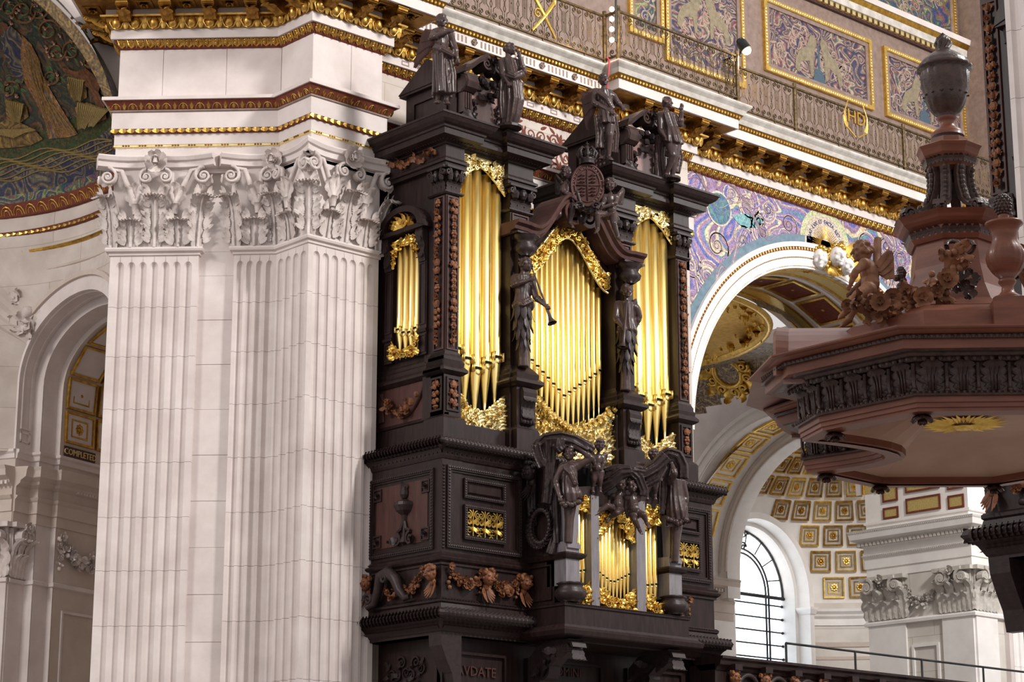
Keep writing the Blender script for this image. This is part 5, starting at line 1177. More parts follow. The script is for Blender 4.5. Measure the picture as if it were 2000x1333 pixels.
# underside of the lower case: shelf, carved brackets and inscription boards
B().slab([(CX + .1, CYY + .2), (CX + CW - .1, CYY + .2), (CX + CW - .1, YB + .8), (CX + .1, YB + .8)], 6.28, 6.34).done('underside', 'oak_dark', chair)
for u in (.25, 2.95):
    b = B(FCH); b.loft([[(u - .17, o, z0), (u + .17, o, z0), (u + .17, o, z1), (u - .17, o, z1)] for o, z0, z1 in ((-.0, 6.05, 6.3), (-.15, 5.95, 6.3), (-.35, 5.98, 6.3), (-.6, 5.8, 6.3), (-.85, 5.45, 6.2), (-1.1, 5.2, 6.0))])
    b.spiral((u, -.05, 6.14), (0, 1, 0), (0, 0, 1), .16, .03, 1.8, .06, .36, (1, 0, 0), 24); b.spiral((u, -.75, 5.75), (0, -1, 0), (0, 0, 1), .3, .05, 1.8, .08, .3, (1, 0, 0), 26)
    for k in range(3): b.leaf((u + .1*(k - 1), .08, 6.1), (0, 1, 0), (0, .2, -1), .14, .28, .5, 4, 6, 1, .15, .2, .4)
    for k in range(6): b.leaf((u - .18, -.3 - .12*k, 6.1 - .05*k), (-1, 0, 0), (-.1, rr.uniform(-.6, .6), rr.uniform(-1, .2)), .14, .3, .3, 4, 6, 1, .15, .2, .4)
    b.done('carved_bracket', 'oak_carved', chair)
FT = Fr((XB, YB + .28, 0), (1, 0, 0), (0, -1, 0))
B(FT).box(.32, BW, -.2, -.03, 4.2, 6.32).done('screen_back', 'oak_dark', organ)
for u, w in ((1.05, .8), (3.4, 1.0), (5.9, .8)):
    sqring(B(FT), u - w, u + w, 5.25, 6.05, .05, -.02, .03).done('board_frame', 'oak_dark', organ)
text('LAVDATE', .26, Fr(FT.w((1.05, .0, 5.7)), (1, 0, 0), (0, -1, 0)), 'oak_red', organ, 'lettering', .012)
text('DOMINI', .24, Fr(FT.w((3.4, .0, 5.85)), (1, 0, 0), (0, -1, 0)), 'oak_red', organ, 'lettering', .012)
text('DOMINVM', .24, Fr(FT.w((3.4, .0, 5.5)), (1, 0, 0), (0, -1, 0)), 'oak_red', organ, 'lettering', .012)
B().sweep([(-.1, 5.0), (.05, 5.02), (.12, 5.10), (.0, 5.18)], [(XB + .1, YB + 2.2), (XB + .1, YB + .26), (XB + BW, YB + .26)], side=1).done('screen_string', 'oak_carved', organ)
B().sweep([(-.3, 4.2), (.0, 4.2), (.0, 5.0)], [(XB + .2, YB + 2.2), (XB + .2, YB + .3), (XB + BW, YB + .3)], side=1).done('screen_dado', 'oak_dark', organ)
# ---------------------------------------------------------------- the matching case across the choir (only its west side shows)
YS = 18.0
south = empty('south_organ_case', 'matching dark oak organ case side with fruit carvings behind the pulpit', 'organ', loc=(XB + 1, YS - 1, 6))
WS = Fr((XB, YS, 0), (0, -1, 0), (-1, 0, 0)); WSU = Fr((XU, YS - .22, 0), (0, -1, 0), (-1, 0, 0))
west_upper(WSU, south, 5); west_base(WS, south, None, 40)
SP_ = [(XB + 2, YS), (XB, YS), (XB, YS - 2.2)]
for prof, nm in ((BASE_TOP, 'base_cornice'), (BASE_MID, 'base_string'), (BASE_LOW, 'base_band'), (BASE_ROLL, 'base_roll')): B().sweep(prof, SP_, side=1).done(nm, 'oak_dark', south)
rope(SP_, .175, 6.66, .10, .085, south, 'roll_leaves'); teeth(SP_, .0, 6.34, .11, .22, south, 'gadroons', lean=.7); rope(SP_, .17, 9.86, .09, .07, south, 'cornice_leaves')
B().slab([(XB + .01, YS - .01), (XB + 2, YS - .01), (XB + 2, YS - 2.2), (XB + .01, YS - 2.2)], 6.3, 9.94).done('base_body', 'oak_dark', south)
B().slab([(XU + .02, YS - .24), (XU + 2, YS - .24), (XU + 2, YS - 2.3), (XU + .02, YS - 2.3)], 9.9, 16.3).done('upper_body', 'oak_dark', south)
B().sweep(TOWER_PROF, [(XU + 2, YS - .22), (XU, YS - .22), (XU, YS - 2.3)], side=1).done('tower_entablature', 'oak_dark', south)
# ================================================================== CARVED FIGURES
def remesh(b, name, mat, parent, vox, smooth=2):
    o = b.done(name + '_raw', mat); md = o.modifiers.new('r', 'REMESH'); md.mode = 'VOXEL'; md.voxel_size = vox
    ms = o.modifiers.new('s', 'SMOOTH'); ms.factor = .5; ms.iterations = smooth
    me = bpy.data.meshes.new_from_object(o.evaluated_get(bpy.context.evaluated_depsgraph_get())); bpy.data.objects.remove(o)
    me.name = name; me.polygons.foreach_set('use_smooth', [True]*len(me.polygons)); me.materials.clear(); me.materials.append(M(mat))
    o = bpy.data.objects.new(name, me); COL.objects.link(o); setpar(o, parent); return o
class Fig:
    """a figure whose joints are read off the photograph on the upright plane through the spot it stands on"""
    def __init__(s, anchor): s.P = np.array(anchor, float); s.b = B()
    def j(s, x, y, d=0.): return onP(x, y, s.P, TC) + TC*d
    def head(s, x, y, r, face, d=0., hair='curl', seed=0, up_=0., baby=False):
        """face: heading from the viewer, + to picture right (degrees)"""
        a = radians(face); f = cos(a)*TC + sin(a)*RT; f = nrm(f + np.array([0, 0, up_])); sd = nrm(np.cross(np.array([0, 0, 1.]), f)); u = np.cross(f, sd); c = s.j(x, y, d); b = s.b
        R = np.array([sd, f, u]); q = lambda p: c + np.array(p)@R*r
        b.ell(c, (r*.80, r*.95, r*1.05), 12, R); b.ell(q((0, .35, -.45)), (r*.58, r*.55, r*.52), 10, R)
        b.cap(q((0, .98, .18)), q((0, 1.18, -.22)), r*.09, r*.16, 6); b.ell(q((0, .86, -.58)), (r*.26, r*.14, r*.10), 6, R); b.ell(q((0, .78, -.88)), (r*.22, r*.2, r*.18), 6, R)
        for k in (-1, 1):
            b.cap(q((k*.12, .96, .26)), q((k*.55, .78, .24)), r*.11, r*.09, 6); b.ell(q((k*.34, .84, .06)), (r*.15, r*.1, r*.09), 6, R); b.ell(q((k*.40, .72, -.30)), (r*(.30 if baby else .24), r*.24, r*.26), 6, R); b.ell(q((k*.80, -.05, -.08)), (r*.12, r*.2, r*.28), 6, R)
        rr = random.Random(seed)
        for k in range(46 if hair == 'curl' else 26):
            t = rr.uniform(0, 2*pi); p = rr.uniform(-.15, 1.3); v = np.array([cos(t)*cos(p), sin(t)*cos(p), sin(p)])
            if v[1] > .35 and v[2] < .55: continue
            b.ell(q(v*np.array([.86, .98, 1.08])), r*rr.uniform(.20, .32), 6)
        return c, R
    def cap(s, a, c, ra, rb): s.b.cap(a, c, ra, rb, 12)
    def arm(s, sh, el, ha, k=1., fist=False, baby=False):
        r0, r1, r2_ = (.085, .065, .045) if not baby else (.075, .062, .045)
        s.cap(sh, el, r0*k, r1*k); s.cap(el, ha, r1*k*1.02, r2_*k); m = lerp(el, ha, .3); s.b.ell(m, r1*k*1.15, 8)
        d = nrm(ha - el); x = nrm(np.cross(d, TC)); h = .095*k*(1.0 if not baby else .8)
        s.b.ell(ha + d*h*.5, (h*.42, h*.62, h*.42), 8, np.array([x, d, nrm(np.cross(x, d))]))
        for i in range(4):
            o = x*h*.26*(i - 1.5); L = h*(.95, 1.1, 1.0, .8)[i]; p0 = ha + d*h*.85 + o; p1 = p0 + d*L*.55 + TC*h*.06; p2 = p1 + d*L*.4 - TC*h*(.35 if not fist else .7)
            s.b.cap(p0, p1, h*.125, h*.115, 6); s.b.cap(p1, p2, h*.115, h*.09, 6)
        p0 = ha + d*h*.25 - x*h*.35; s.b.cap(p0, p0 + d*h*.4 - x*h*.35, h*.14, h*.11, 6)
    def leg(s, hip, kn, an, toe, k=1., baby=False):
        a, c, e = (.135, .088, .052) if not baby else (.125, .09, .055)
        s.cap(hip, kn, a*k, c*k); s.cap(kn, an, c*k*.95, e*k); s.b.ell(lerp(kn, an, .28) - TC*.02*k, (c*k*1.02,)*3, 8)
        d = nrm(toe - an); s.cap(an - np.array([0, 0, .02*k]), an + d*.15*k - np.array([0, 0, .03*k]), e*k*1.05, .045*k)
        x = nrm(np.cross(d, (0, 0, 1)))
        for i in range(5): p = an + d*.16*k + x*.022*k*(i - 2) - np.array([0, 0, .035*k]); s.b.cap(p, p + d*.035*k, .017*k, .015*k, 5)
    def torso(s, nk, sL, sR, wa, hL, hR, k=1., baby=False):
        ch = (sL + sR)/2*.55 + wa*.45; s.cap(sL, sR, .10*k, .10*k); s.cap((sL + sR)/2, nk, .075*k, .058*k)
        w = np.linalg.norm(sR - sL)/2; x = nrm(sR - sL); u = nrm((sL + sR)/2 - wa); R = np.array([x, nrm(np.cross(u, x)), u])
        s.b.ell(ch, (max(w*.98, .14*k), .155*k, .24*k), 12, R); s.b.ell(wa, (.155*k, .13*k, .20*k), 12, R)
        hp = (hL + hR)/2; s.cap(hL, hR, .135*k, .135*k); s.cap(wa, hp, .145*k, .15*k); s.cap(ch, wa, .15*k, .14*k)
        if baby: s.b.ell(lerp(wa, hp, .4) + TC*.05*k, .155*k, 10)
    def robe(s, rings, nf=11, amp=.10, tw=1.2, seed=0, n=66):
        """rings (x, y, half width px, depth) down the cloth, folds run along it"""
        rr = random.Random(seed); ph = [rr.uniform(0, 6) for _ in range(4)]; out = []; rs = []
        for a, c in zip(rings[:-1], rings[1:]):
            for t in np.linspace(0, 1, 6)[:-1]: rs.append(tuple(lerp(np.array(a, float), np.array(c, float), t)))
        rs.append(rings[-1])
        for i, (x, y, hw, dp) in enumerate(rs):
            c = s.j(x, y); w = np.linalg.norm(s.j(x + hw, y) - c); ring_ = []; t = i/len(rs)
            for q in range(n):
                p = 2*pi*q/n; f = 1 + amp*(.4 + t)*(cos(nf*p + ph[0] + tw*t*3) + .6*cos((nf//2 + 1)*p + ph[1] - tw*t*2))
                ring_.append(c + (RT*w*cos(p) + TC*dp*sin(p))*f)
            out.append(ring_)
        s.b.loft(out)
    def strip(s, pts, hw, th, nf=3, amp=.35):
        """hanging or swung cloth: ribbon through pixel points (x,y,depth)"""
        P = [s.j(*p) for p in pts]; Q = []
        for a, c in zip(P[:-1], P[1:]): Q += [lerp(a, c, t) for t in np.linspace(0, 1, 4)[:-1]]
        Q.append(P[-1]); out = []
        for i, p in enumerate(Q):
            d = nrm(Q[min(i + 1, len(Q) - 1)] - Q[max(i - 1, 0)]); x = nrm(np.cross(d, TC)); w = hw if not hasattr(hw, '__len__') else lerp(hw[0], hw[1], i/(len(Q) - 1)); r = []
            for q in range(20):
                a = 2*pi*q/20; r.append(p + x*w*cos(a) + TC*(th*sin(a)*(1 if sin(a) < 0 else 1) + (amp*w*cos(nf*cos(a)*pi + i*.2) if sin(a) > -.1 else 0)))
            out.append(r)
        s.b.loft(out)
    def done(s, name, mat, parent=None, vox=.014, smooth=2): return remesh(s.b, name, mat, parent, vox, smooth)
def wing(P, root, mid, tip, mat, parent, out=12, wid=.13, flip=1, sc=1.):
    """feathered wing: short coverts over long pinions fanning from the leading edge root-mid-tip"""
    b = B(); root, mid, tip = [np.array(v, float) for v in (root, mid, tip)]
    b.tube([root, lerp(root, mid, .5), mid, lerp(mid, tip, .25)], [.05*sc, .055*sc, .05*sc, .03*sc], 7)
    dn = nrm(tip - mid)
    for row, (L, w, off) in enumerate(((1.0, .12, 0), (.62, .12, .02), (.34, .11, .04))):
        for i in range(out):
            t = i/(out - 1); base = lerp(root, mid, t); d = nrm(lerp(nrm(tip - root)*1., dn, t) + np.array([0, 0, -.25*(1 - t)]))
            Lk = np.linalg.norm(tip - mid)*L*(.55 + .45*t)
            b.leaf(base + TC*off*sc, TC*(1 if flip > 0 else 1), d, w*(wid/.13)*sc, Lk, .05, 0, 6, 1, .0, .1, .5)
    return b.done('wing', mat, parent, True)
TZ = 16.36
def statue(name, label, base, **kw):
    t = empty(name, label, 'statue', 'statues on the organ towers', loc=tuple(base)); return t
# --- winged statue with folded arm, first tower
A = onZ(866, 207, TZ + .06); f = Fig(A); t = statue('angel_statue', 'dark wooden angel statue with one arm folded across its chest', A); J = f.j
f.head(862, 42, .125, 28, seed=1); f.torso(J(862, 56), J(851, 64), J(876, 66), J(863, 90), J(855, 108), J(871, 108))
f.arm(J(849, 64), J(843, 79, .12), J(873, 72, .22)); f.arm(J(878, 67), J(888, 95, .05), J(892, 118, .12), fist=True)
f.leg(J(857, 110), J(859, 155, .12), J(856, 196, -.02), J(852, 204, .2)); f.leg(J(871, 110), J(871, 155, .05), J(871, 198), J(876, 206, .2))
f.robe([(863, 62, 12, .16), (863, 90, 12, .17), (863, 110, 17, .24), (862, 150, 17, .25), (863, 188, 19, .26)], 11, .09, 1.2, 1)
f.strip([(848, 96, .16), (864, 106, .24), (886, 116, .2)], .07, .06); f.strip([(876, 110, .1), (884, 150, .1), (884, 186, .1)], .08, .05)
f.done('figure', 'bronze_wood', t); wing(f, J(853, 62, -.1), J(832, 50, -.25), J(809, 124, -.3), 'oak_red', t)
B().tube([J(892, 118, .12), J(897, 132, .2)], [.02, .03], 6).done('trumpet', 'bronze_wood', t)
b = B(FF); b.box(-.05, .42, -.5, .12, 16.35, 16.42); b.done('block', 'oak_silver', t)
# --- statue blowing with raised hand
A = onZ(994, 249, TZ + .02); f = Fig(A); t = statue('angel_statue', 'dark wooden statue raising a hand to its mouth in a long robe', A); J = f.j
f.head(996, 97, .12, 75, seed=2); f.torso(J(992, 110), J(983, 121), J(1006, 122), J(1000, 146), J(994, 166), J(1010, 166))
f.arm(J(1008, 122), J(1023, 142, .05), J(1016, 118, .12)); f.arm(J(981, 121), J(981, 148, .08), J(990, 166, .2))
f.leg(J(996, 168), J(994, 205, .1), J(990, 238), J(987, 246, .2)); f.leg(J(1009, 168), J(1008, 206, .1), J(1000, 240), J(1001, 249, .2))
f.robe([(994, 116, 12, .16), (1000, 146, 13, .18), (1002, 166, 18, .25), (1003, 200, 20, .28), (998, 230, 17, .25), (993, 246, 13, .2)], 11, .10, 1.6, 2)
f.strip([(990, 150, .15), (1004, 160, .26), (1023, 148, .15)], .08, .06); f.strip([(984, 160, .1), (982, 200, .12), (984, 236, .1)], .09, .06)
f.done('figure', 'bronze_wood', t); B().lathe([(.26, TZ - .01), (.26, TZ + .04), (.2, TZ + .05)], *A[:2], 12).done('base', 'oak_dark', t)
# --- second tower
A = onZ(1186, 318, TZ + .06); f = Fig(A); t = statue('angel_statue', 'dark wooden angel statue in a short tunic with one bare leg forward', A); J = f.j
f.head(1179, 157, .125, 18, seed=3); f.torso(J(1179, 171), J(1164, 180), J(1195, 188), J(1184, 210), J(1176, 230), J(1195, 230))
f.arm(J(1162, 180), J(1160, 202, .05), J(1188, 222, .2)); f.arm(J(1197, 188), J(1206, 199, -.05), J(1212, 207, .0))
f.leg(J(1179, 232), J(1176, 264, -.05), J(1178, 302, -.1), J(1172, 310, .1)); f.leg(J(1193, 232), J(1190, 268, .15), J(1188, 308, .05), J(1194, 317, .25))
f.robe([(1180, 178, 15, .17), (1184, 210, 13, .17), (1186, 230, 18, .24), (1186, 246, 18, .24)], 10, .09, 1., 3)
f.strip([(1168, 228, .1), (1172, 260, .05), (1171, 292, .05)], .10, .05); f.strip([(1198, 230, .1), (1203, 262, 0), (1200, 298, -.05)], .08, .05); f.strip([(1168, 184, .15), (1185, 200, .2), (1197, 220, .18)], .06, .05)
f.done('figure', 'bronze_wood', t); wing(f, J(1164, 180, -.1), J(1141, 172, -.25), J(1149, 246, -.3), 'oak_red', t)
b = B(FF); b.box(UW - 2.3, UW - 1.85, -.5, .12, 16.35, 16.42); b.done('block', 'oak_silver', t)
A = onZ(1306, 350, TZ + .02); f = Fig(A); t = statue('angel_statue', 'dark wooden statue with raised arm, bare legs and cloak behind', A); J = f.j
f.head(1302, 202, .12, 62, seed=4); f.torso(J(1300, 214), J(1291, 225), J(1314, 228), J(1312, 252), J(1305, 270), J(1321, 270))
f.arm(J(1317, 228), J(1329, 245, .05), J(1330, 222, .15)); f.arm(J(1289, 226), J(1290, 256, .02), J(1297, 270, .12))
f.leg(J(1307, 272), J(1313, 308, .18), J(1301, 342, .02), J(1297, 350, .2)); f.leg(J(1321, 272), J(1318, 308, .02), J(1313, 344, -.05), J(1314, 352, .1))
f.robe([(1303, 222, 12, .16), (1312, 252, 13, .17), (1314, 270, 17, .23), (1315, 284, 18, .23)], 10, .09, 1., 4)
f.strip([(1292, 262, -.1), (1288, 300, -.12), (1291, 344, -.1)], .12, .06); f.strip([(1322, 280, -.1), (1328, 305, -.12), (1321, 335, -.1)], .09, .05)
f.done('figure', 'bronze_wood', t); B().lathe([(.26, TZ - .01), (.26, TZ + .04), (.2, TZ + .05)], *A[:2], 12).done('base', 'oak_dark', t)
# --- the two trumpeting half figures
def trumpet(f, a, c, parent, bell=.10):
    a, c = np.array(a), np.array(c); d = nrm(c - a); x, y, _ = basis(d); b = B(); L = np.linalg.norm(c - a); rs = []
    for t, r in ((0, .022), (.05, .015), (.7, .026), (.88, .035), (.95, .055), (.985, .085), (1., bell)): rs.append([a + d*L*t + r*(cos(2*pi*k/14)*x + sin(2*pi*k/14)*y) for k in range(14)])
    rs.append([c - d*.03 + .05*(cos(2*pi*k/14)*x + sin(2*pi*k/14)*y) for k in range(14)]); b.loft(rs); return b.done('trumpet', 'bronze_wood', parent, True)
def scales(f, rings, parent):
    b = B(); n = len(rings)
    for i, (x, y, hw, dp) in enumerate(rings[:-1]):
        for k in range(9):
            p = 2*pi*(k + .5*(i % 2))/9; c = f.j(x, y); w = np.linalg.norm(f.j(x + hw, y) - c); nn = RT*cos(p) + TC*sin(p); b.leaf(c + RT*w*cos(p) + TC*dp*sin(p), nn, np.array([0, 0, -1.]) + nn*.12, w*.62, .30, .1, 0, 5, 1, .0, .1, .35)
    return b.done('scale_skirt', 'oak_carved', parent, True)
PA = FF.w((UC - 1.47, .30, 13)); f = Fig(PA); J = f.j
t = empty('trumpeting_herm', 'dark carved angel blowing a long trumpet aimed to the side, before the pipes', 'statue', 'trumpeting angels beside the centre pipes', loc=tuple(J(1021, 718)))
f.head(1026, 519, .135, 70, seed=5); f.torso(J(1021, 533), J(1007, 544), J(1036, 547), J(1022, 578), J(1012, 598), J(1031, 598))
f.arm(J(1004, 545), J(1003, 561, .12), J(1030, 556, .26)); f.arm(J(1038, 548), J(1046, 583, .1), J(1063, 602, .25), fist=True)
f.robe([(1021, 540, 15, .17), (1021, 575, 15, .18), (1020, 600, 19, .22), (1020, 604, 17, .2)], 10, .08, 1., 5); f.robe([(1020, 600, 18, .19), (1020, 640, 14, .17), (1021, 672, 10, .14), (1022, 700, 10, .13), (1022, 718, 11, .14)], 4, .02, 0, 5)
f.strip([(1008, 592, .1), (1022, 600, .22), (1040, 590, .15)], .07, .05); f.done('figure', 'bronze_wood', t); scales(f, [(1020, 602, 18, .2), (1020, 622, 17, .19), (1020, 642, 15, .18), (1021, 660, 11, .15), (1021, 672, 10, .15)], t)
trumpet(f, J(1039, 527, .12), J(1078, 640, .32), t); wing(f, J(1008, 545, -.1), J(998, 520, -.2), J(993, 585, -.22), 'bronze_wood', t, 8, .1)
PA = FF.w((UC + 1.47, .30, 13)); f = Fig(PA); J = f.j
t = empty('trumpeting_herm', 'dark carved angel holding a trumpet straight down, before the pipes', 'statue', 'trumpeting angels beside the centre pipes', loc=tuple(J(1221, 765)))
f.head(1224, 570, .135, 12, seed=6); f.torso(J(1223, 584), J(1207, 596), J(1240, 601), J(1225, 628), J(1216, 650), J(1233, 650))
f.arm(J(1205, 597), J(1202, 624, .08), J(1214, 643, .22)); f.arm(J(1243, 603), J(1249, 618, -.02), J(1240, 640, -.05))
f.robe([(1223, 592, 16, .17), (1224, 625, 16, .18), (1224, 648, 20, .22), (1224, 652, 18, .2)], 10, .08, 1., 6); f.robe([(1223, 648, 18, .19), (1222, 685, 14, .17), (1221, 718, 10, .14), (1221, 745, 10, .13), (1221, 765, 11, .14)], 4, .02, 0, 5)
f.done('figure', 'bronze_wood', t); scales(f, [(1223, 650, 18, .2), (1223, 668, 17, .19), (1222, 686, 15, .18), (1221, 705, 11, .15), (1221, 716, 10, .15)], t)
trumpet(f, J(1224, 592, .22), J(1215, 688, .34), t, .12); wing(f, J(1210, 598, -.1), J(1199, 578, -.2), J(1196, 640, -.22), 'bronze_wood', t, 8, .1); wing(f, J(1236, 600, -.1), J(1241, 582, -.2), J(1248, 632, -.22), 'bronze_wood', t, 8, .1)
# --- royal arms on the pediment with two cherubs
PC_ = FF.w((UC + .1, .42, 15.3)); f = Fig(PC_); J = f.j
arms = empty('royal_arms', 'oval carved coat of arms with a crown above the pediment', 'emblem', loc=tuple(J(1148, 410)))
c0 = J(1147, 366, .12); up3 = np.array([0, 0, 1.]); fa = Fr(c0, nrm(RT), nrm(TC)); E_ = lambda rx, rz, n=40: [(rx*cos(2*pi*k/n), rz*sin(2*pi*k/n)) for k in range(n)]
b = B(fa); b.prism(E_(.33, .44), -.08, .0); b.done('shield', 'oak_red', arms)
b = B(fa); b.tube([(u, .0, z) for u, z in E_(.33, .44) + E_(.33, .44)[:1]], .03, 6); b.tube([(u, .0, z) for u, z in E_(.255, .355) + E_(.255, .355)[:1]], .02, 6); b.done('garter', 'oak_red', arms, True)
tl = 'HONI·SOIT·QUI·MAL·Y·PENSE·'
for i, ch in enumerate(tl):
    a = pi*1.35 - 2*pi*i/len(tl)*.92
    if ch == '·': continue
    tx = np.array([sin(a), 0, -cos(a)]); nz = np.array([cos(a), 0, sin(a)]); g = Fr(fa.w((.292*cos(a), .01, .398*sin(a))), fa.R[0]*tx[0] + up3*tx[2], fa.R[1]); g.R[2] = fa.R[0]*nz[0] + up3*nz[2]; text(ch, .075, g, 'oak_pink', arms, 'letter', .008)
b = B(fa); rr = random.Random(2)
b.box(-.24, .24, 0, .02, -.012, .012); b.box(-.012, .012, 0, .02, -.34, .34)
for qx, qz in ((-.11, .14), (.11, .14), (-.11, -.14), (.11, -.14)):
    for k in range(3): b.tube([(qx - .08, .02, qz + .07*(k - 1) - .01), (qx - .02, .04, qz + .07*(k - 1) + .02), (qx + .05, .04, qz + .07*(k - 1)), (qx + .08, .02, qz + .07*(k - 1) + .03)], [.012, .022, .018, .008], 5)
b.done('quarterings', 'oak_red', arms, True)
b = B(fa); b.lathe([(.15, .46), (.16, .49), (.15, .54), (.17, .57), (.15, .58)], 0, -.03, 18)
for k in range(8):
    a = 2*pi*k/8; b.tube([(.15*cos(a), -.03 + .15*sin(a), .57), (.20*cos(a), -.03 + .20*sin(a), .70), (.14*cos(a), -.03 + .14*sin(a), .80), (0, -.03, .76)], [.025, .035, .03, .02], 6); b.ell((.17*cos(a), -.03 + .17*sin(a), .62), .035, 6)
b.ell((0, -.03, .82), .05, 8); b.box(-.012, .012, -.04, -.02, .85, .95); b.box(-.04, .04, -.04, -.02, .89, .91); b.ell((0, -.03, .67), (.13, .13, .12), 10); b.done('crown', 'oak_carved', arms, True)
b = B(fa)
for s in (-1, 1): b.spiral((s*.16, .05, -.46), (s, 0, 0), (0, 0, 1), .10, .02, 1.4, .04, .1, (0, 1, 0), 16); b.leaf((s*.08, .03, -.42), (0, 1, 0), (s*.8, .3, -.4), .14, .3, .4, 4, 6, 1, .15, .3, .3)
b.done('scroll_foot', 'oak_carved', arms)
def putto(label, anchor, head, neck, sL, sR, wa, hL, hR, armL, armR, legL, legR, k=.78, face=0, seed=0, mat='bronze_wood', wings=(), group='carved cherubs of the organ', name='cherub', vox=.011, hr=.128, up_=0., wmat=None):
    f = Fig(anchor); J = f.j; t = empty(name, label, 'statue', group, loc=tuple(J(*legR[1])))
    f.head(head[0], head[1], hr*k/.78, face, head[2] if len(head) > 2 else 0., 'curl', seed, up_, True)
    f.torso(J(*neck), J(*sL), J(*sR), J(*wa), J(*hL), J(*hR), k, True)
    for sh, a in ((sL, armL), (sR, armR)): f.arm(J(*sh), J(*a[0]), J(*a[1]), k, False, True)
    for h, l in ((hL, legL), (hR, legR)): f.leg(J(*h), J(*l[0]), J(*l[1]), J(*l[2]), k, True)
    o = f.done('figure', mat, t, vox, 3)
    for w in wings: wing(f, J(*w[0]), J(*w[1]), J(*w[2]), wmat or mat, t, 8, .09, 1, k/.78)
    return t
putto('winged wooden cherub turning its head aside, beside the coat of arms', PC_, (1104, 340, .05), (1107, 354), (1100, 362), (1120, 364), (1105, 385), (1098, 402), (1113, 402), ((1098, 378, .12), (1118, 392, .2)), ((1127, 378, .1), (1132, 396, .14)),
      ((1092, 424, .15), (1068, 440, .1), (1056, 450, .15)), ((1118, 414, .22), (1112, 440, .16), (1120, 450, .25)), face=-12, seed=7, wings=[((1100, 362, -.08), (1086, 340, -.15), (1090, 372, -.15))], up_=.2)
putto('wooden cherub looking down with its legs hanging over the pediment', PC_, (1191, 364, .1), (1192, 380, .05), (1180, 387, .05), (1203, 388, .05), (1193, 405), (1182, 418), (1198, 420), ((1178, 402, .15), (1170, 408, .2)), ((1202, 402, .16), (1176, 412, .22)),
      ((1166, 426, .25), (1167, 452, .2), (1162, 462, .3)), ((1198, 442, .2), (1206, 468, .15), (1214, 476, .25)), face=-8, seed=8, wings=[((1203, 386, -.08), (1218, 366, -.15), (1212, 392, -.15))], up_=-.35)
# --- the lower case: two figures carrying the shelf, cloth and four children
PD = FCH.w((.22, .12, 9)); f = Fig(PD); J = f.j
t = empty('caryatid', 'dark carved woman with raised arm on a tapering pedestal beside the lower pipes', 'statue', 'half figures at the lower case', loc=tuple(J(1111, 1063)))
f.head(1111, 887, .135, -12, .05, seed=9); f.torso(J(1113, 902), J(1101, 913), J(1126, 911), J(1113, 942), J(1105, 966), J(1124, 966))
f.arm(J(1098, 914), J(1084, 943, .05), J(1091, 970, .18)); f.arm(J(1127, 910), J(1155, 897, .05), J(1128, 877, .12))
f.robe([(1114, 912, 12, .15), (1112, 942, 15, .18), (1114, 968, 19, .22), (1114, 984, 18, .2)], 10, .08, 1.4, 9); f.robe([(1114, 980, 14, .17), (1112, 1015, 9, .14), (1110, 1062, 8, .12)], 4, .02, 0, 1)
f.strip([(1102, 916, .14), (1114, 928, .2), (1124, 952, .18)], .06, .05); f.done('figure', 'bronze_wood', t)
rr = random.Random(3); b = B()
for k in range(16): p = J(1096 + 2.3*k, 986 + 5*sin(pi*k/15), .2); b.ell(p + np.array([0, 0, rr.uniform(-.03, .03)]), rr.uniform(.035, .06), 6)
for k in range(10): b.leaf(J(1098 + 3.6*k, 988, .18), TC, RT*rr.uniform(-1, 1) + np.array([0, 0, rr.uniform(-1, .6)]), .08, .14, .4, 3, 5, 1, .15, .3, .3)
b.done('fruit_girdle', 'bronze_wood', t, True)
PD2 = FCH.w((3.0, .12, 9)); f = Fig(PD2); J = f.j
t = empty('caryatid', 'dark carved robed figure hiding its face behind a raised arm, beside the lower pipes', 'statue', 'half figures at the lower case', loc=tuple(J(1318, 1105)))
f.head(1325, 922, .135, 35, -.05, seed=10); f.torso(J(1322, 935), J(1309, 944), J(1330, 942), J(1320, 970), J(1312, 994), J(1331, 994))
f.arm(J(1307, 944, .05), J(1316, 930, .25), J(1312, 913, .2)); f.arm(J(1332, 944), J(1340, 970, -.05), J(1336, 994, -.02))
f.robe([(1320, 938, 13, .16), (1320, 972, 16, .19), (1322, 1002, 20, .24), (1323, 1020, 19, .22)], 11, .08, 1.4, 10); f.robe([(1322, 1014, 14, .17), (1319, 1055, 10, .14), (1317, 1100, 8, .12)], 4, .02, 0, 1)
f.done('figure', 'bronze_wood', t); b = B()
for k in range(16): p = J(1303 + 2.4*k, 1020 + 5*sin(pi*k/15), .2); b.ell(p + np.array([0, 0, rr.uniform(-.03, .03)]), rr.uniform(.035, .06), 6)
for k in range(10): b.leaf(J(1304 + 3.6*k, 1022, .18), TC, RT*rr.uniform(-1, 1) + np.array([0, 0, rr.uniform(-1, .6)]), .08, .14, .4, 3, 5, 1, .15, .3, .3)
b.done('fruit_girdle', 'bronze_wood', t, True)
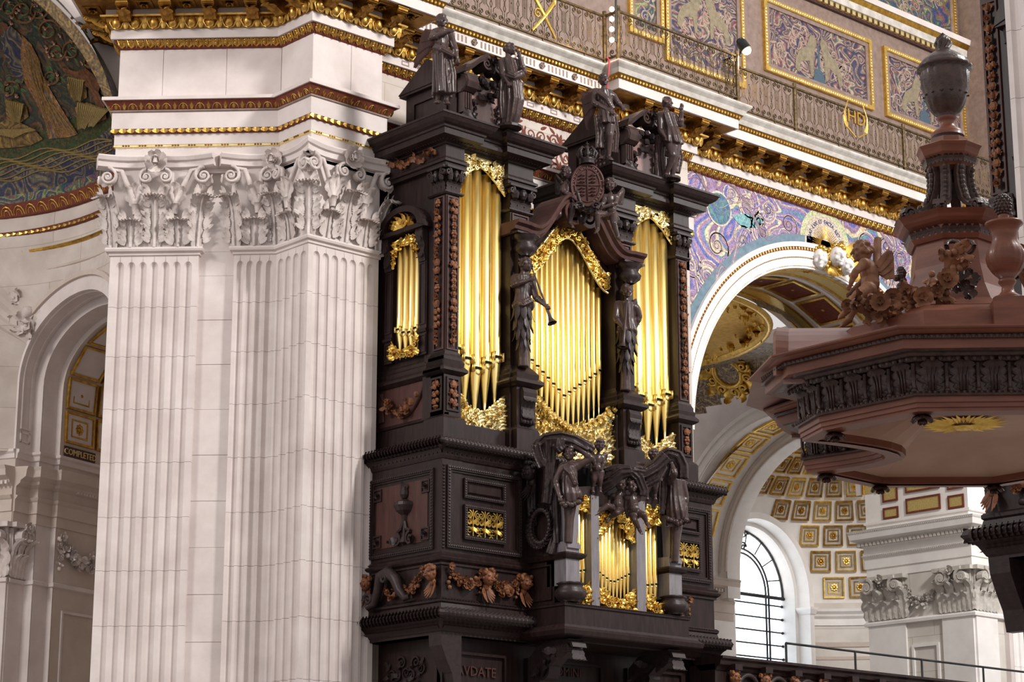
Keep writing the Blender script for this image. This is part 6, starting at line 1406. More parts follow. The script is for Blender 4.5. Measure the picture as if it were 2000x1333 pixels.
# cloth hung over the heads and across the middle
PM = FCH.w((1.6, .15, 9.3)); f = Fig(FCH.w((.3, .1, 9.7)))
def cloth(f, name, label, strips, mat='oak_carved', vox=.016):
    for pts, hw, th, nf in strips: f.strip(pts, hw, th, nf, .30)
    o = f.done(name, mat, None, vox, 2); return tag(o, label, 'drapery', 'carved cloth of the lower case')
cloth(f, 'carved_drapery', 'dark carved cloth bunched above the woman with the raised arm', [([(1048, 880, -.1), (1066, 862, .05), (1095, 860, .15), (1120, 866, .15), (1150, 880, .1)], .15, .10, 4), ([(1052, 868, .0), (1058, 890, .0), (1066, 912, .0)], .16, .08, 4), ([(1075, 866, .1), (1074, 900, .05), (1070, 960, .0), (1066, 985, 0)], (.13, .10), .06, 3), ([(1095, 862, .2), (1092, 880, .2), (1098, 886, .2)], .10, .08, 3), ([(1140, 872, .1), (1156, 886, .1)], .12, .08, 3),
      ([(1094, 960, -.05), (1092, 1010, -.06), (1085, 1050, -.05), (1074, 1084, -.02)], (.07, .10), .05, 2)])
f = Fig(PM)
cloth(f, 'carved_drapery', 'dark carved cloth swag knotted above the two hanging cherubs', [([(1158, 900, .0), (1162, 935, .05), (1172, 958, .05)], (.08, .15), .08, 3), ([(1166, 955, .05), (1190, 945, .15), (1212, 928, .2), (1232, 926, .22)], (.17, .10), .10, 4), ([(1180, 925, .1), (1205, 918, .15), (1230, 922, .2)], .09, .07, 3), ([(1232, 926, .22), (1246, 938, .18), (1256, 962, .1), (1254, 972, .1)], (.12, .10), .07, 3), ([(1234, 924, .22), (1258, 926, .15), (1280, 912, .1), (1300, 892, .1)], (.10, .14), .08, 4), ([(1262, 945, .05), (1282, 935, .05), (1296, 910, .05)], .10, .06, 3)])
f = Fig(FCH.w((2.9, .1, 9.7)))
cloth(f, 'carved_drapery', 'dark carved cloth draped over the figure hiding its face', [([(1288, 900, .05), (1305, 890, .12), (1322, 894, .1), (1332, 912, 0), (1332, 935, -.05)], .14, .10, 4), ([(1300, 905, .05), (1294, 940, .0), (1292, 990, -.05), (1290, 1005, -.05)], (.12, .09), .06, 3)])
putto('naked wooden cherub stretching one leg out under the knotted cloth', PM, (1211, 950, .15), (1208, 962, .08), (1198, 970, .05), (1217, 966, .05), (1207, 982, .05), (1199, 996, .05), (1210, 998, .05), ((1190, 978, .0), (1188, 990, .05)), ((1222, 950, .08), (1226, 938, .1)),
      ((1186, 992, .2), (1168, 1005, .25), (1160, 1010, .3)), ((1204, 1006, .22), (1190, 1014, .12), (1184, 1022, .2)), k=.70, face=30, seed=11)
putto('naked wooden cherub leaning back with crossed legs under the knotted cloth', PM, (1234, 955, .15), (1234, 968, .08), (1224, 974, .05), (1246, 976, .05), (1236, 990, .05), (1236, 1006, .05), (1247, 1005, .05), ((1222, 990, .0), (1224, 1004, .0)), ((1250, 962, .08), (1244, 948, .1)),
      ((1238, 1020, .2), (1248, 1036, .12), (1252, 1044, .2)), ((1256, 1010, .22), (1262, 1024, .16), (1266, 1032, .25)), k=.70, face=12, seed=12, up_=.15)
putto('wooden cherub peering over the cloth beside the raised arm', FCH.w((.75, -.15, 9.8)), (1171, 872, .05), (1168, 886), (1160, 894), (1176, 894), (1166, 910), (1161, 924), (1172, 924), ((1158, 906, .1), (1156, 900, .2)), ((1180, 904, .06), (1176, 914, .1)), ((1160, 938, .02), (1158, 952, -.04), (1158, 960, .05)), ((1172, 938, .02), (1172, 952, -.04), (1172, 960, .05)), k=.68, face=8, seed=13,
      wings=[((1175, 892, -.05), (1184, 886, -.1), (1182, 900, -.1)), ((1160, 890, -.05), (1146, 868, -.1), (1150, 886, -.1))], up_=-.2)
putto('winged wooden cherub bending over the cloth towards the hidden face', FCH.w((2.35, -.15, 9.8)), (1276, 890, .05), (1276, 903), (1266, 910), (1284, 911), (1274, 926), (1268, 940), (1280, 940), ((1268, 926, .1), (1276, 936, .15)), ((1288, 922, .1), (1290, 936, .15)), ((1266, 954, .02), (1264, 966, -.04), (1264, 974, .05)), ((1280, 954, .02), (1280, 966, -.04), (1280, 974, .05)), k=.68, face=25, seed=14,
      wings=[((1267, 908, -.05), (1246, 904, -.08), (1250, 926, -.1))], up_=-.25)
# ================================================================== THE PULPIT CANOPY
CP_ = np.array([11.5, 8.2]); pul = empty('pulpit_canopy', 'brown wooden pulpit sounding board with acanthus frieze and domed crown', 'canopy', loc=(11.5, 8.2, 4.4))
pa, pb_, pc_, pd_, pe_ = (10.29, 7.66), (10.30, 8.40), (10.46, 8.70), (11.30, 9.37), (11.45, 9.38)
arcp = []
for t in np.linspace(0, 1, 13)[1:-1]:
    q = lerp(np.array(pd_), np.array(pc_), t); arcp.append(tuple(q + np.array([.62, -.60])*.62*sin(pi*t)))
RIM = [(10.95, 7.0), (12.05, 7.0), (12.7, 7.66), (12.7, 8.80), (12.06, 9.40), pe_, pd_] + arcp + [pc_, pb_, pa]
da = nrm(np.array([pa[0] - CP_[0], pa[1] - CP_[1]]))
def pz(py, o=0.): return zv(pa[0] + da[0]*o, pa[1] + da[1]*o, py)
RIMV = [pc_, pb_, pa] + RIM[:6]; zb_ = pz(804); zt_ = pz(637, .36)
def prim(name, mat, prof): return B().sweep([(o, pz(y, max(o, 0))) for o, y in prof], RIM, closed=True, side=1, ml=3.3).done(name, mat, pul)
prim('lower_fascia', 'pulpit_wood', [(-.10, 806), (0, 804), (0, 797), (.012, 796), (.012, 787), (.024, 786), (.024, 774)])
prim('lower_bead', 'pulpit_carved', [(.02, 775), (.045, 773), (.05, 769), (.03, 766), (0, 765)])
prim('frieze', 'pulpit_carved', [(0, 766), (-.005, 764), (-.005, 708), (0, 706)])
prim('frieze_cornice', 'pulpit_carved', [(0, 709), (.04, 706), (.05, 702), (.06, 699), (.10, 696), (.12, 690), (.18, 687), (.20, 683)])
prim('upper_fascia', 'pulpit_wood', [(.18, 684), (.245, 682), (.245, 663)])
prim('upper_bead', 'pulpit_carved', [(.24, 664), (.27, 662), (.27, 656), (.26, 654)])
prim('cyma', 'pulpit_wood', [(.26, 655), (.28, 653), (.32, 646), (.35, 643), (.36, 640), (.36, 637), (.2, 636)])
b = B(); hl = pz(709) - pz(764)
b.leaf((0, .005, 0), (0, 1, 0), (0, .12, 1), .165, hl*1.12, .30, 5, 12, 5, .16, .15, .5)
for k in (-1, 0, 1): b.tube([(k*.02, .012, 0), (k*.02, .022, hl*.5), (k*.03, .03, hl*.8)], [.008, .007, .004], 5)
aca = proto(b, 'acanthus_leaf', 'pulpit_carved', True); b = B(); b.tube([(0, .004, 0), (0, .02, hl*.25), (0, .018, hl*.95)], [.016, .012, .014], 6); b.ell((0, .015, .0), (.02, .02, .02), 6); dar = proto(b, 'stem', 'pulpit_carved', True)
for fr in pathframes(RIM + [RIM[0]], 0., .175, pz(764)): inst(aca, 'acanthus_leaf', fr, pul); inst(dar, 'stem', fr.at(.087, 0, 0), pul)
b = B()
for fr in pathframes(RIMV, .265, .035, pz(660, .26)): b.fr = fr; b.ell((0, .003, 0), (.013, .01, .012), 5)
for fr in pathframes(RIMV, .04, .035, pz(770)): b.fr = fr; b.ell((0, .006, 0), (.013, .01, .011), 5)
for fr in pathframes(RIMV, .09, .05, pz(700, .09)): b.fr = fr; b.ell((0, .0, 0), (.018, .014, .02), 5)
b.done('bead_carving', 'pulpit_carved', pul, kind='stuff')
# soffit: flat frame, coved panel, gilt sunburst
def off(P, d):
    P = [np.array(p) for p in P]; out = []
    for i in range(len(P)):
        a, c = P[i] - P[i - 1], P[(i + 1) % len(P)] - P[i]; n1 = np.array([a[1], -a[0]])/np.linalg.norm(a); n2 = np.array([c[1], -c[0]])/np.linalg.norm(c); m = n1 + n2; out.append(P[i] - m*2/max(.5, m@m)*d)
    return out
I1 = off(RIM, .13)
ring0 = [(*p, zb_ + .004) for p in RIM]; ring1 = [(*p, zb_ + .004) for p in I1]; ring2 = [(*p, zb_ + .05) for p in I1]
oc8 = lambda r, z, c=CP_, n=8: [(c[0] + r*cos(pi/8 + 2*pi*k/n), c[1] + r*sin(pi/8 + 2*pi*k/n), z) for k in range(n)]
B().loft([ring0, ring1, ring2], cap=False).done('soffit_frame', 'pulpit_wood', pul)
B().add(ring2, [tuple(range(len(ring2)))]).done('soffit_board', 'pulpit_wood', pul) if False else None
b = B(); n_ = len(I1); inner = []
for p in I1: d = np.array(p) - CP_; inner.append((*(CP_ + d*.62), zb_ + .20))
b.loft([ring2, inner], cap=False); b.add(inner, [tuple(range(n_))[::-1]]); b.done('soffit_cove', 'pulpit_soffit_lit', pul)
b = B(); zs = zb_ + .185
for k in range(40):
    a = 2*pi*k/40; r_ = .30 if k % 2 else .25; x, y = cos(a), sin(a); tx, ty = -sin(a), cos(a)
    b.add([(CP_[0] + .05*x, CP_[1] + .05*y, zs), (CP_[0] + r_*.6*x + .016*tx, CP_[1] + r_*.6*y + .016*ty, zs), (CP_[0] + r_*x, CP_[1] + r_*y, zs), (CP_[0] + r_*.6*x - .016*tx, CP_[1] + r_*.6*y - .016*ty, zs), (CP_[0] + r_*.5*x, CP_[1] + r_*.5*y, zs - .02)], [(0, 1, 4), (1, 2, 4), (2, 3, 4), (3, 0, 4)])
b.lathe([(.07, zs - .02), (.05, zs - .035), (.02, zs - .03), (.01, zs - .04)], *CP_, 14); b.done('sunburst', 'gilt', pul)
for p in (off(RIM, .09)[-2], off(RIM, .09)[-1], off(RIM, .09)[6], off(RIM, .09)[4], off(RIM, .09)[3]):
    B().flower((*p, zb_ - .002), (0, 0, -1), .085, 7, 2).done('soffit_rosette', 'pulpit_carved', pul)
# arched hood over the hollow side
hd = nrm(np.array([-.70, .71])); hx = nrm(np.array(pd_) - np.array(pc_)); mid = (np.array(pc_) + np.array(pd_))/2; hw = np.linalg.norm(np.array(pd_) - np.array(pc_))/2 + .34
FH = Fr((mid[0], mid[1], 0), (*hx, 0), (*hd, 0)); zh = pz(652, .3)
sec = [(hw*cos(a), zh + .42*sin(a)) for a in np.linspace(0, pi, 21)]; sin_ = [((hw - .05)*cos(a), zh - .02 + .38*sin(a)) for a in np.linspace(pi, 0, 21)]
b = B(FH); sec = [(hw, zh - .10)] + sec + [(-hw, zh - .10)]; sin_ = [(-hw + .05, zh - .10)] + sin_ + [(hw - .05, zh - .10)]; b.prism(sec + sin_, -.60, .10); b.done('hood', 'pulpit_pale', pul); B(FH).prism(sin_, -.3, -.22).done('hood_tympanum', 'pulpit_wood', pul)
b = B(FH); out_ = []
for o, h in ((.06, .0), (.14, .01), (.16, -.02), (.16, -.05), (.11, -.08), (.11, -.12), (.04, -.14)): out_.append([((hw + h*1.3)*cos(a), o, zh + (.42 + h)*sin(a)) for a in np.linspace(-.12, pi + .12, 24)])
V = np.array(out_); b.loft([V[:, i] for i in range(V.shape[1])]); b.done('hood_cornice', 'pulpit_wood', pul)
# roof and stepped plinth
zr = lambda py, r: zv(*(CP_ + TC[:2]*r), py)
k8 = lambda r, z: [(CP_[0] + (p[0] - CP_[0])*r, CP_[1] + (p[1] - CP_[1])*r, z) for p in [(10.95, 7.0), (12.05, 7.0), (12.7, 7.66), (12.7, 8.80), (12.06, 9.40), pe_, (11.0, 9.30), (10.55, 8.85), pb_, pa]]
B().loft([k8(1.22, zt_), k8(1.02, zt_ + .035), k8(.86, zt_ + .075)], cap=False).done('roof', 'pulpit_pale', pul)
z1_ = zt_ + .07; z2_ = zr(600, .80)
B().loft([k8(.80, z1_ - .02), k8(.78, z1_), k8(.78, z2_ - .06), k8(.70, z2_), k8(.60, z2_ + .015), k8(.60, z2_ + .04)], cap=True).done('stepped_plinth', 'pulpit_wood', pul)
zd0, zd1 = z2_ + .04, zr(466, .26)
B().loft([oc8(r, lerp(zd0, zd1, t)) for t, r in ((0, .62), (.10, .50), (.25, .405), (.45, .345), (.7, .305), (1, .285))]).done('drum', 'pulpit_wood', pul)
zc0, zc1 = zd1, zr(403, .40)
def opath(r): return [(p[0], p[1]) for p in oc8(r, 0)]
B().sweep([(-.05, zc0), (.01, zc0), (.03, zc0 + .03), (.03, zc0 + .09), (.06, zc0 + .11), (.08, zc0 + .13), (.09, zc1 - .03), (.115, zc1), (-.25, zc1 + .01)], opath(.29), closed=True, side=1).done('drum_cornice', 'pulpit_wood', pul)
teeth(opath(.29) + opath(.29)[:1], .03, zc0 + .03, .05, .07, pul, 'cornice_carving', 'pulpit_carved', .2)
ze0 = zr(322, .12)
for k in range(8):
    a = 2*pi*k/8 + pi/8; d = np.array([cos(a), sin(a), 0]); sdv = np.array([-sin(a), cos(a), 0]); c3 = np.array([*CP_, 0.])
    cv = [(.36, 0.), (.37, .05), (.33, .12), (.24, .2), (.17, .35), (.135, .6), (.125, .85), (.14, 1.)]; rs = []
    for r_, t in cv: p = c3 + d*r_ + np.array([0, 0, lerp(zc1, ze0, t)]); rs.append([p - sdv*.034 - d*.03, p + sdv*.034 - d*.03, p + sdv*.034 + d*.012, p - sdv*.034 + d*.012])
    b = B(); b.loft(rs); 
    for i in range(11): t = (i + .5)/11; r_ = np.interp(t, [q[1] for q in cv], [q[0] for q in cv]); b.ell(c3 + d*(r_ + .018) + np.array([0, 0, lerp(zc1, ze0, t)]), (.02, .02, .022), 6)
    b.spiral(c3 + d*.33 + np.array([0, 0, zc1 + .035]), d, (0, 0, 1), .05, .012, 1.4, .02, .075, sdv, 14); b.done('scroll_rib', 'pulpit_carved', pul)
ze1 = zr(275, .17)
B().sweep([(-.08, ze0 - .01), (.0, ze0), (.015, ze0 + .02), (.03, ze0 + .06), (.045, ze0 + .08), (.06, ze1 - .035), (.075, ze1 - .01), (.06, ze1), (-.13, ze1 + .03)], opath(.145), closed=True, side=1).done('crown_cornice', 'pulpit_wood', pul)
teeth(opath(.145) + opath(.145)[:1], .025, ze0 + .015, .035, .06, pul, 'crown_carving', 'pulpit_carved', .2)
B().loft([oc8(.135, ze1 + .02), oc8(.13, ze1 + .06), oc8(.09, ze1 + .065)]).done('urn_block', 'pulpit_wood', pul)
zu = lambda y: zv(*CP_, y)
b = B(); b.lathe([(.11, zu(268)), (.115, zu(262)), (.09, zu(256)), (.06, zu(250)), (.045, zu(241)), (.055, zu(236)), (.07, zu(232)), (.06, zu(229))], *CP_, 20); b.done('urn_foot', 'pulpit_wood', pul, True)
b = B(); ys = [229, 222, 212, 200, 190, 184, 178, 160, 145, 137]; rs_ = [.05, .085, .112, .13, .139, .142, .145, .152, .156, .15]; b.lathe([(r, zu(y)) for r, y in zip(rs_, ys)], *CP_, 60, 14, [.06]*5 + [.02] + [.08]*3 + [.0], 9.); b.done('urn_bowl', 'pulpit_carved', pul, True)
b = B()
for k in range(14): a = 2*pi*k/14; b.leaf((CP_[0] + .06*cos(a), CP_[1] + .06*sin(a), zu(226)), (cos(a), sin(a), 0), (cos(a)*.55, sin(a)*.55, 1), .055, .17, .4, 4, 7, 2, .12, -.5, .4)
b.done('urn_leaves', 'pulpit_carved', pul, True)
b = B(); b.lathe([(.15, zu(140)), (.178, zu(137)), (.182, zu(132)), (.165, zu(129)), (.16, zu(124)), (.14, zu(118)), (.11, zu(111)), (.075, zu(104)), (.04, zu(101)), (.045, zu(98)), (.04, zu(95))], *CP_, 40, 16, .05); b.done('urn_lid', 'pulpit_carved', pul, True)
b = B()
for k in range(9): a = 2*pi*k/9; r_ = .03; b.tube([(CP_[0] + r_*cos(a), CP_[1] + r_*sin(a), zu(96)), (CP_[0] + .045*cos(a + .5), CP_[1] + .045*sin(a + .5), zu(86)), (CP_[0] + .03*cos(a + 1.2), CP_[1] + .03*sin(a + 1.2), zu(75)), (CP_[0] + .008*cos(a + 2), CP_[1] + .008*sin(a + 2), zu(65 + (k % 3)*3))], [.016, .022, .016, .003], 6)
b.done('flame', 'pulpit_carved', pul, True)
# small urns with pineapple lids on pedestals
def small_urn(c, label):
    t = empty('wooden_urn', label, 'urn', 'urns on the pulpit canopy', loc=(c[0], c[1], zt_ + .08)); zq = lambda y: zv(c[0], c[1], y)
    fq = Fr((c[0], c[1], 0), (r2, -r2, 0), (-r2, -r2, 0)); B(fq).box(-.115, .115, -.115, .115, zt_ + .05, zq(597)).done('pedestal', 'pulpit_wood', t); B(fq).box(-.095, .095, -.095, .095, zq(597), zq(586)).done('step', 'pulpit_wood', t)
    b = B(); b.lathe([(.09, zq(586)), (.095, zq(582)), (.06, zq(577)), (.04, zq(570)), (.036, zq(560)), (.055, zq(553)), (.056, zq(550)), (.045, zq(545))], *c, 24); b.done('foot', 'pulpit_wood', t, True)
    b = B(); b.lathe([(.045, zq(545)), (.085, zq(532)), (.112, zq(518)), (.120, zq(505)), (.112, zq(493)), (.098, zq(484)), (.088, zq(478)), (.08, zq(468)), (.082, zq(455)), (.1, zq(443)), (.118, zq(440)), (.118, zq(436)), (.09, zq(434)), (.05, zq(432))], *c, 64, 18, [.05]*6 + [.0]*8); b.done('bowl', 'pulpit_wood', t, True)
    b = B(); b.lathe([(.034, zq(433)), (.03, zq(428)), (.036, zq(423)), (.03, zq(420))], *c, 16); b.done('neck', 'pulpit_wood', t, True)
    b = B(); zc_, H = zq(401), (zq(381) - zq(421))/2; b.ell((*c, zc_), (.052, .052, H), 14)
    for i in range(9):
        ph = -1.2 + 2.4*i/8
        for k in range(12): a = 2*pi*(k + .5*(i % 2))/12; nn = np.array([cos(a)*cos(ph), sin(a)*cos(ph), sin(ph)]); b.ell(np.array([*c, zc_]) + nn*np.array([.052, .052, H]), .0105, 5)
    b.done('pineapple', 'pulpit_carved', t, True); return t
cu_ = CP_ + .92*np.array([-r2, -r2]) + RT[:2]*.165; small_urn(cu_, 'fluted brown wooden urn with pineapple lid beside the flower garland')
# garland hung from a bow beside the urn down to the child
gar = empty('flower_garland', 'carved wooden garland of large flowers draped round the canopy drum', 'garland', loc=tuple(onP(1760, 610, (*(CP_ + TC[:2]*.62), 0), TC)))
def gp(x, y, d=0.): return onP(x, y, (*(CP_ + TC[:2]*.52), 0), TC) + TC*d
path = [(1655, 596, .05), (1672, 612, .12), (1700, 622, .2), (1735, 620, .24), (1770, 606, .22), (1805, 586, .2), (1835, 562, .16), (1856, 530, .1), (1868, 500, .02), (1874, 478, 0)]
rr = random.Random(21); b = B(); b.tube([gp(*p) for p in path], .03, 7); b.done('stem', 'pulpit_flower', gar, True)
for x, y, d, r_, n_p in ((1838, 568, .24, .068, 7), (1785, 605, .28, .062, 5), (1705, 618, .30, .065, 8), (1755, 590, .22, .05, 6), (1815, 590, .25, .042, 6), (1870, 530, .14, .045, 6), (1728, 600, .25, .055, 6), (1690, 612, .24, .05, 7), (1650, 606, .12, .04, 6)):
    p = gp(x, y, d); B().flower(p, TC + RT*rr.uniform(-.4, .4) + up3*rr.uniform(-.4, .3), r_*1.25, n_p, 3).done('flower', 'pulpit_flower', gar, True)
for x, y in ((1745, 600), (1770, 590), (1815, 625), (1790, 632), (1720, 636), (1690, 632), (1700, 606), (1830, 590), (1850, 545), (1862, 515), (1772, 628), (1810, 560), (1845, 520), (1664, 600), (1735, 635), (1760, 640)):
    b = B(); p = gp(x, y, .2)
    for k in range(4): b.leaf(p, TC, RT*rr.uniform(-1, 1) + up3*rr.uniform(-1, .8) + TC*.4, .055, .13, .35, 3, 6, 2, .14, .3, .35)
    for k in range(2): b.ell(p + RT*rr.uniform(-.04, .04) + TC*.03 + up3*rr.uniform(-.04, .04), .024, 7)
    b.done('leaf_spray', 'pulpit_flower', gar, True)
b = B()
for s in (-1, 1): b.tube([gp(1872 + s*14*cos(t) + s*13, 486 + 13*sin(t), .04 + .02*cos(2*t)) for t in np.linspace(0, 2*pi, 12)], .016, 6)
for s in (-1, 1): b.tube([gp(1872, 486, .05), gp(1872 + s*8, 510, .06), gp(1872 + s*6, 540, .05)], [.018, .014, .01], 6)
b.done('bow', 'pulpit_carved', gar, True)
g2 = empty('flower_garland', 'second wooden flower garland hanging beyond the pineapple urn', 'garland', loc=tuple(gp(1990, 560)))
path = [(1965, 445, .0), (1975, 480, .05), (1984, 520, .08), (1994, 555, .1), (2010, 590, .12)]
b = B(); b.tube([gp(*p) for p in path], [.02, .03, .03, .03, .03], 7); b.done('stem', 'pulpit_flower', g2, True)
for x, y in ((1990, 535), (1998, 560), (1980, 505), (2004, 580)): B().flower(gp(x, y, .14), TC, .06, 6, 2).done('flower', 'pulpit_flower', g2, True)
# carved drop on the far side of the drum
b = B(); rr = random.Random(5)
for k in range(14): p = gp(1781 + rr.uniform(-7, 7), 490 + 5.2*k, -.45); b.ell(p, rr.uniform(.018, .034), 6)
b.done('drum_carving', 'pulpit_carved', pul)
b = B()
for k in range(18): p = gp(1897 + rr.uniform(-18, 18), 545 + rr.uniform(-20, 18), -.08); b.leaf(p, TC, RT*rr.uniform(-1, 1) + up3*rr.uniform(-1, 1), .05, .08, .4, 3, 5, 1, .14, .3, .35)
b.done('drum_flower', 'pulpit_carved', pul)
# the seated child
AN = gp(1690, 600, -.02)
putto('brown wooden winged child seated on the canopy, arms round a garland', AN, (1684, 495, .02), (1692, 511), (1684, 522, .08), (1704, 522, -.08), (1700, 545), (1692, 572, .08), (1704, 572, -.06), ((1665, 542, .13), (1658, 560, .10)), ((1688, 545, -.12), (1668, 562, -.1)),
      ((1667, 590, .14), (1650, 614, .12), (1628, 632, .12)), ((1672, 592, -.06), (1662, 618, -.05), (1640, 634, -.04)), k=.40, face=-82, seed=15, mat='pulpit_flower', group='carved children of the pulpit', vox=.0055, hr=.128,
      wings=[((1712, 522, .0), (1717, 462, -.06), (1712, 528, -.02)), ((1714, 524, .0), (1737, 492, .0), (1742, 545, .0))], wmat='pulpit_flower')
# ================================================================== CHOIR WALL: ARCH, MOSAIC, GALLERY, AISLE
AU, AZ, AR = 40.35, 12.0, 4.70
cw = struct(empty('wall_choir', loc=(40, Yw, 0)))
mosaic('mosaic_cream', [(0., (.62, .54, .40)), (.5, (.50, .40, .34)), (1., (.66, .58, .46))], 3., 3., 40)
mosaic('mosaic_halo', [(0., (.55, .55, .30)), (.5, (.40, .46, .26)), (1., (.62, .56, .38))], 2., 3., 36)
mosaic('mosaic_orb', [(0., (.08, .20, .12)), (.4, (.05, .10, .32)), (.7, (.10, .25, .14)), (1., (.06, .14, .36))], 1.6, 5., 36)
mosaic('mosaic_teal', [(0., (.14, .34, .34)), (.5, (.20, .42, .40)), (1., (.12, .26, .34))], 2., 3., 36)
archwall(B(EW), AU, AZ, AR + .62, RX1, 46.4, 11.0, 18.25, 0., 40).done('mosaic_spandrel', 'mosaic_swirl', cw)
ring(B(EW), AU, AZ, AR + .60, AR + .86, .0, .012, 0, pi, 48).done('mosaic_border', 'slate_blue', cw)
for k, (r0, r1, o, m) in enumerate(((.53, .65, .10, 'stone_white'), (.45, .53, .07, 'red_paint'), (.28, .45, .06, 'stone_white'), (.25, .28, .05, 'marble_tan'), (.06, .25, .045, 'stone_white'), (0., .07, .02, 'stone_white'))):
    ring(B(EW), AU, AZ, AR + r0, AR + r1, -.1, o, 0, pi, 56).done('archivolt_band', m, cw)
b = B(EW)
for k in range(150):
    a = pi*(k + .5)/150; b.leaf((AU + (AR + .455)*cos(a), .072, AZ + (AR + .455)*sin(a)), (0, 1, 0), (cos(a), 0, sin(a)), .07, .07, 0, 0, 2, 1, 0, .1, .5)
for k in range(220):
    a = pi*(k + .5)/220
    if k % 8 < 5: b.ell((AU + (AR + .055)*cos(a), .046, AZ + (AR + .055)*sin(a)), (.014, .008, .014), 5)
    b.ell((AU + (AR + .265)*cos(a), .05, AZ + (AR + .265)*sin(a)), (.015, .01, .015), 5)
b.done('archivolt_gilding', 'gilt', cw, kind='stuff')
# cloud swirls of the mosaic, thin inlays of pale tesserae
rr = random.Random(17); b = B(EW); b2 = B(EW)
def swirl(u, z, r, s, n=2.1):
    for bb, k, th in ((b, 1., .07), (b2, .86, .05), (b, .70, .04)): bb.spiral((u, .006, z), (s, 0, 0), (0, 0, 1), r*k, r*.12, n, th*r*1.6, .006, (0, 1, 0), 40, rr.uniform(0, 6))
for px_, py_, r in ((1400, 480, .5), (1450, 470, .42), (1490, 455, .55), (1380, 540, .45), (1420, 520, .4), (1350, 520, .4), (1460, 400, .5), (1500, 410, .4), (1540, 440, .4), (1350, 380, .4), (1430, 380, .35), (1370, 600, .35), (1690, 480, .45), (1730, 480, .5), (1760, 510, .5), (1755, 560, .45), (1725, 550, .4), (1770, 600, .4), (1530, 465, .3), (1480, 430, .3)):
    w = onY(px_, py_, Yw); swirl(w[0], w[2], r, rr.choice((-1, 1)))
for px0, py0, px1, py1 in ((1345, 350, 1430, 420), (1400, 370, 1500, 400), (1440, 410, 1520, 470), (1400, 560, 1440, 500), (1380, 640, 1400, 560), (1690, 450, 1780, 500), (1700, 500, 1775, 540)):
    a, c = onY(px0, py0, Yw), onY(px1, py1, Yw)
    for k in range(3): 
        P = [(lerp(a[0], c[0], t), .008, lerp(a[2], c[2], t) + .22*sin(t*7 + k*.3) + .1*k) for t in np.linspace(0, 1, 14)]; (b if k % 2 else b2).tube(P, .018, 4)
b.done('mosaic_cloud_lines', 'mosaic_cream', cw); simple('mosaic_plum', (.30, .19, .32), (.42, .28, .40), .5, scale=30); b2.done('mosaic_cloud_shade', 'mosaic_plum', cw)
w = onY(1404, 408, Yw); disc = lambda u, z, r, n=28: [(u + r*cos(2*pi*k/n), z + r*sin(2*pi*k/n)) for k in range(n)]
B(EW).prism(disc(w[0], w[2], .44), 0, .012).done('mosaic_orb_rim', 'mosaic_cream', cw); B(EW).prism(disc(w[0], w[2], .39), 0, .018).done('mosaic_orb', 'mosaic_orb', cw)
w2 = onY(1455, 425, Yw); B(EW).prism([(w2[0] - .5, w2[2] - .05), (w2[0] - .1, w2[2] - .3), (w2[0] + .5, w2[2] - .15), (w2[0] + .7, w2[2] + .1), (w2[0] + .1, w2[2] + .12)], 0, .009).done('mosaic_sky', 'mosaic_teal', cw)
hc = onY(1612, 482, Yw); hdisc = lambda r: [(hc[0] + r*cos(t), hc[2] + r*sin(t)) for t in np.linspace(-.12, pi + .12, 30)]
B(EW).prism(hdisc(.98), 0, .008).done('mosaic_glow', 'mosaic_halo', cw)
ring(B(EW), hc[0], hc[2], .74, .80, 0, .016, -.1, pi + .1, 40).done('halo_rim', 'mosaic_cream', cw); B(EW).prism(hdisc(.75), 0, .012).done('halo_ground', 'mosaic_cream', cw)
b = B(EW)
for k in range(28): a = pi*k/27; b.tube([(hc[0] + .2*cos(a), .014, hc[2] + .2*sin(a)), (hc[0] + .52*cos(a), .014, hc[2] + .52*sin(a))], [.012, .006], 4)
b.done('halo_rays', 'gilt', cw)
simple('letter_blue', (.02, .03, .16), None, .5)
tl = 'FIAT·LVX·ET·FACTA·EST·LVX'
for i, ch in enumerate(tl):
    a = radians(172) - radians(164)*i/(len(tl) - 1); tx = (sin(a), 0, -cos(a)); g = Fr(EW.w((hc[0] + .63*cos(a), .018, hc[2] + .63*sin(a))), EW.R[0]*sin(a) + up3*(-cos(a)), EW.R[1]); g.R[2] = EW.R[0]*cos(a) + up3*sin(a); text(ch, .15, g, 'letter_blue', cw, 'letter', .004)
# soffit of the arch, banded, with coffers
BS = barrelfr(EW, AU, AZ, AR); L_ = AR*pi
for d0, d1, m in ((-.02, .14, 'stone_aged'), (.14, .62, 'gold_ground'), (.62, .82, 'stone'), (.82, 1.95, 'stone'), (1.95, 2.15, 'stone'), (2.15, 2.6, 'gold_ground'), (2.6, 2.85, 'stone')): grid(B(BS), 0, L_, 60, d0, d1, 1).done('soffit_band', m, cw)
for d in (.14, .62, .80, 1.97, 2.15, 2.6): b = B(BS); b.loft([[(a, 0, d - .03), (a, .03, d - .02), (a, .03, d + .02), (a, 0, d + .03)] for a in np.linspace(0, L_, 60)]); b.done('soffit_fillet', 'stone_white' if d in (.80, 1.97) else 'gilt_dark', cw)
for i in range(12):
    a0 = L_*i/12 + .08; a1 = L_*(i + 1)/12 - .08
    b = B(BS); b.box(a0, a1, .002, .012, .90, 1.87); b.done('coffer_ground', 'red_paint', cw)
    b = B(BS); b.box(lerp(a0, a1, .22), lerp(a0, a1, .78), .012, .02, 1.12, 1.65); b.done('coffer_panel', 'stone', cw); b = B(BS); b.box(lerp(a0, a1, .30), lerp(a0, a1, .70), .02, .026, 1.19, 1.58); b.done('coffer_field', 'blue_mosaic', cw)
    coffer(BS, a0, a1, .90, 1.87, cw, ('gilt',), .05)
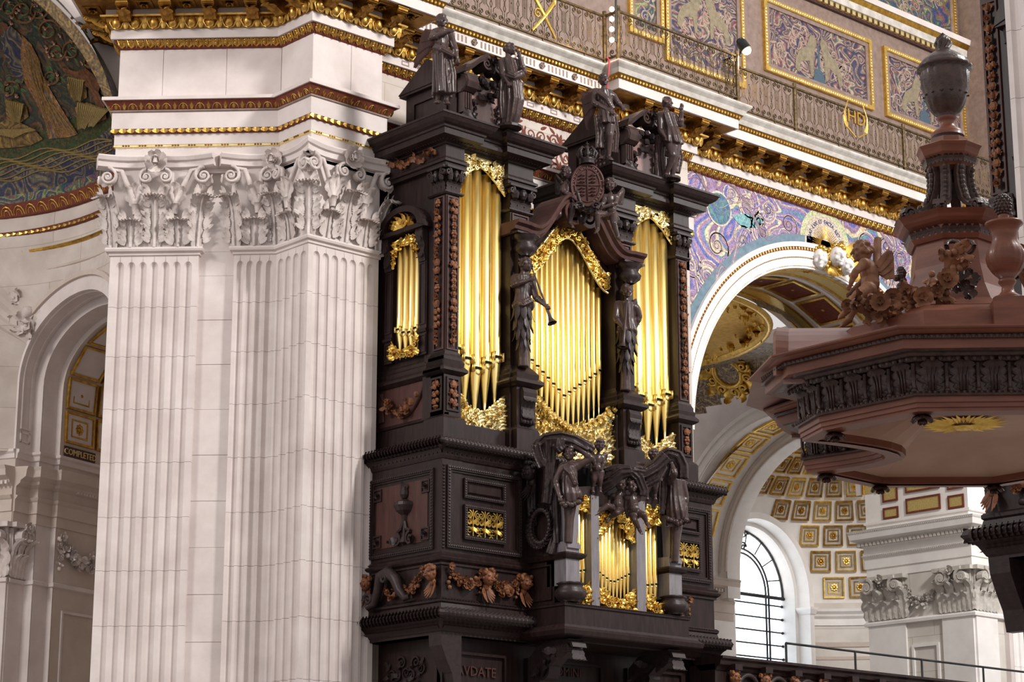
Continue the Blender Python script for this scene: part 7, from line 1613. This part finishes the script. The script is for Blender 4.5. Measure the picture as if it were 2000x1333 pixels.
# jamb of the arch below the springing and the lower order on it
FJ = Fr((45.05, 32.1, 0), (0, 1, 0), (-1, 0, 0)); FJS = Fr((45.05, 32.1, 0), (1, 0, 0), (0, -1, 0))
jm = struct(empty('wall_jamb', loc=(45.1, 33.5, 0)))
B().slab([(45.05, 32.1), (46.6, 32.1), (46.6, 35.4), (45.05, 35.4)], 0, 11.0).done('jamb_core', 'ashlar_white', jm); B().slab([(45.06, 32.12), (46.6, 32.12), (46.6, 35.4), (45.06, 35.4)], 11.0, 12.1).done('jamb_upper', 'stone_white', jm)
for u0, u1, z0, z1 in ((.12, .62, 11.25, 11.6), (.85, 1.95, 11.3, 11.7), (2.2, 2.7, 11.25, 11.55), (.12, .62, 11.75, 12.3), (.85, 1.95, 11.85, 12.6), (2.2, 2.7, 11.7, 12.6)):
    sqring(B(FJ), u0, u1, z0, z1, .05, 0, .03).done('panel_frame', 'red_paint', jm); B(FJ).box(u0 + .05, u1 - .05, 0, .012, z0 + .05, z1 - .05).done('panel_field', 'gold_ground', jm)
JP = [(46.4, 35.4), (45.05, 35.4), (45.05, 32.1), (46.6, 32.1)]
B().sweep(lowent, JP, side=1).done('lower_entablature', 'stone_white', jm); B().sweep([(0, 11.15), (.04, 11.17), (.05, 11.22), (0, 11.24)], JP, side=1).done('impost', 'stone_white', jm)
def dent(path, parent):
    b = B()
    for f_ in pathframes(path, .16, .13, 10.62): b.fr = f_; b.box(-.04, .04, -.04, .07, -.04, .05)
    for f_ in pathframes(path, .35, .06, 10.94): b.fr = f_; b.ell((0, .0, 0), (.024, .02, .026), 5)
    for f_ in pathframes(path, .10, .06, 10.32): b.fr = f_; b.ell((0, .0, 0), (.022, .02, .02), 5)
    return b.done('dentils', 'stone_aged', parent, kind='stuff')
dent(JP, jm)
for fr_, u0, u1 in ((FJ, 0, .95), (FJ, 2.1, 3.3), (FJS, 0, .9)):
    B(fr_).box(u0, u1, -.1, .06, 0, 8.5).done('lower_pilaster', 'stone_white', jm); small_capital(fr_, u0 + .02, u1 - .02, 8.6, 9.74, .07, jm, 3, 'stone_aged')
B().sweep([(-.02, 8.46), (.10, 8.48), (.11, 8.55), (.06, 8.6), (-.02, 8.61)], JP, side=1).done('necking', 'stone_white', jm)
festoon(FJ, (1.05, .06, 9.35), (2.0, .06, 9.35), .38, 11, .13, jm, 'stone_aged', 'festoon', 7)
sqring(B(FJ), 1.1, 1.95, 4, 7.9, .07, 0, .05).done('wall_panel', 'stone_white', jm)
# next great pilaster
FP2 = Fr((46.45, 31.95, 0), (1, 0, 0), (0, -1, 0)); p3_ = struct(empty('pilaster_east', loc=(47.5, 31.9, 0)))
O = flute_line(FP2, 1.75, 7, .09, 1.) + [(48.2, 32.6), (46.45, 32.6)]
for k in range(11): B().loft([[(*q, .3 + k + .003) for q in O], [(*q, 1.3 + k - .003) for q in O]]).done('stone_block', 'stone_white', p3_)
B(FP2).box(-.14, -.0, -.5, -.02, 0, 13).done('pilaster_return', 'stone', p3_)
# ---------------------------------------------------------------- aisle: saucer dome, pendentives, cross arch
ai = struct(empty('ceiling_aisle', loc=(40.2, 40, 12)))
SC = (40.2, 39.9, 11.75); SPH = sphfr(SC, 6.8); b = B(SPH)
V, Fc = [], []; n1, n2 = 48, 26
for i in range(n1 + 1):
    for j in range(n2 + 1): V.append((6.8*(-pi/2 + 1.5*pi*i/n1), 0, 6.8*(.0 + .76*j/n2)))
Wv = SPH.w(V); ok = [(p[0] < 44. or (p[1] - 39.9)**2 + (p[2] - 11.2)**2 > 4.5**2) and p[2] > 12 and (p[1] < 43.5 or (p[0] - 40.2)**2 + (p[2] - 11.2)**2 > 4.5**2) and p[1] > 34.7 for p in Wv]
for i in range(n1):
    for j in range(n2):
        q = (i*(n2 + 1) + j, i*(n2 + 1) + j + 1, (i + 1)*(n2 + 1) + j + 1, (i + 1)*(n2 + 1) + j)
        if sum(ok[k] for k in q) >= 3: Fc.append(q)
b.add(V, Fc); b.done('pendentive', 'mosaic_flower', ai, True)
zR = 16.35
b = B(); b.lathe([(5.15, zR - .05), (5.1, zR - .16), (4.95, zR - .12), (4.9, zR - .02), (4.3, zR + .22), (4.25, zR + .12), (4.05, zR + .15), (3.95, zR + .35)], 38.9, 39.9, 72); b.done('dome_ring', 'gilt', ai, True)
b = B(); b.loft([[(38.9 + r_*cos(t), 39.9 + r_*sin(t), zR + .03) for r_ in (5.05, 7.6)] for t in np.linspace(-.44, pi + .44, 36)], closed=False); b.done('ring_field', 'mosaic_flower', ai)
b = B(); rr = random.Random(3)
for k in range(150):
    a = 2*pi*k/150; d = np.array([cos(a), sin(a), 0]); r_ = rr.uniform(4.4, 4.8); p = np.array([38.9, 39.9, zR + .02 + (4.9 - r_)*.33 - .03]) + d*r_
    b.leaf(p, (0, 0, -1), np.array([rr.uniform(-1, 1), rr.uniform(-1, 1), -.3]), .22, .38, .4, 3, 6, 2, .15, .4, .4)
b.done('ring_leaves', 'gilt', ai, kind='stuff')
B().lathe([(4.0, zR + .3), (3.0, zR + .8), (1.5, zR + 1.15), (.1, zR + 1.25)], 38.9, 39.9, 48).done('saucer_dome', 'mosaic_flower', ai, True)
# gilded cartouche on the pendentive
def onsp(x, y, c, R):
    r = ray(x, y); c = np.array(c); d = EYE - c; a = r@r; bb = 2*d@r; q = d@d - R*R; return EYE + r*(-bb + sqrt(max(0, bb*bb - 4*a*q)))/(2*a)
cc = onsp(1425, 725, SC, 6.8); ct = empty('gilded_cartouche', 'gilded scrolled cartouche on the mosaic under the aisle dome', 'ornament', loc=tuple(cc)); nn_ = nrm(np.array(SC) - cc); xx = nrm(np.cross((0, 0, 1), nn_)); yy = np.cross(nn_, xx); fc = Fr(cc, xx if xx@RT > 0 else -xx, nn_); fc.R[2] = yy
b = B(fc); b.prism(disc(0, 0, .42, 24), 0, .12); b.done('field', 'mosaic_flower', ct)
b = B(fc); b.tube([(u, .12, z) for u, z in disc(0, 0, .45, 24) + disc(0, 0, .45, 24)[:1]], .09, 7)
for k in range(10):
    a = 2*pi*k/10 + .2; s = 1 if k % 2 else -1; b.spiral((.62*cos(a), .12, .62*sin(a)), (cos(a), 0, sin(a)), (-s*sin(a), 0, s*cos(a)), .2, .04, 1.4, .08, .16, (0, 1, 0), 18); b.leaf((.5*cos(a + .3), .08, .5*sin(a + .3)), (0, 1, 0), (cos(a + .3), .3, sin(a + .3)), .3, .55, .4, 4, 8, 2, .15, .3, .4)
b.done('scrolls', 'gilt', ct, True)
# cross arch of the aisle, seen from the west
FW2 = Fr((47., 39.9, 0), (0, -1, 0), (-1, 0, 0)); tz, tr = 11.2, 4.05
ca_ = struct(empty('wall_aisle_arch', loc=(47, 39.9, 0)))
archwall(B(FW2), 0, tz, tr + .02, -6.5, 5, 10.4, 17.8, 0., 40).done('arch_wall', 'stone', ca_)
for r0, r1, o in ((.30, .42, .06), (.06, .30, .03), (.0, .06, .015)): ring(B(FW2), 0, tz, tr + r0, tr + r1, -.05, o, 0, pi, 48).done('archivolt_band', 'stone_white', ca_)
barrel(FW2, ca_, 0, tz, tr, 0, 1.7, 'stone_white', 10.4); step(FW2, ca_, 0, tz, tr, tr - .32, 1.7, 'stone_white', 10.4); barrel(FW2, ca_, 0, tz, tr - .32, 1.7, 2.3, 'stone_white', 10.4)
for r0, r1, o in ((-.32, -.24, -1.66), (-.10, -.02, -1.66)): ring(B(FW2), 0, tz, tr + r0, tr + r1, -1.72, o, 0, pi, 48).done('archivolt_band', 'stone', ca_)
BT = barrelfr(FW2, 0, tz, tr)
for i in range(6, 13): a0 = tr*pi*i/13; coffer(BT, a0 + .06, a0 + tr*pi/13 - .06, .35, 1.3, ca_, ('gilt',), .06)
B(FW2).box(-8, -tr, -2.4, 0, 0, 10.4).done('arch_respond', 'stone_white', ca_)
TPth = [(49.3, 39.9 + tr), (47, 39.9 + tr), (47, 44.5)]
TP_ = [(47, 45.2), (47, 39.9 + tr), (49.3, 39.9 + tr)]
B().sweep(lowent, TP_, side=1).done('lower_entablature', 'stone_warm', ca_); dent(TP_, ca_)
small_capital(FW2, -tr - .75, -tr - .05, 8.6, 9.74, .03, ca_, 3, 'stone_aged'); B().sweep([(0, 8.46), (.08, 8.5), (.08, 8.57), (0, 8.6)], TP_, side=1).done('necking', 'stone_white', ca_)
# apse beyond with coffered half dome
ap = struct(empty('wall_apse', loc=(50.5, 43, 0))); AC = (50.3, 40.2, 10.72); ARd = 5.1; SA = sphfr(AC, ARd); CA = cylfr(AC[:2], ARd)
def holed(fr, u0, u1, nu, z0, z1, nz, name, mat):
    V = [(lerp(u0, u1, i/nu), 0, lerp(z0, z1, j/nz)) for i in range(nu + 1) for j in range(nz + 1)]; Wv = fr.w(V)
    ins = [(p[1] > 42 and abs(p[0] - 50.75) < 2.4 and p[2] < 10.85 + sqrt(max(0, 2.4**2 - (p[0] - 50.75)**2))) for p in Wv]; Fc = []
    for i in range(nu):
        for j in range(nz):
            q = (i*(nz + 1) + j, i*(nz + 1) + j + 1, (i + 1)*(nz + 1) + j + 1, (i + 1)*(nz + 1) + j)
            if not all(ins[k] for k in q): Fc.append(q)
    b = B(fr); b.add(V, Fc); return b.done(name, mat, ap, True)
holed(SA, -.35*ARd, ARd*2.6, 90, 0, ARd*1.5, 40, 'half_dome', 'stone_white'); holed(CA, -.35*ARd, ARd*2.6, 90, 0, 10.75, 24, 'apse_wall', 'ashlar_white')
for j in range(7):
    la0 = (.03 + .165*j); la1 = la0 + .132
    for i in range(14):
        dl = .165; lo0 = -.28 + dl*(i + .5*(j % 2)); lo1 = lo0 + dl*.80
        if lo0 > 1.75 or lo1 < -.25: continue
        cw_ = SA.w(((lo0 + lo1)/2*ARd, 0, (la0 + la1)/2*ARd))
        if cw_[1] > 42 and abs(cw_[0] - 50.75) < 2.75 and cw_[2] < 10.85 + sqrt(max(0, 2.8**2 - (cw_[0] - 50.75)**2)): continue
        B(SA).box(lo0*ARd + .02, lo1*ARd - .02, .0, .015, la0*ARd + .02, la1*ARd - .02).done('coffer_panel', 'stone_aged', ap); coffer(SA, lo0*ARd, lo1*ARd, la0*ARd, la1*ARd, ap, ('gilt_dark' if (i + j) % 3 else 'gilt',), .09)
APp = sub([(-.3*ARd, 0), (.96*ARd, 0)], 30)
B(CA).sweep([(0, 10.0), (.05, 10.0), (.05, 10.2), (.16, 10.28), (.18, 10.34), (.30, 10.42), (.32, 10.5), (0, 10.52)], APp, side=-1).done('apse_cornice', 'stone_white', ap)
B(CA).sweep([(0, 9.3), (.05, 9.32), (.06, 9.45), (0, 9.47)], APp, side=-1).done('apse_string', 'stone_warm', ap); B(CA).sweep([(0, 8.9), (.03, 8.92), (.03, 9.0), (0, 9.02)], APp, side=-1).done('apse_string', 'stone_warm', ap)
# window in its splayed arch
wn = struct(empty('window_1', loc=(50.9, 45, 8))); FWN = Fr((50.75, 44.0, 0), (1, 0, 0), (0, -1, 0)); wz = 10.85
def splay(r0, r1, d0, d1, mat, nm):
    A0 = [(r0, 6.)] + arc(0, wz, r0, 0, pi, 28) + [(-r0, 6.)]; A1 = [(r1, 6.)] + arc(0, wz, r1, 0, pi, 28) + [(-r1, 6.)]
    b = B(FWN); V = [(u, -d0, z) for u, z in A0] + [(u, -d1, z) for u, z in A1]; m = len(A0); b.add(V, [(i, i + 1, m + i + 1, m + i) for i in range(m - 1)]); return b.done(nm, mat, wn, True)
splay(2.45, 2.25, 0, 0, 'stone_white', 'reveal_face'); splay(2.25, 2.2, 0, .45, 'stone_white', 'reveal'); splay(2.2, 2.08, .45, .47, 'stone_white', 'reveal'); splay(2.08, 2.03, .47, 1.0, 'stone_white', 'reveal'); splay(2.45, 2.45, 0, 1.6, 'stone_white', 'reveal_back')
B(FWN).sweep([(0, 10.3), (.05, 10.32), (.14, 10.45), (.16, 10.52), (0, 10.54)], [(2.46, .01), (2.24, .01), (2.24, -.45)], side=1).done('reveal_impost', 'stone_white', wn)
b = B(FWN); b.add([(u, -1.05, z) for u, z in [(2.08, 6.)] + arc(0, wz, 2.08, 0, pi, 28) + [(-2.08, 6.)]], [tuple(range(31))]); b.done('sky_behind', 'window_glow', wn)
simple('window_glass', (.9, .95, 1.), None, .1); _p = M('window_glass').node_tree.nodes['Principled BSDF']; _p.inputs['Transmission Weight'].default_value = 1.; _p.inputs['IOR'].default_value = 1.05
zr_ = [6.4 + .42*k for k in range(12)]
for k in range(11):
    z0, z1 = zr_[k], zr_[k + 1]; h = 2.03 if z1 < wz else sqrt(max(.01, 2.03**2 - (z1 - wz)**2))
    for u0, u1 in ((-h, -1.2), (-1.2, 0), (0, 1.2), (1.2, h)):
        if u1 - u0 > .1: B(FWN).box(u0 + .02, u1 - .02, -1.0, -.985, z0 + .02, z1 - .02).done('pane', 'window_glass', wn)
    b = B(FWN); b.tube([(-2.03 if z0 < wz else -h, -.94, z0), (2.03 if z0 < wz else h, -.94, z0)], .028, 5); b.ell((1.98, -.94, z0), .05, 6); b.done('glazing_bar', 'iron', wn)
b = B(FWN)
for r_ in (1.2, 1.34): b.tube([(r_, -.92, 6.)] + [(u, -.92, z) for u, z in arc(0, wz + .1, r_, 0, pi, 20)] + [(-r_, -.92, 6.)], .035, 5)
b.tube([(u, -.92, z) for u, z in arc(0, wz, 2.02, 0, pi, 24)], .04, 5); b.done('window_arch_bar', 'iron', wn)
for a in np.linspace(.3, pi - .3, 8): B(FWN).tube([(1.4*cos(a), -.92, wz + .1 + 1.4*sin(a)), (2.0*cos(a), -.9, wz + 2.0*sin(a))], .022, 5).done('glazing_bar', 'iron', wn)
b = B(FWN); b.tube([(-2.0, -.9, wz), (2.1, -.9, wz)], .06, 6); b.done('transom', 'iron', wn)
b = B(FWN)
for s in (-1, 1): b.spiral((s*.2, -.9, 12.75), (s, 0, 0), (0, 0, 1), .22, .04, 1.6, .05, .05, (0, 1, 0), 18); b.spiral((s*.15, -.9, 12.35), (s, 0, 0), (0, 0, 1), .16, .04, 1.6, .05, .05, (0, 1, 0), 18)
b.done('window_crest', 'iron', wn)
# ---------------------------------------------------------------- gilded cherub heads on the keystone
kp = onY(1612, 508, Yw - .12); ks = empty('keystone_cherubs', 'three white cherub faces with gilded hair and wings at the arch crown', 'carving', loc=tuple(kp)); f = Fig(kp)
simple('white_marble', (.72, .69, .68), (.82, .79, .78), .4)
for (x, y, d, fc_, k) in ((1601, 508, .1, -5, 1), (1634, 504, .12, 20, 2), (1652, 523, .12, 25, 3)):
    f = Fig(kp); R_ = .26 if k < 3 else .22; a = radians(fc_); c, Rm = f.head(x, y, R_, fc_, d, 'none', k, -.1, True); f.b.V = f.b.V[:13]
    nb = B(); a = radians(fc_); ff = nrm(cos(a)*TC + sin(a)*RT + up3*-.1)
    q = lambda p: c + np.array(p)@Rm*R_
    nb.ell(c, (R_*.8, R_*.95, R_*1.05), 14, Rm); nb.ell(q((0, .35, -.45)), (R_*.58, R_*.55, R_*.52), 10, Rm); nb.cap(q((0, .98, .18)), q((0, 1.18, -.22)), R_*.09, R_*.16, 6); nb.ell(q((0, .86, -.58)), (R_*.26, R_*.14, R_*.10), 6, Rm); nb.ell(q((0, .78, -.88)), (R_*.22, R_*.2, R_*.18), 6, Rm)
    for s in (-1, 1): nb.cap(q((s*.12, .96, .26)), q((s*.55, .78, .24)), R_*.11, R_*.09, 6); nb.ell(q((s*.34, .84, .06)), (R_*.15, R_*.1, R_*.09), 6, Rm); nb.ell(q((s*.40, .72, -.30)), (R_*.3, R_*.24, R_*.26), 6, Rm)
    remesh(nb, 'face', 'white_marble', ks, .02, 2)
    hb = B(); rr = random.Random(k)
    for i in range(60):
        t_ = rr.uniform(0, 2*pi); p_ = rr.uniform(-.9, 1.4); v = np.array([cos(t_)*cos(p_), sin(t_)*cos(p_), sin(p_)])
        if v[1] > .25 and v[2] < .6: continue
        hb.ell(q(v*np.array([.92, 1.0, 1.1])), R_*rr.uniform(.2, .32), 6)
    hb.done('gilded_hair', 'gilt', ks, True)
    for s, (dx, dz) in enumerate(((-1.5, .9), (-1.4, -.3), (1.2, .9), (1.1, -.8))):
        if k == 2 and dx < 0 or (k == 3 and dx < 0): continue
        wb = B()
        for i in range(7): wb.leaf(q((np.sign(dx)*.7, -.2, dz*.5)), TC, RT*dx*(1 - .12*i)*np.sign(1) + up3*(dz - .28*i), .13, R_*(2.0 - .12*i), .15, 0, 6, 1, 0, .3, .4)
        wb.done('gilded_wing', 'gilt', ks, True)
# ---------------------------------------------------------------- gallery: floor, back wall with mosaic panels
gl = struct(empty('wall_gallery', loc=(40, 34.8, 19.6))); Yg = 34.8; FG = Fr((0, Yg, 0), (1, 0, 0), (0, -1, 0))
B().box(24, 52, 32.2, 35, 19.5, 19.61).done('gallery_floor', 'stone_aged', gl); B(FG).box(24, 52, -.3, 0, 19.5, 28).done('back_wall', 'marble_tan', gl)
def gframe(u0, u1, z0, z1, mat):
    B(FG).box(u0, u1, 0, .02, z0, z1).done('mosaic_panel', mat, gl)
    for t, o, m in ((.0, .10, 'gilt'), (.12, .06, 'marble_tan')): sqring(B(FG), u0 - .22 + t, u1 + .22 - t, z0 - .22 + t, z1 + .22 - t, .12, 0, o).done('panel_frame', m, gl)
    b = B(FG)
    for q in range(int((u1 - u0)/.09)): 
        for zz in (z0 - .16, z1 + .16): b.ell((u0 + .09*q, .10, zz), (.03, .02, .04), 5)
    for q in range(int((z1 - z0)/.09)):
        for uu in (u0 - .16, u1 + .16): b.ell((uu, .10, z0 + .09*q), (.04, .02, .03), 5)
    b.done('frame_leaves', 'gilt_pale', gl, kind='stuff')
    b = B(FG); rr = random.Random(int(u0*7))
    for q in range(int((u1 - u0)*(z1 - z0)*2.6)):
        u, z, s = rr.uniform(u0 + .3, u1 - .3), rr.uniform(z0 + .25, z1 - .25), rr.choice((-1, 1)); b.spiral((u, .022, z), (s, 0, 0), (0, 0, 1), rr.uniform(.16, .3), .04, 1.7, .05, .01, (0, 1, 0), 20, rr.uniform(0, 6))
        for k in range(3): a = rr.uniform(0, 6); b.leaf((u + .2*cos(a), .024, z + .2*sin(a)), (0, 1, 0), (cos(a + 1), 0, sin(a + 1)), .10, .22, 0, 0, 4, 1, 0, 0, .2)
    b.done('mosaic_scrolls', 'mosaic_panel_pale', gl, kind='stuff')
simple('mosaic_panel_pale', (.24, .12, .10), (.42, .34, .26), .5, scale=6)
gframe(41.0, 45.1, 22.95, 24.6, 'mosaic_panel'); gframe(46.1, 49.4, 22.95, 24.6, 'mosaic_panel'); gframe(37.2, 39.75, 22.2, 26, 'mosaic_panel'); gframe(35.9, 36.7, 22.6, 26, 'mosaic_green')
gframe(44.0, 49.2, 26.0, 27.5, 'mosaic_green')
simple('mosaic_beast', (.16, .13, .08), (.30, .24, .15), .5, scale=8)
for u, s in ((42.6, 1), (43.5, -1), (47.2, 1), (48.2, -1), (38.0, 1), (38.9, -1)):     # plain beast shapes facing a fountain
    z = 23.05 if u > 40 else 23.0
    B(FG).prism([(u - s*.55, z + .1), (u - s*.4, z), (u - s*.3, z + .35), (u + s*.05, z + .45), (u + s*.1, z + .05), (u + s*.2, z + .02), (u + s*.22, z + .6), (u + s*.38, z + 1.05), (u + s*.30, z + 1.25), (u + s*.12, z + 1.2), (u - s*.05, z + .85), (u - s*.35, z + .65), (u - s*.5, z + .4)], .02, .035).done('mosaic_beast', 'mosaic_beast', gl)
for u in (43.05, 47.7): B(FG).prism([(u - .25, 22.98), (u + .25, 22.98), (u + .18, 23.3), (u + .05, 23.35), (u + .03, 24.1), (u - .03, 24.1), (u - .05, 23.35), (u - .18, 23.3)], .02, .03).done('mosaic_fountain', 'blue_mosaic', gl)
GP = [(41.2, Yg), (52, Yg)]
for prof, m, nm in (([(0, 25.25), (.10, 25.25), (.12, 25.32), (.12, 25.42)], 'oak_red', 'upper_cornice'), ([(0, 25.42), (.25, 25.42), (.27, 25.62), (0, 25.62)], 'stone_aged', 'upper_cornice'), ([(0, 25.62), (.28, 25.62), (.36, 25.74), (0, 25.75)], 'gilt_dark', 'upper_cornice'), ([(0, 25.75), (.38, 25.75), (.42, 25.9), (0, 25.9)], 'stone', 'upper_cornice')): B().sweep(prof, GP, side=1).done(nm, m, gl)
b = B()
for f_ in pathframes(GP, .12, .24, 25.36): b.fr = f_; b.box(-.07, .07, 0, .09, -.07, .06)
b.done('upper_dentils', 'gilt_pale', gl, kind='stuff')
B(FG).box(49.6, 51, 0, .8, 19.6, 28).done('gallery_pier', 'marble_tan', gl)
# ---------------------------------------------------------------- wrought railing
rl = empty('gallery_railing', 'gilded wrought iron railing with scrolls along the gallery', 'railing', loc=(36, 31.9, 19.6))
b = B(); th = .011
b.tube([(0, 0, .06), (0, 0, .28)], th, 4)
for z0 in (.30, .52): 
    for s in (-1, 1): b.tube([(0, 0, z0), (s*.035, 0, z0 + .09), (0, 0, z0 + .19)], th, 4)
    b.ell((0, 0, z0 + .205), .02, 5)
b.tube([(0, 0, .72), (0, 0, 1.04)], th, 4)
for s in (-1, 1):
    b.tube([(.2 + s*.02, 0, .33), (.2 + s*.02, 0, .84)], th*.8, 4); b.tube([(.2 + s*.14, 0, .22), (.2 + s*.13, 0, .3), (.2 + s*.06, 0, .36), (.2 + s*.06, 0, .82), (.2 + s*.14, 0, .9)], th, 4)
    b.spiral((.2 + s*.085, 0, .15), (s, 0, 0), (0, 0, 1), .085, .02, 1.6, .02, .022, (0, 1, 0), 16, -pi/2); b.spiral((.2 + s*.085, 0, .97), (s, 0, 0), (0, 0, 1), .075, .02, 1.6, .02, .022, (0, 1, 0), 16, pi/2)
b.ell((.2, 0, .58), .022, 5); bal = proto(b, 'baluster_pair', 'iron_gilt')
RP = [(PE[0] + 1.2, Yw), (RX0, Yw), (RX0, RY), (RX1, RY), (RX1, Yw), (50.5, Yw)]; zr0 = 19.78
for fr in pathframes(RP, .86, .40, zr0): inst(bal, 'baluster_pair', fr.at(-.1, 0, 0), rl)
for z, h in ((zr0 + .03, .035), (zr0 + 1.08, .045)): B().sweep([(.83, z - h/2), (.89, z - h/2), (.89, z + h/2), (.83, z + h/2)], RP, side=1).done('rail', 'iron_gilt', rl)
for fr in pathframes(RP, .86, 1.2, 19.6): B(fr).tube([(0, 0, 0), (0, 0, .2)], .022, 5).done('foot', 'iron_gilt', rl)
for k, (u, y_) in enumerate(((RX0 - .86, RY - .86), (RX1 + .86, RY - .86), (RX0 - .86, Yw - .86), (38.6, Yw - .86), (42.9, Yw - .86), (45.9, Yw - .86))):
    p = empty('x') if False else None
    B(Fr((u, y_, 0), (1, 0, 0), (0, -1, 0))).lathe([(.055, 19.6), (.06, 19.75), (.05, 19.8), (.05, 20.8), (.065, 20.85), (.05, 20.9), (.05, 20.98)], 0, 0, 10).done('standard', 'iron_gilt', rl)
q = onY(1062, 32, Yw - .93); fx = Fr(q, (1, 0, 0), (0, -1, 0)); b = B(fx)
for s in (-1, 1): b.tube([(-s*.35, 0, -.42), (0, .03, 0), (s*.3, 0, .40)], [.03, .04, .05], 6); b.ell((s*.32, 0, .45), (.05, .04, .1), 6)
b.spiral((-.2, .02, .0), (1, 0, 0), (0, 0, 1), .16, .03, 1.5, .03, .04, (0, 1, 0), 16); b.done('crossed_emblem', 'gilt', rl)
q = onY(1672, 232, Yw - .93); fx = Fr(q, (1, 0, 0), (0, -1, 0)); text('HD', .5, fx, 'gilt_dark', rl, 'monogram', .02); b = B(fx)
for s in (-1, 1): b.tube([(s*.05, 0, -.5), (s*.4, 0, -.3), (s*.45, 0, .1), (s*.3, 0, .42)], [.02, .025, .02, .012], 5); b.leaf((s*.35, 0, -.3), (0, 1, 0), (s*.5, 0, 1), .12, .3, 0, 3, 5, 1, .1, 0, .3)
b.done('monogram_wreath', 'gilt', rl)
# lamps on the gallery
lb = empty('lamp_bar', 'upright bar of four glowing round bulbs on the gallery corner', 'lamp', loc=tuple(onY(1197, 85, 31.45)))
B().tube([onY(1203, -10, 31.5), onY(1203, 82, 31.5)], .025, 6).done('bar', 'black_metal', lb)
for y in (18, 37, 57, 78): B().ell(onY(1195, y, 31.45), .058, 12).done('bulb', 'lamp_glow', lb, True)
fl = empty('floodlight', 'black floodlight with a glowing lens on the gallery railing', 'lamp', loc=tuple(onY(1446, 110, 31.55)))
a_, c_ = onY(1444, 78, 31.55), onY(1458, 98, 31.4); dd = nrm(c_ - a_); B().tube([a_, lerp(a_, c_, .3), c_], [.09, .13, .14], 14).done('body', 'black_metal', fl, True); B().ell(c_ + dd*.005, (.11, .11, .11), 12).done('lens', 'lamp_glow', fl, True); B().tube([onY(1446, 110, 31.55), onY(1447, 88, 31.55)], .03, 6).done('bracket', 'black_metal', fl)
for nm_, c0, pw in (('lamp_bar_light', onY(1195, 47, 31.2), 60), ('floodlight_light', c_ + dd*.25, 60)):
    l = bpy.data.lights.new(nm_, 'POINT'); l.energy = pw; l.color = (1, .8, .55); l.shadow_soft_size = .1; o = bpy.data.objects.new(nm_, l); COL.objects.link(o); o.location = c0
b = B(); b.tube([onY(1184, 112, 31.4), onY(1190, 118, 31.35), onY(1189, 140, 31.35), onY(1186, 168, 31.35), onY(1186, 185, 31.4)], .022, 6); tag(b.done('red_cable', 'cable_red', None, True), 'red cable hanging from the gallery cornice', 'cable')
# ---------------------------------------------------------------- stalls below the organ, iron handrail
st = empty('choir_stalls', 'dark carved choir stall canopy with winged cherub heads below the arch', 'stall', loc=(35, 29.6, 4.5)); SY = 29.5; FS = Fr((0, SY, 0), (1, 0, 0), (0, -1, 0)); sx0, sx1 = XB + BW - .6, 44.
B().box(sx0, sx1, SY, SY + .7, 4.0, 6.2).done('stall_back', 'oak_dark', st)
B().sweep([(-.4, 6.08), (.03, 6.08), (.06, 6.14), (.14, 6.18), (.16, 6.26), (.22, 6.3), (.22, 6.35), (-.7, 6.36)], [(sx0, SY), (sx1, SY)], side=1).done('stall_cornice', 'oak_dark', st)
k = 0; u = sx0 + .45
while u < sx1 - .3:
    cherub_term(FS, u, 5.5, 6.1, .02, st, 'cherub_head', 'limewood', k); b = B(FS); b.tube([(u + .46 + .3*cos(t), .08, 5.72 + .3*sin(t)) for t in np.linspace(.1, pi - .1, 12)], [.05]*12, 7); b.spiral((u + .2, .1, 5.75), (-1, 0, 0), (0, 0, 1), .1, .02, 1.4, .04, .1, (0, 1, 0), 14); b.done('stall_arch', 'oak_carved', st, True)
    B(FS).box(u - .11, u + .11, 0, .25, 6.08, 6.2).done('stall_block', 'oak_dark', st); u += .93; k += 1
hr = empty('handrail', 'thin black iron handrail above the choir stalls', 'railing', loc=tuple(onY(1535, 1300, 31.2)))
pts = [onY(x, 1257 + (x - 1535)*.1215, 31.2) for x in (1535, 1670, 1800, 1920, 2060)]; B().tube(pts, .028, 6).done('rail', 'iron', hr)
for p in pts[:-1]: B().tube([p, p - np.array([0, 0, .62])], .028, 6).done('post', 'iron', hr)
B().box(pts[0][0] - .3, 46, 31., 32.05, 4, pts[0][2] - .6).done('handrail_ledge', 'oak_dark', hr)

# the pier opposite: corner pilaster at the right edge of the view
sp_ = struct(empty('pilaster_south', loc=(24, 15.9, 0)))
SX, SYY = 23.93, 16.0
FSN = Fr((SX, SYY, 0), (0, -1, 0), (-1, 0, 0)); O = flute_line(FSN, 1.04, 4, .05, 1.) + [(SX + .6, SYY - 1.04), (SX + 1.74, SYY - .3), (SX + 1.74, SYY)]
for k in range(16): B().loft([[(*q, .3 + k + .003) for q in O], [(*q, 1.3 + k - .003) for q in O]]).done('stone_block', 'stone', sp_)
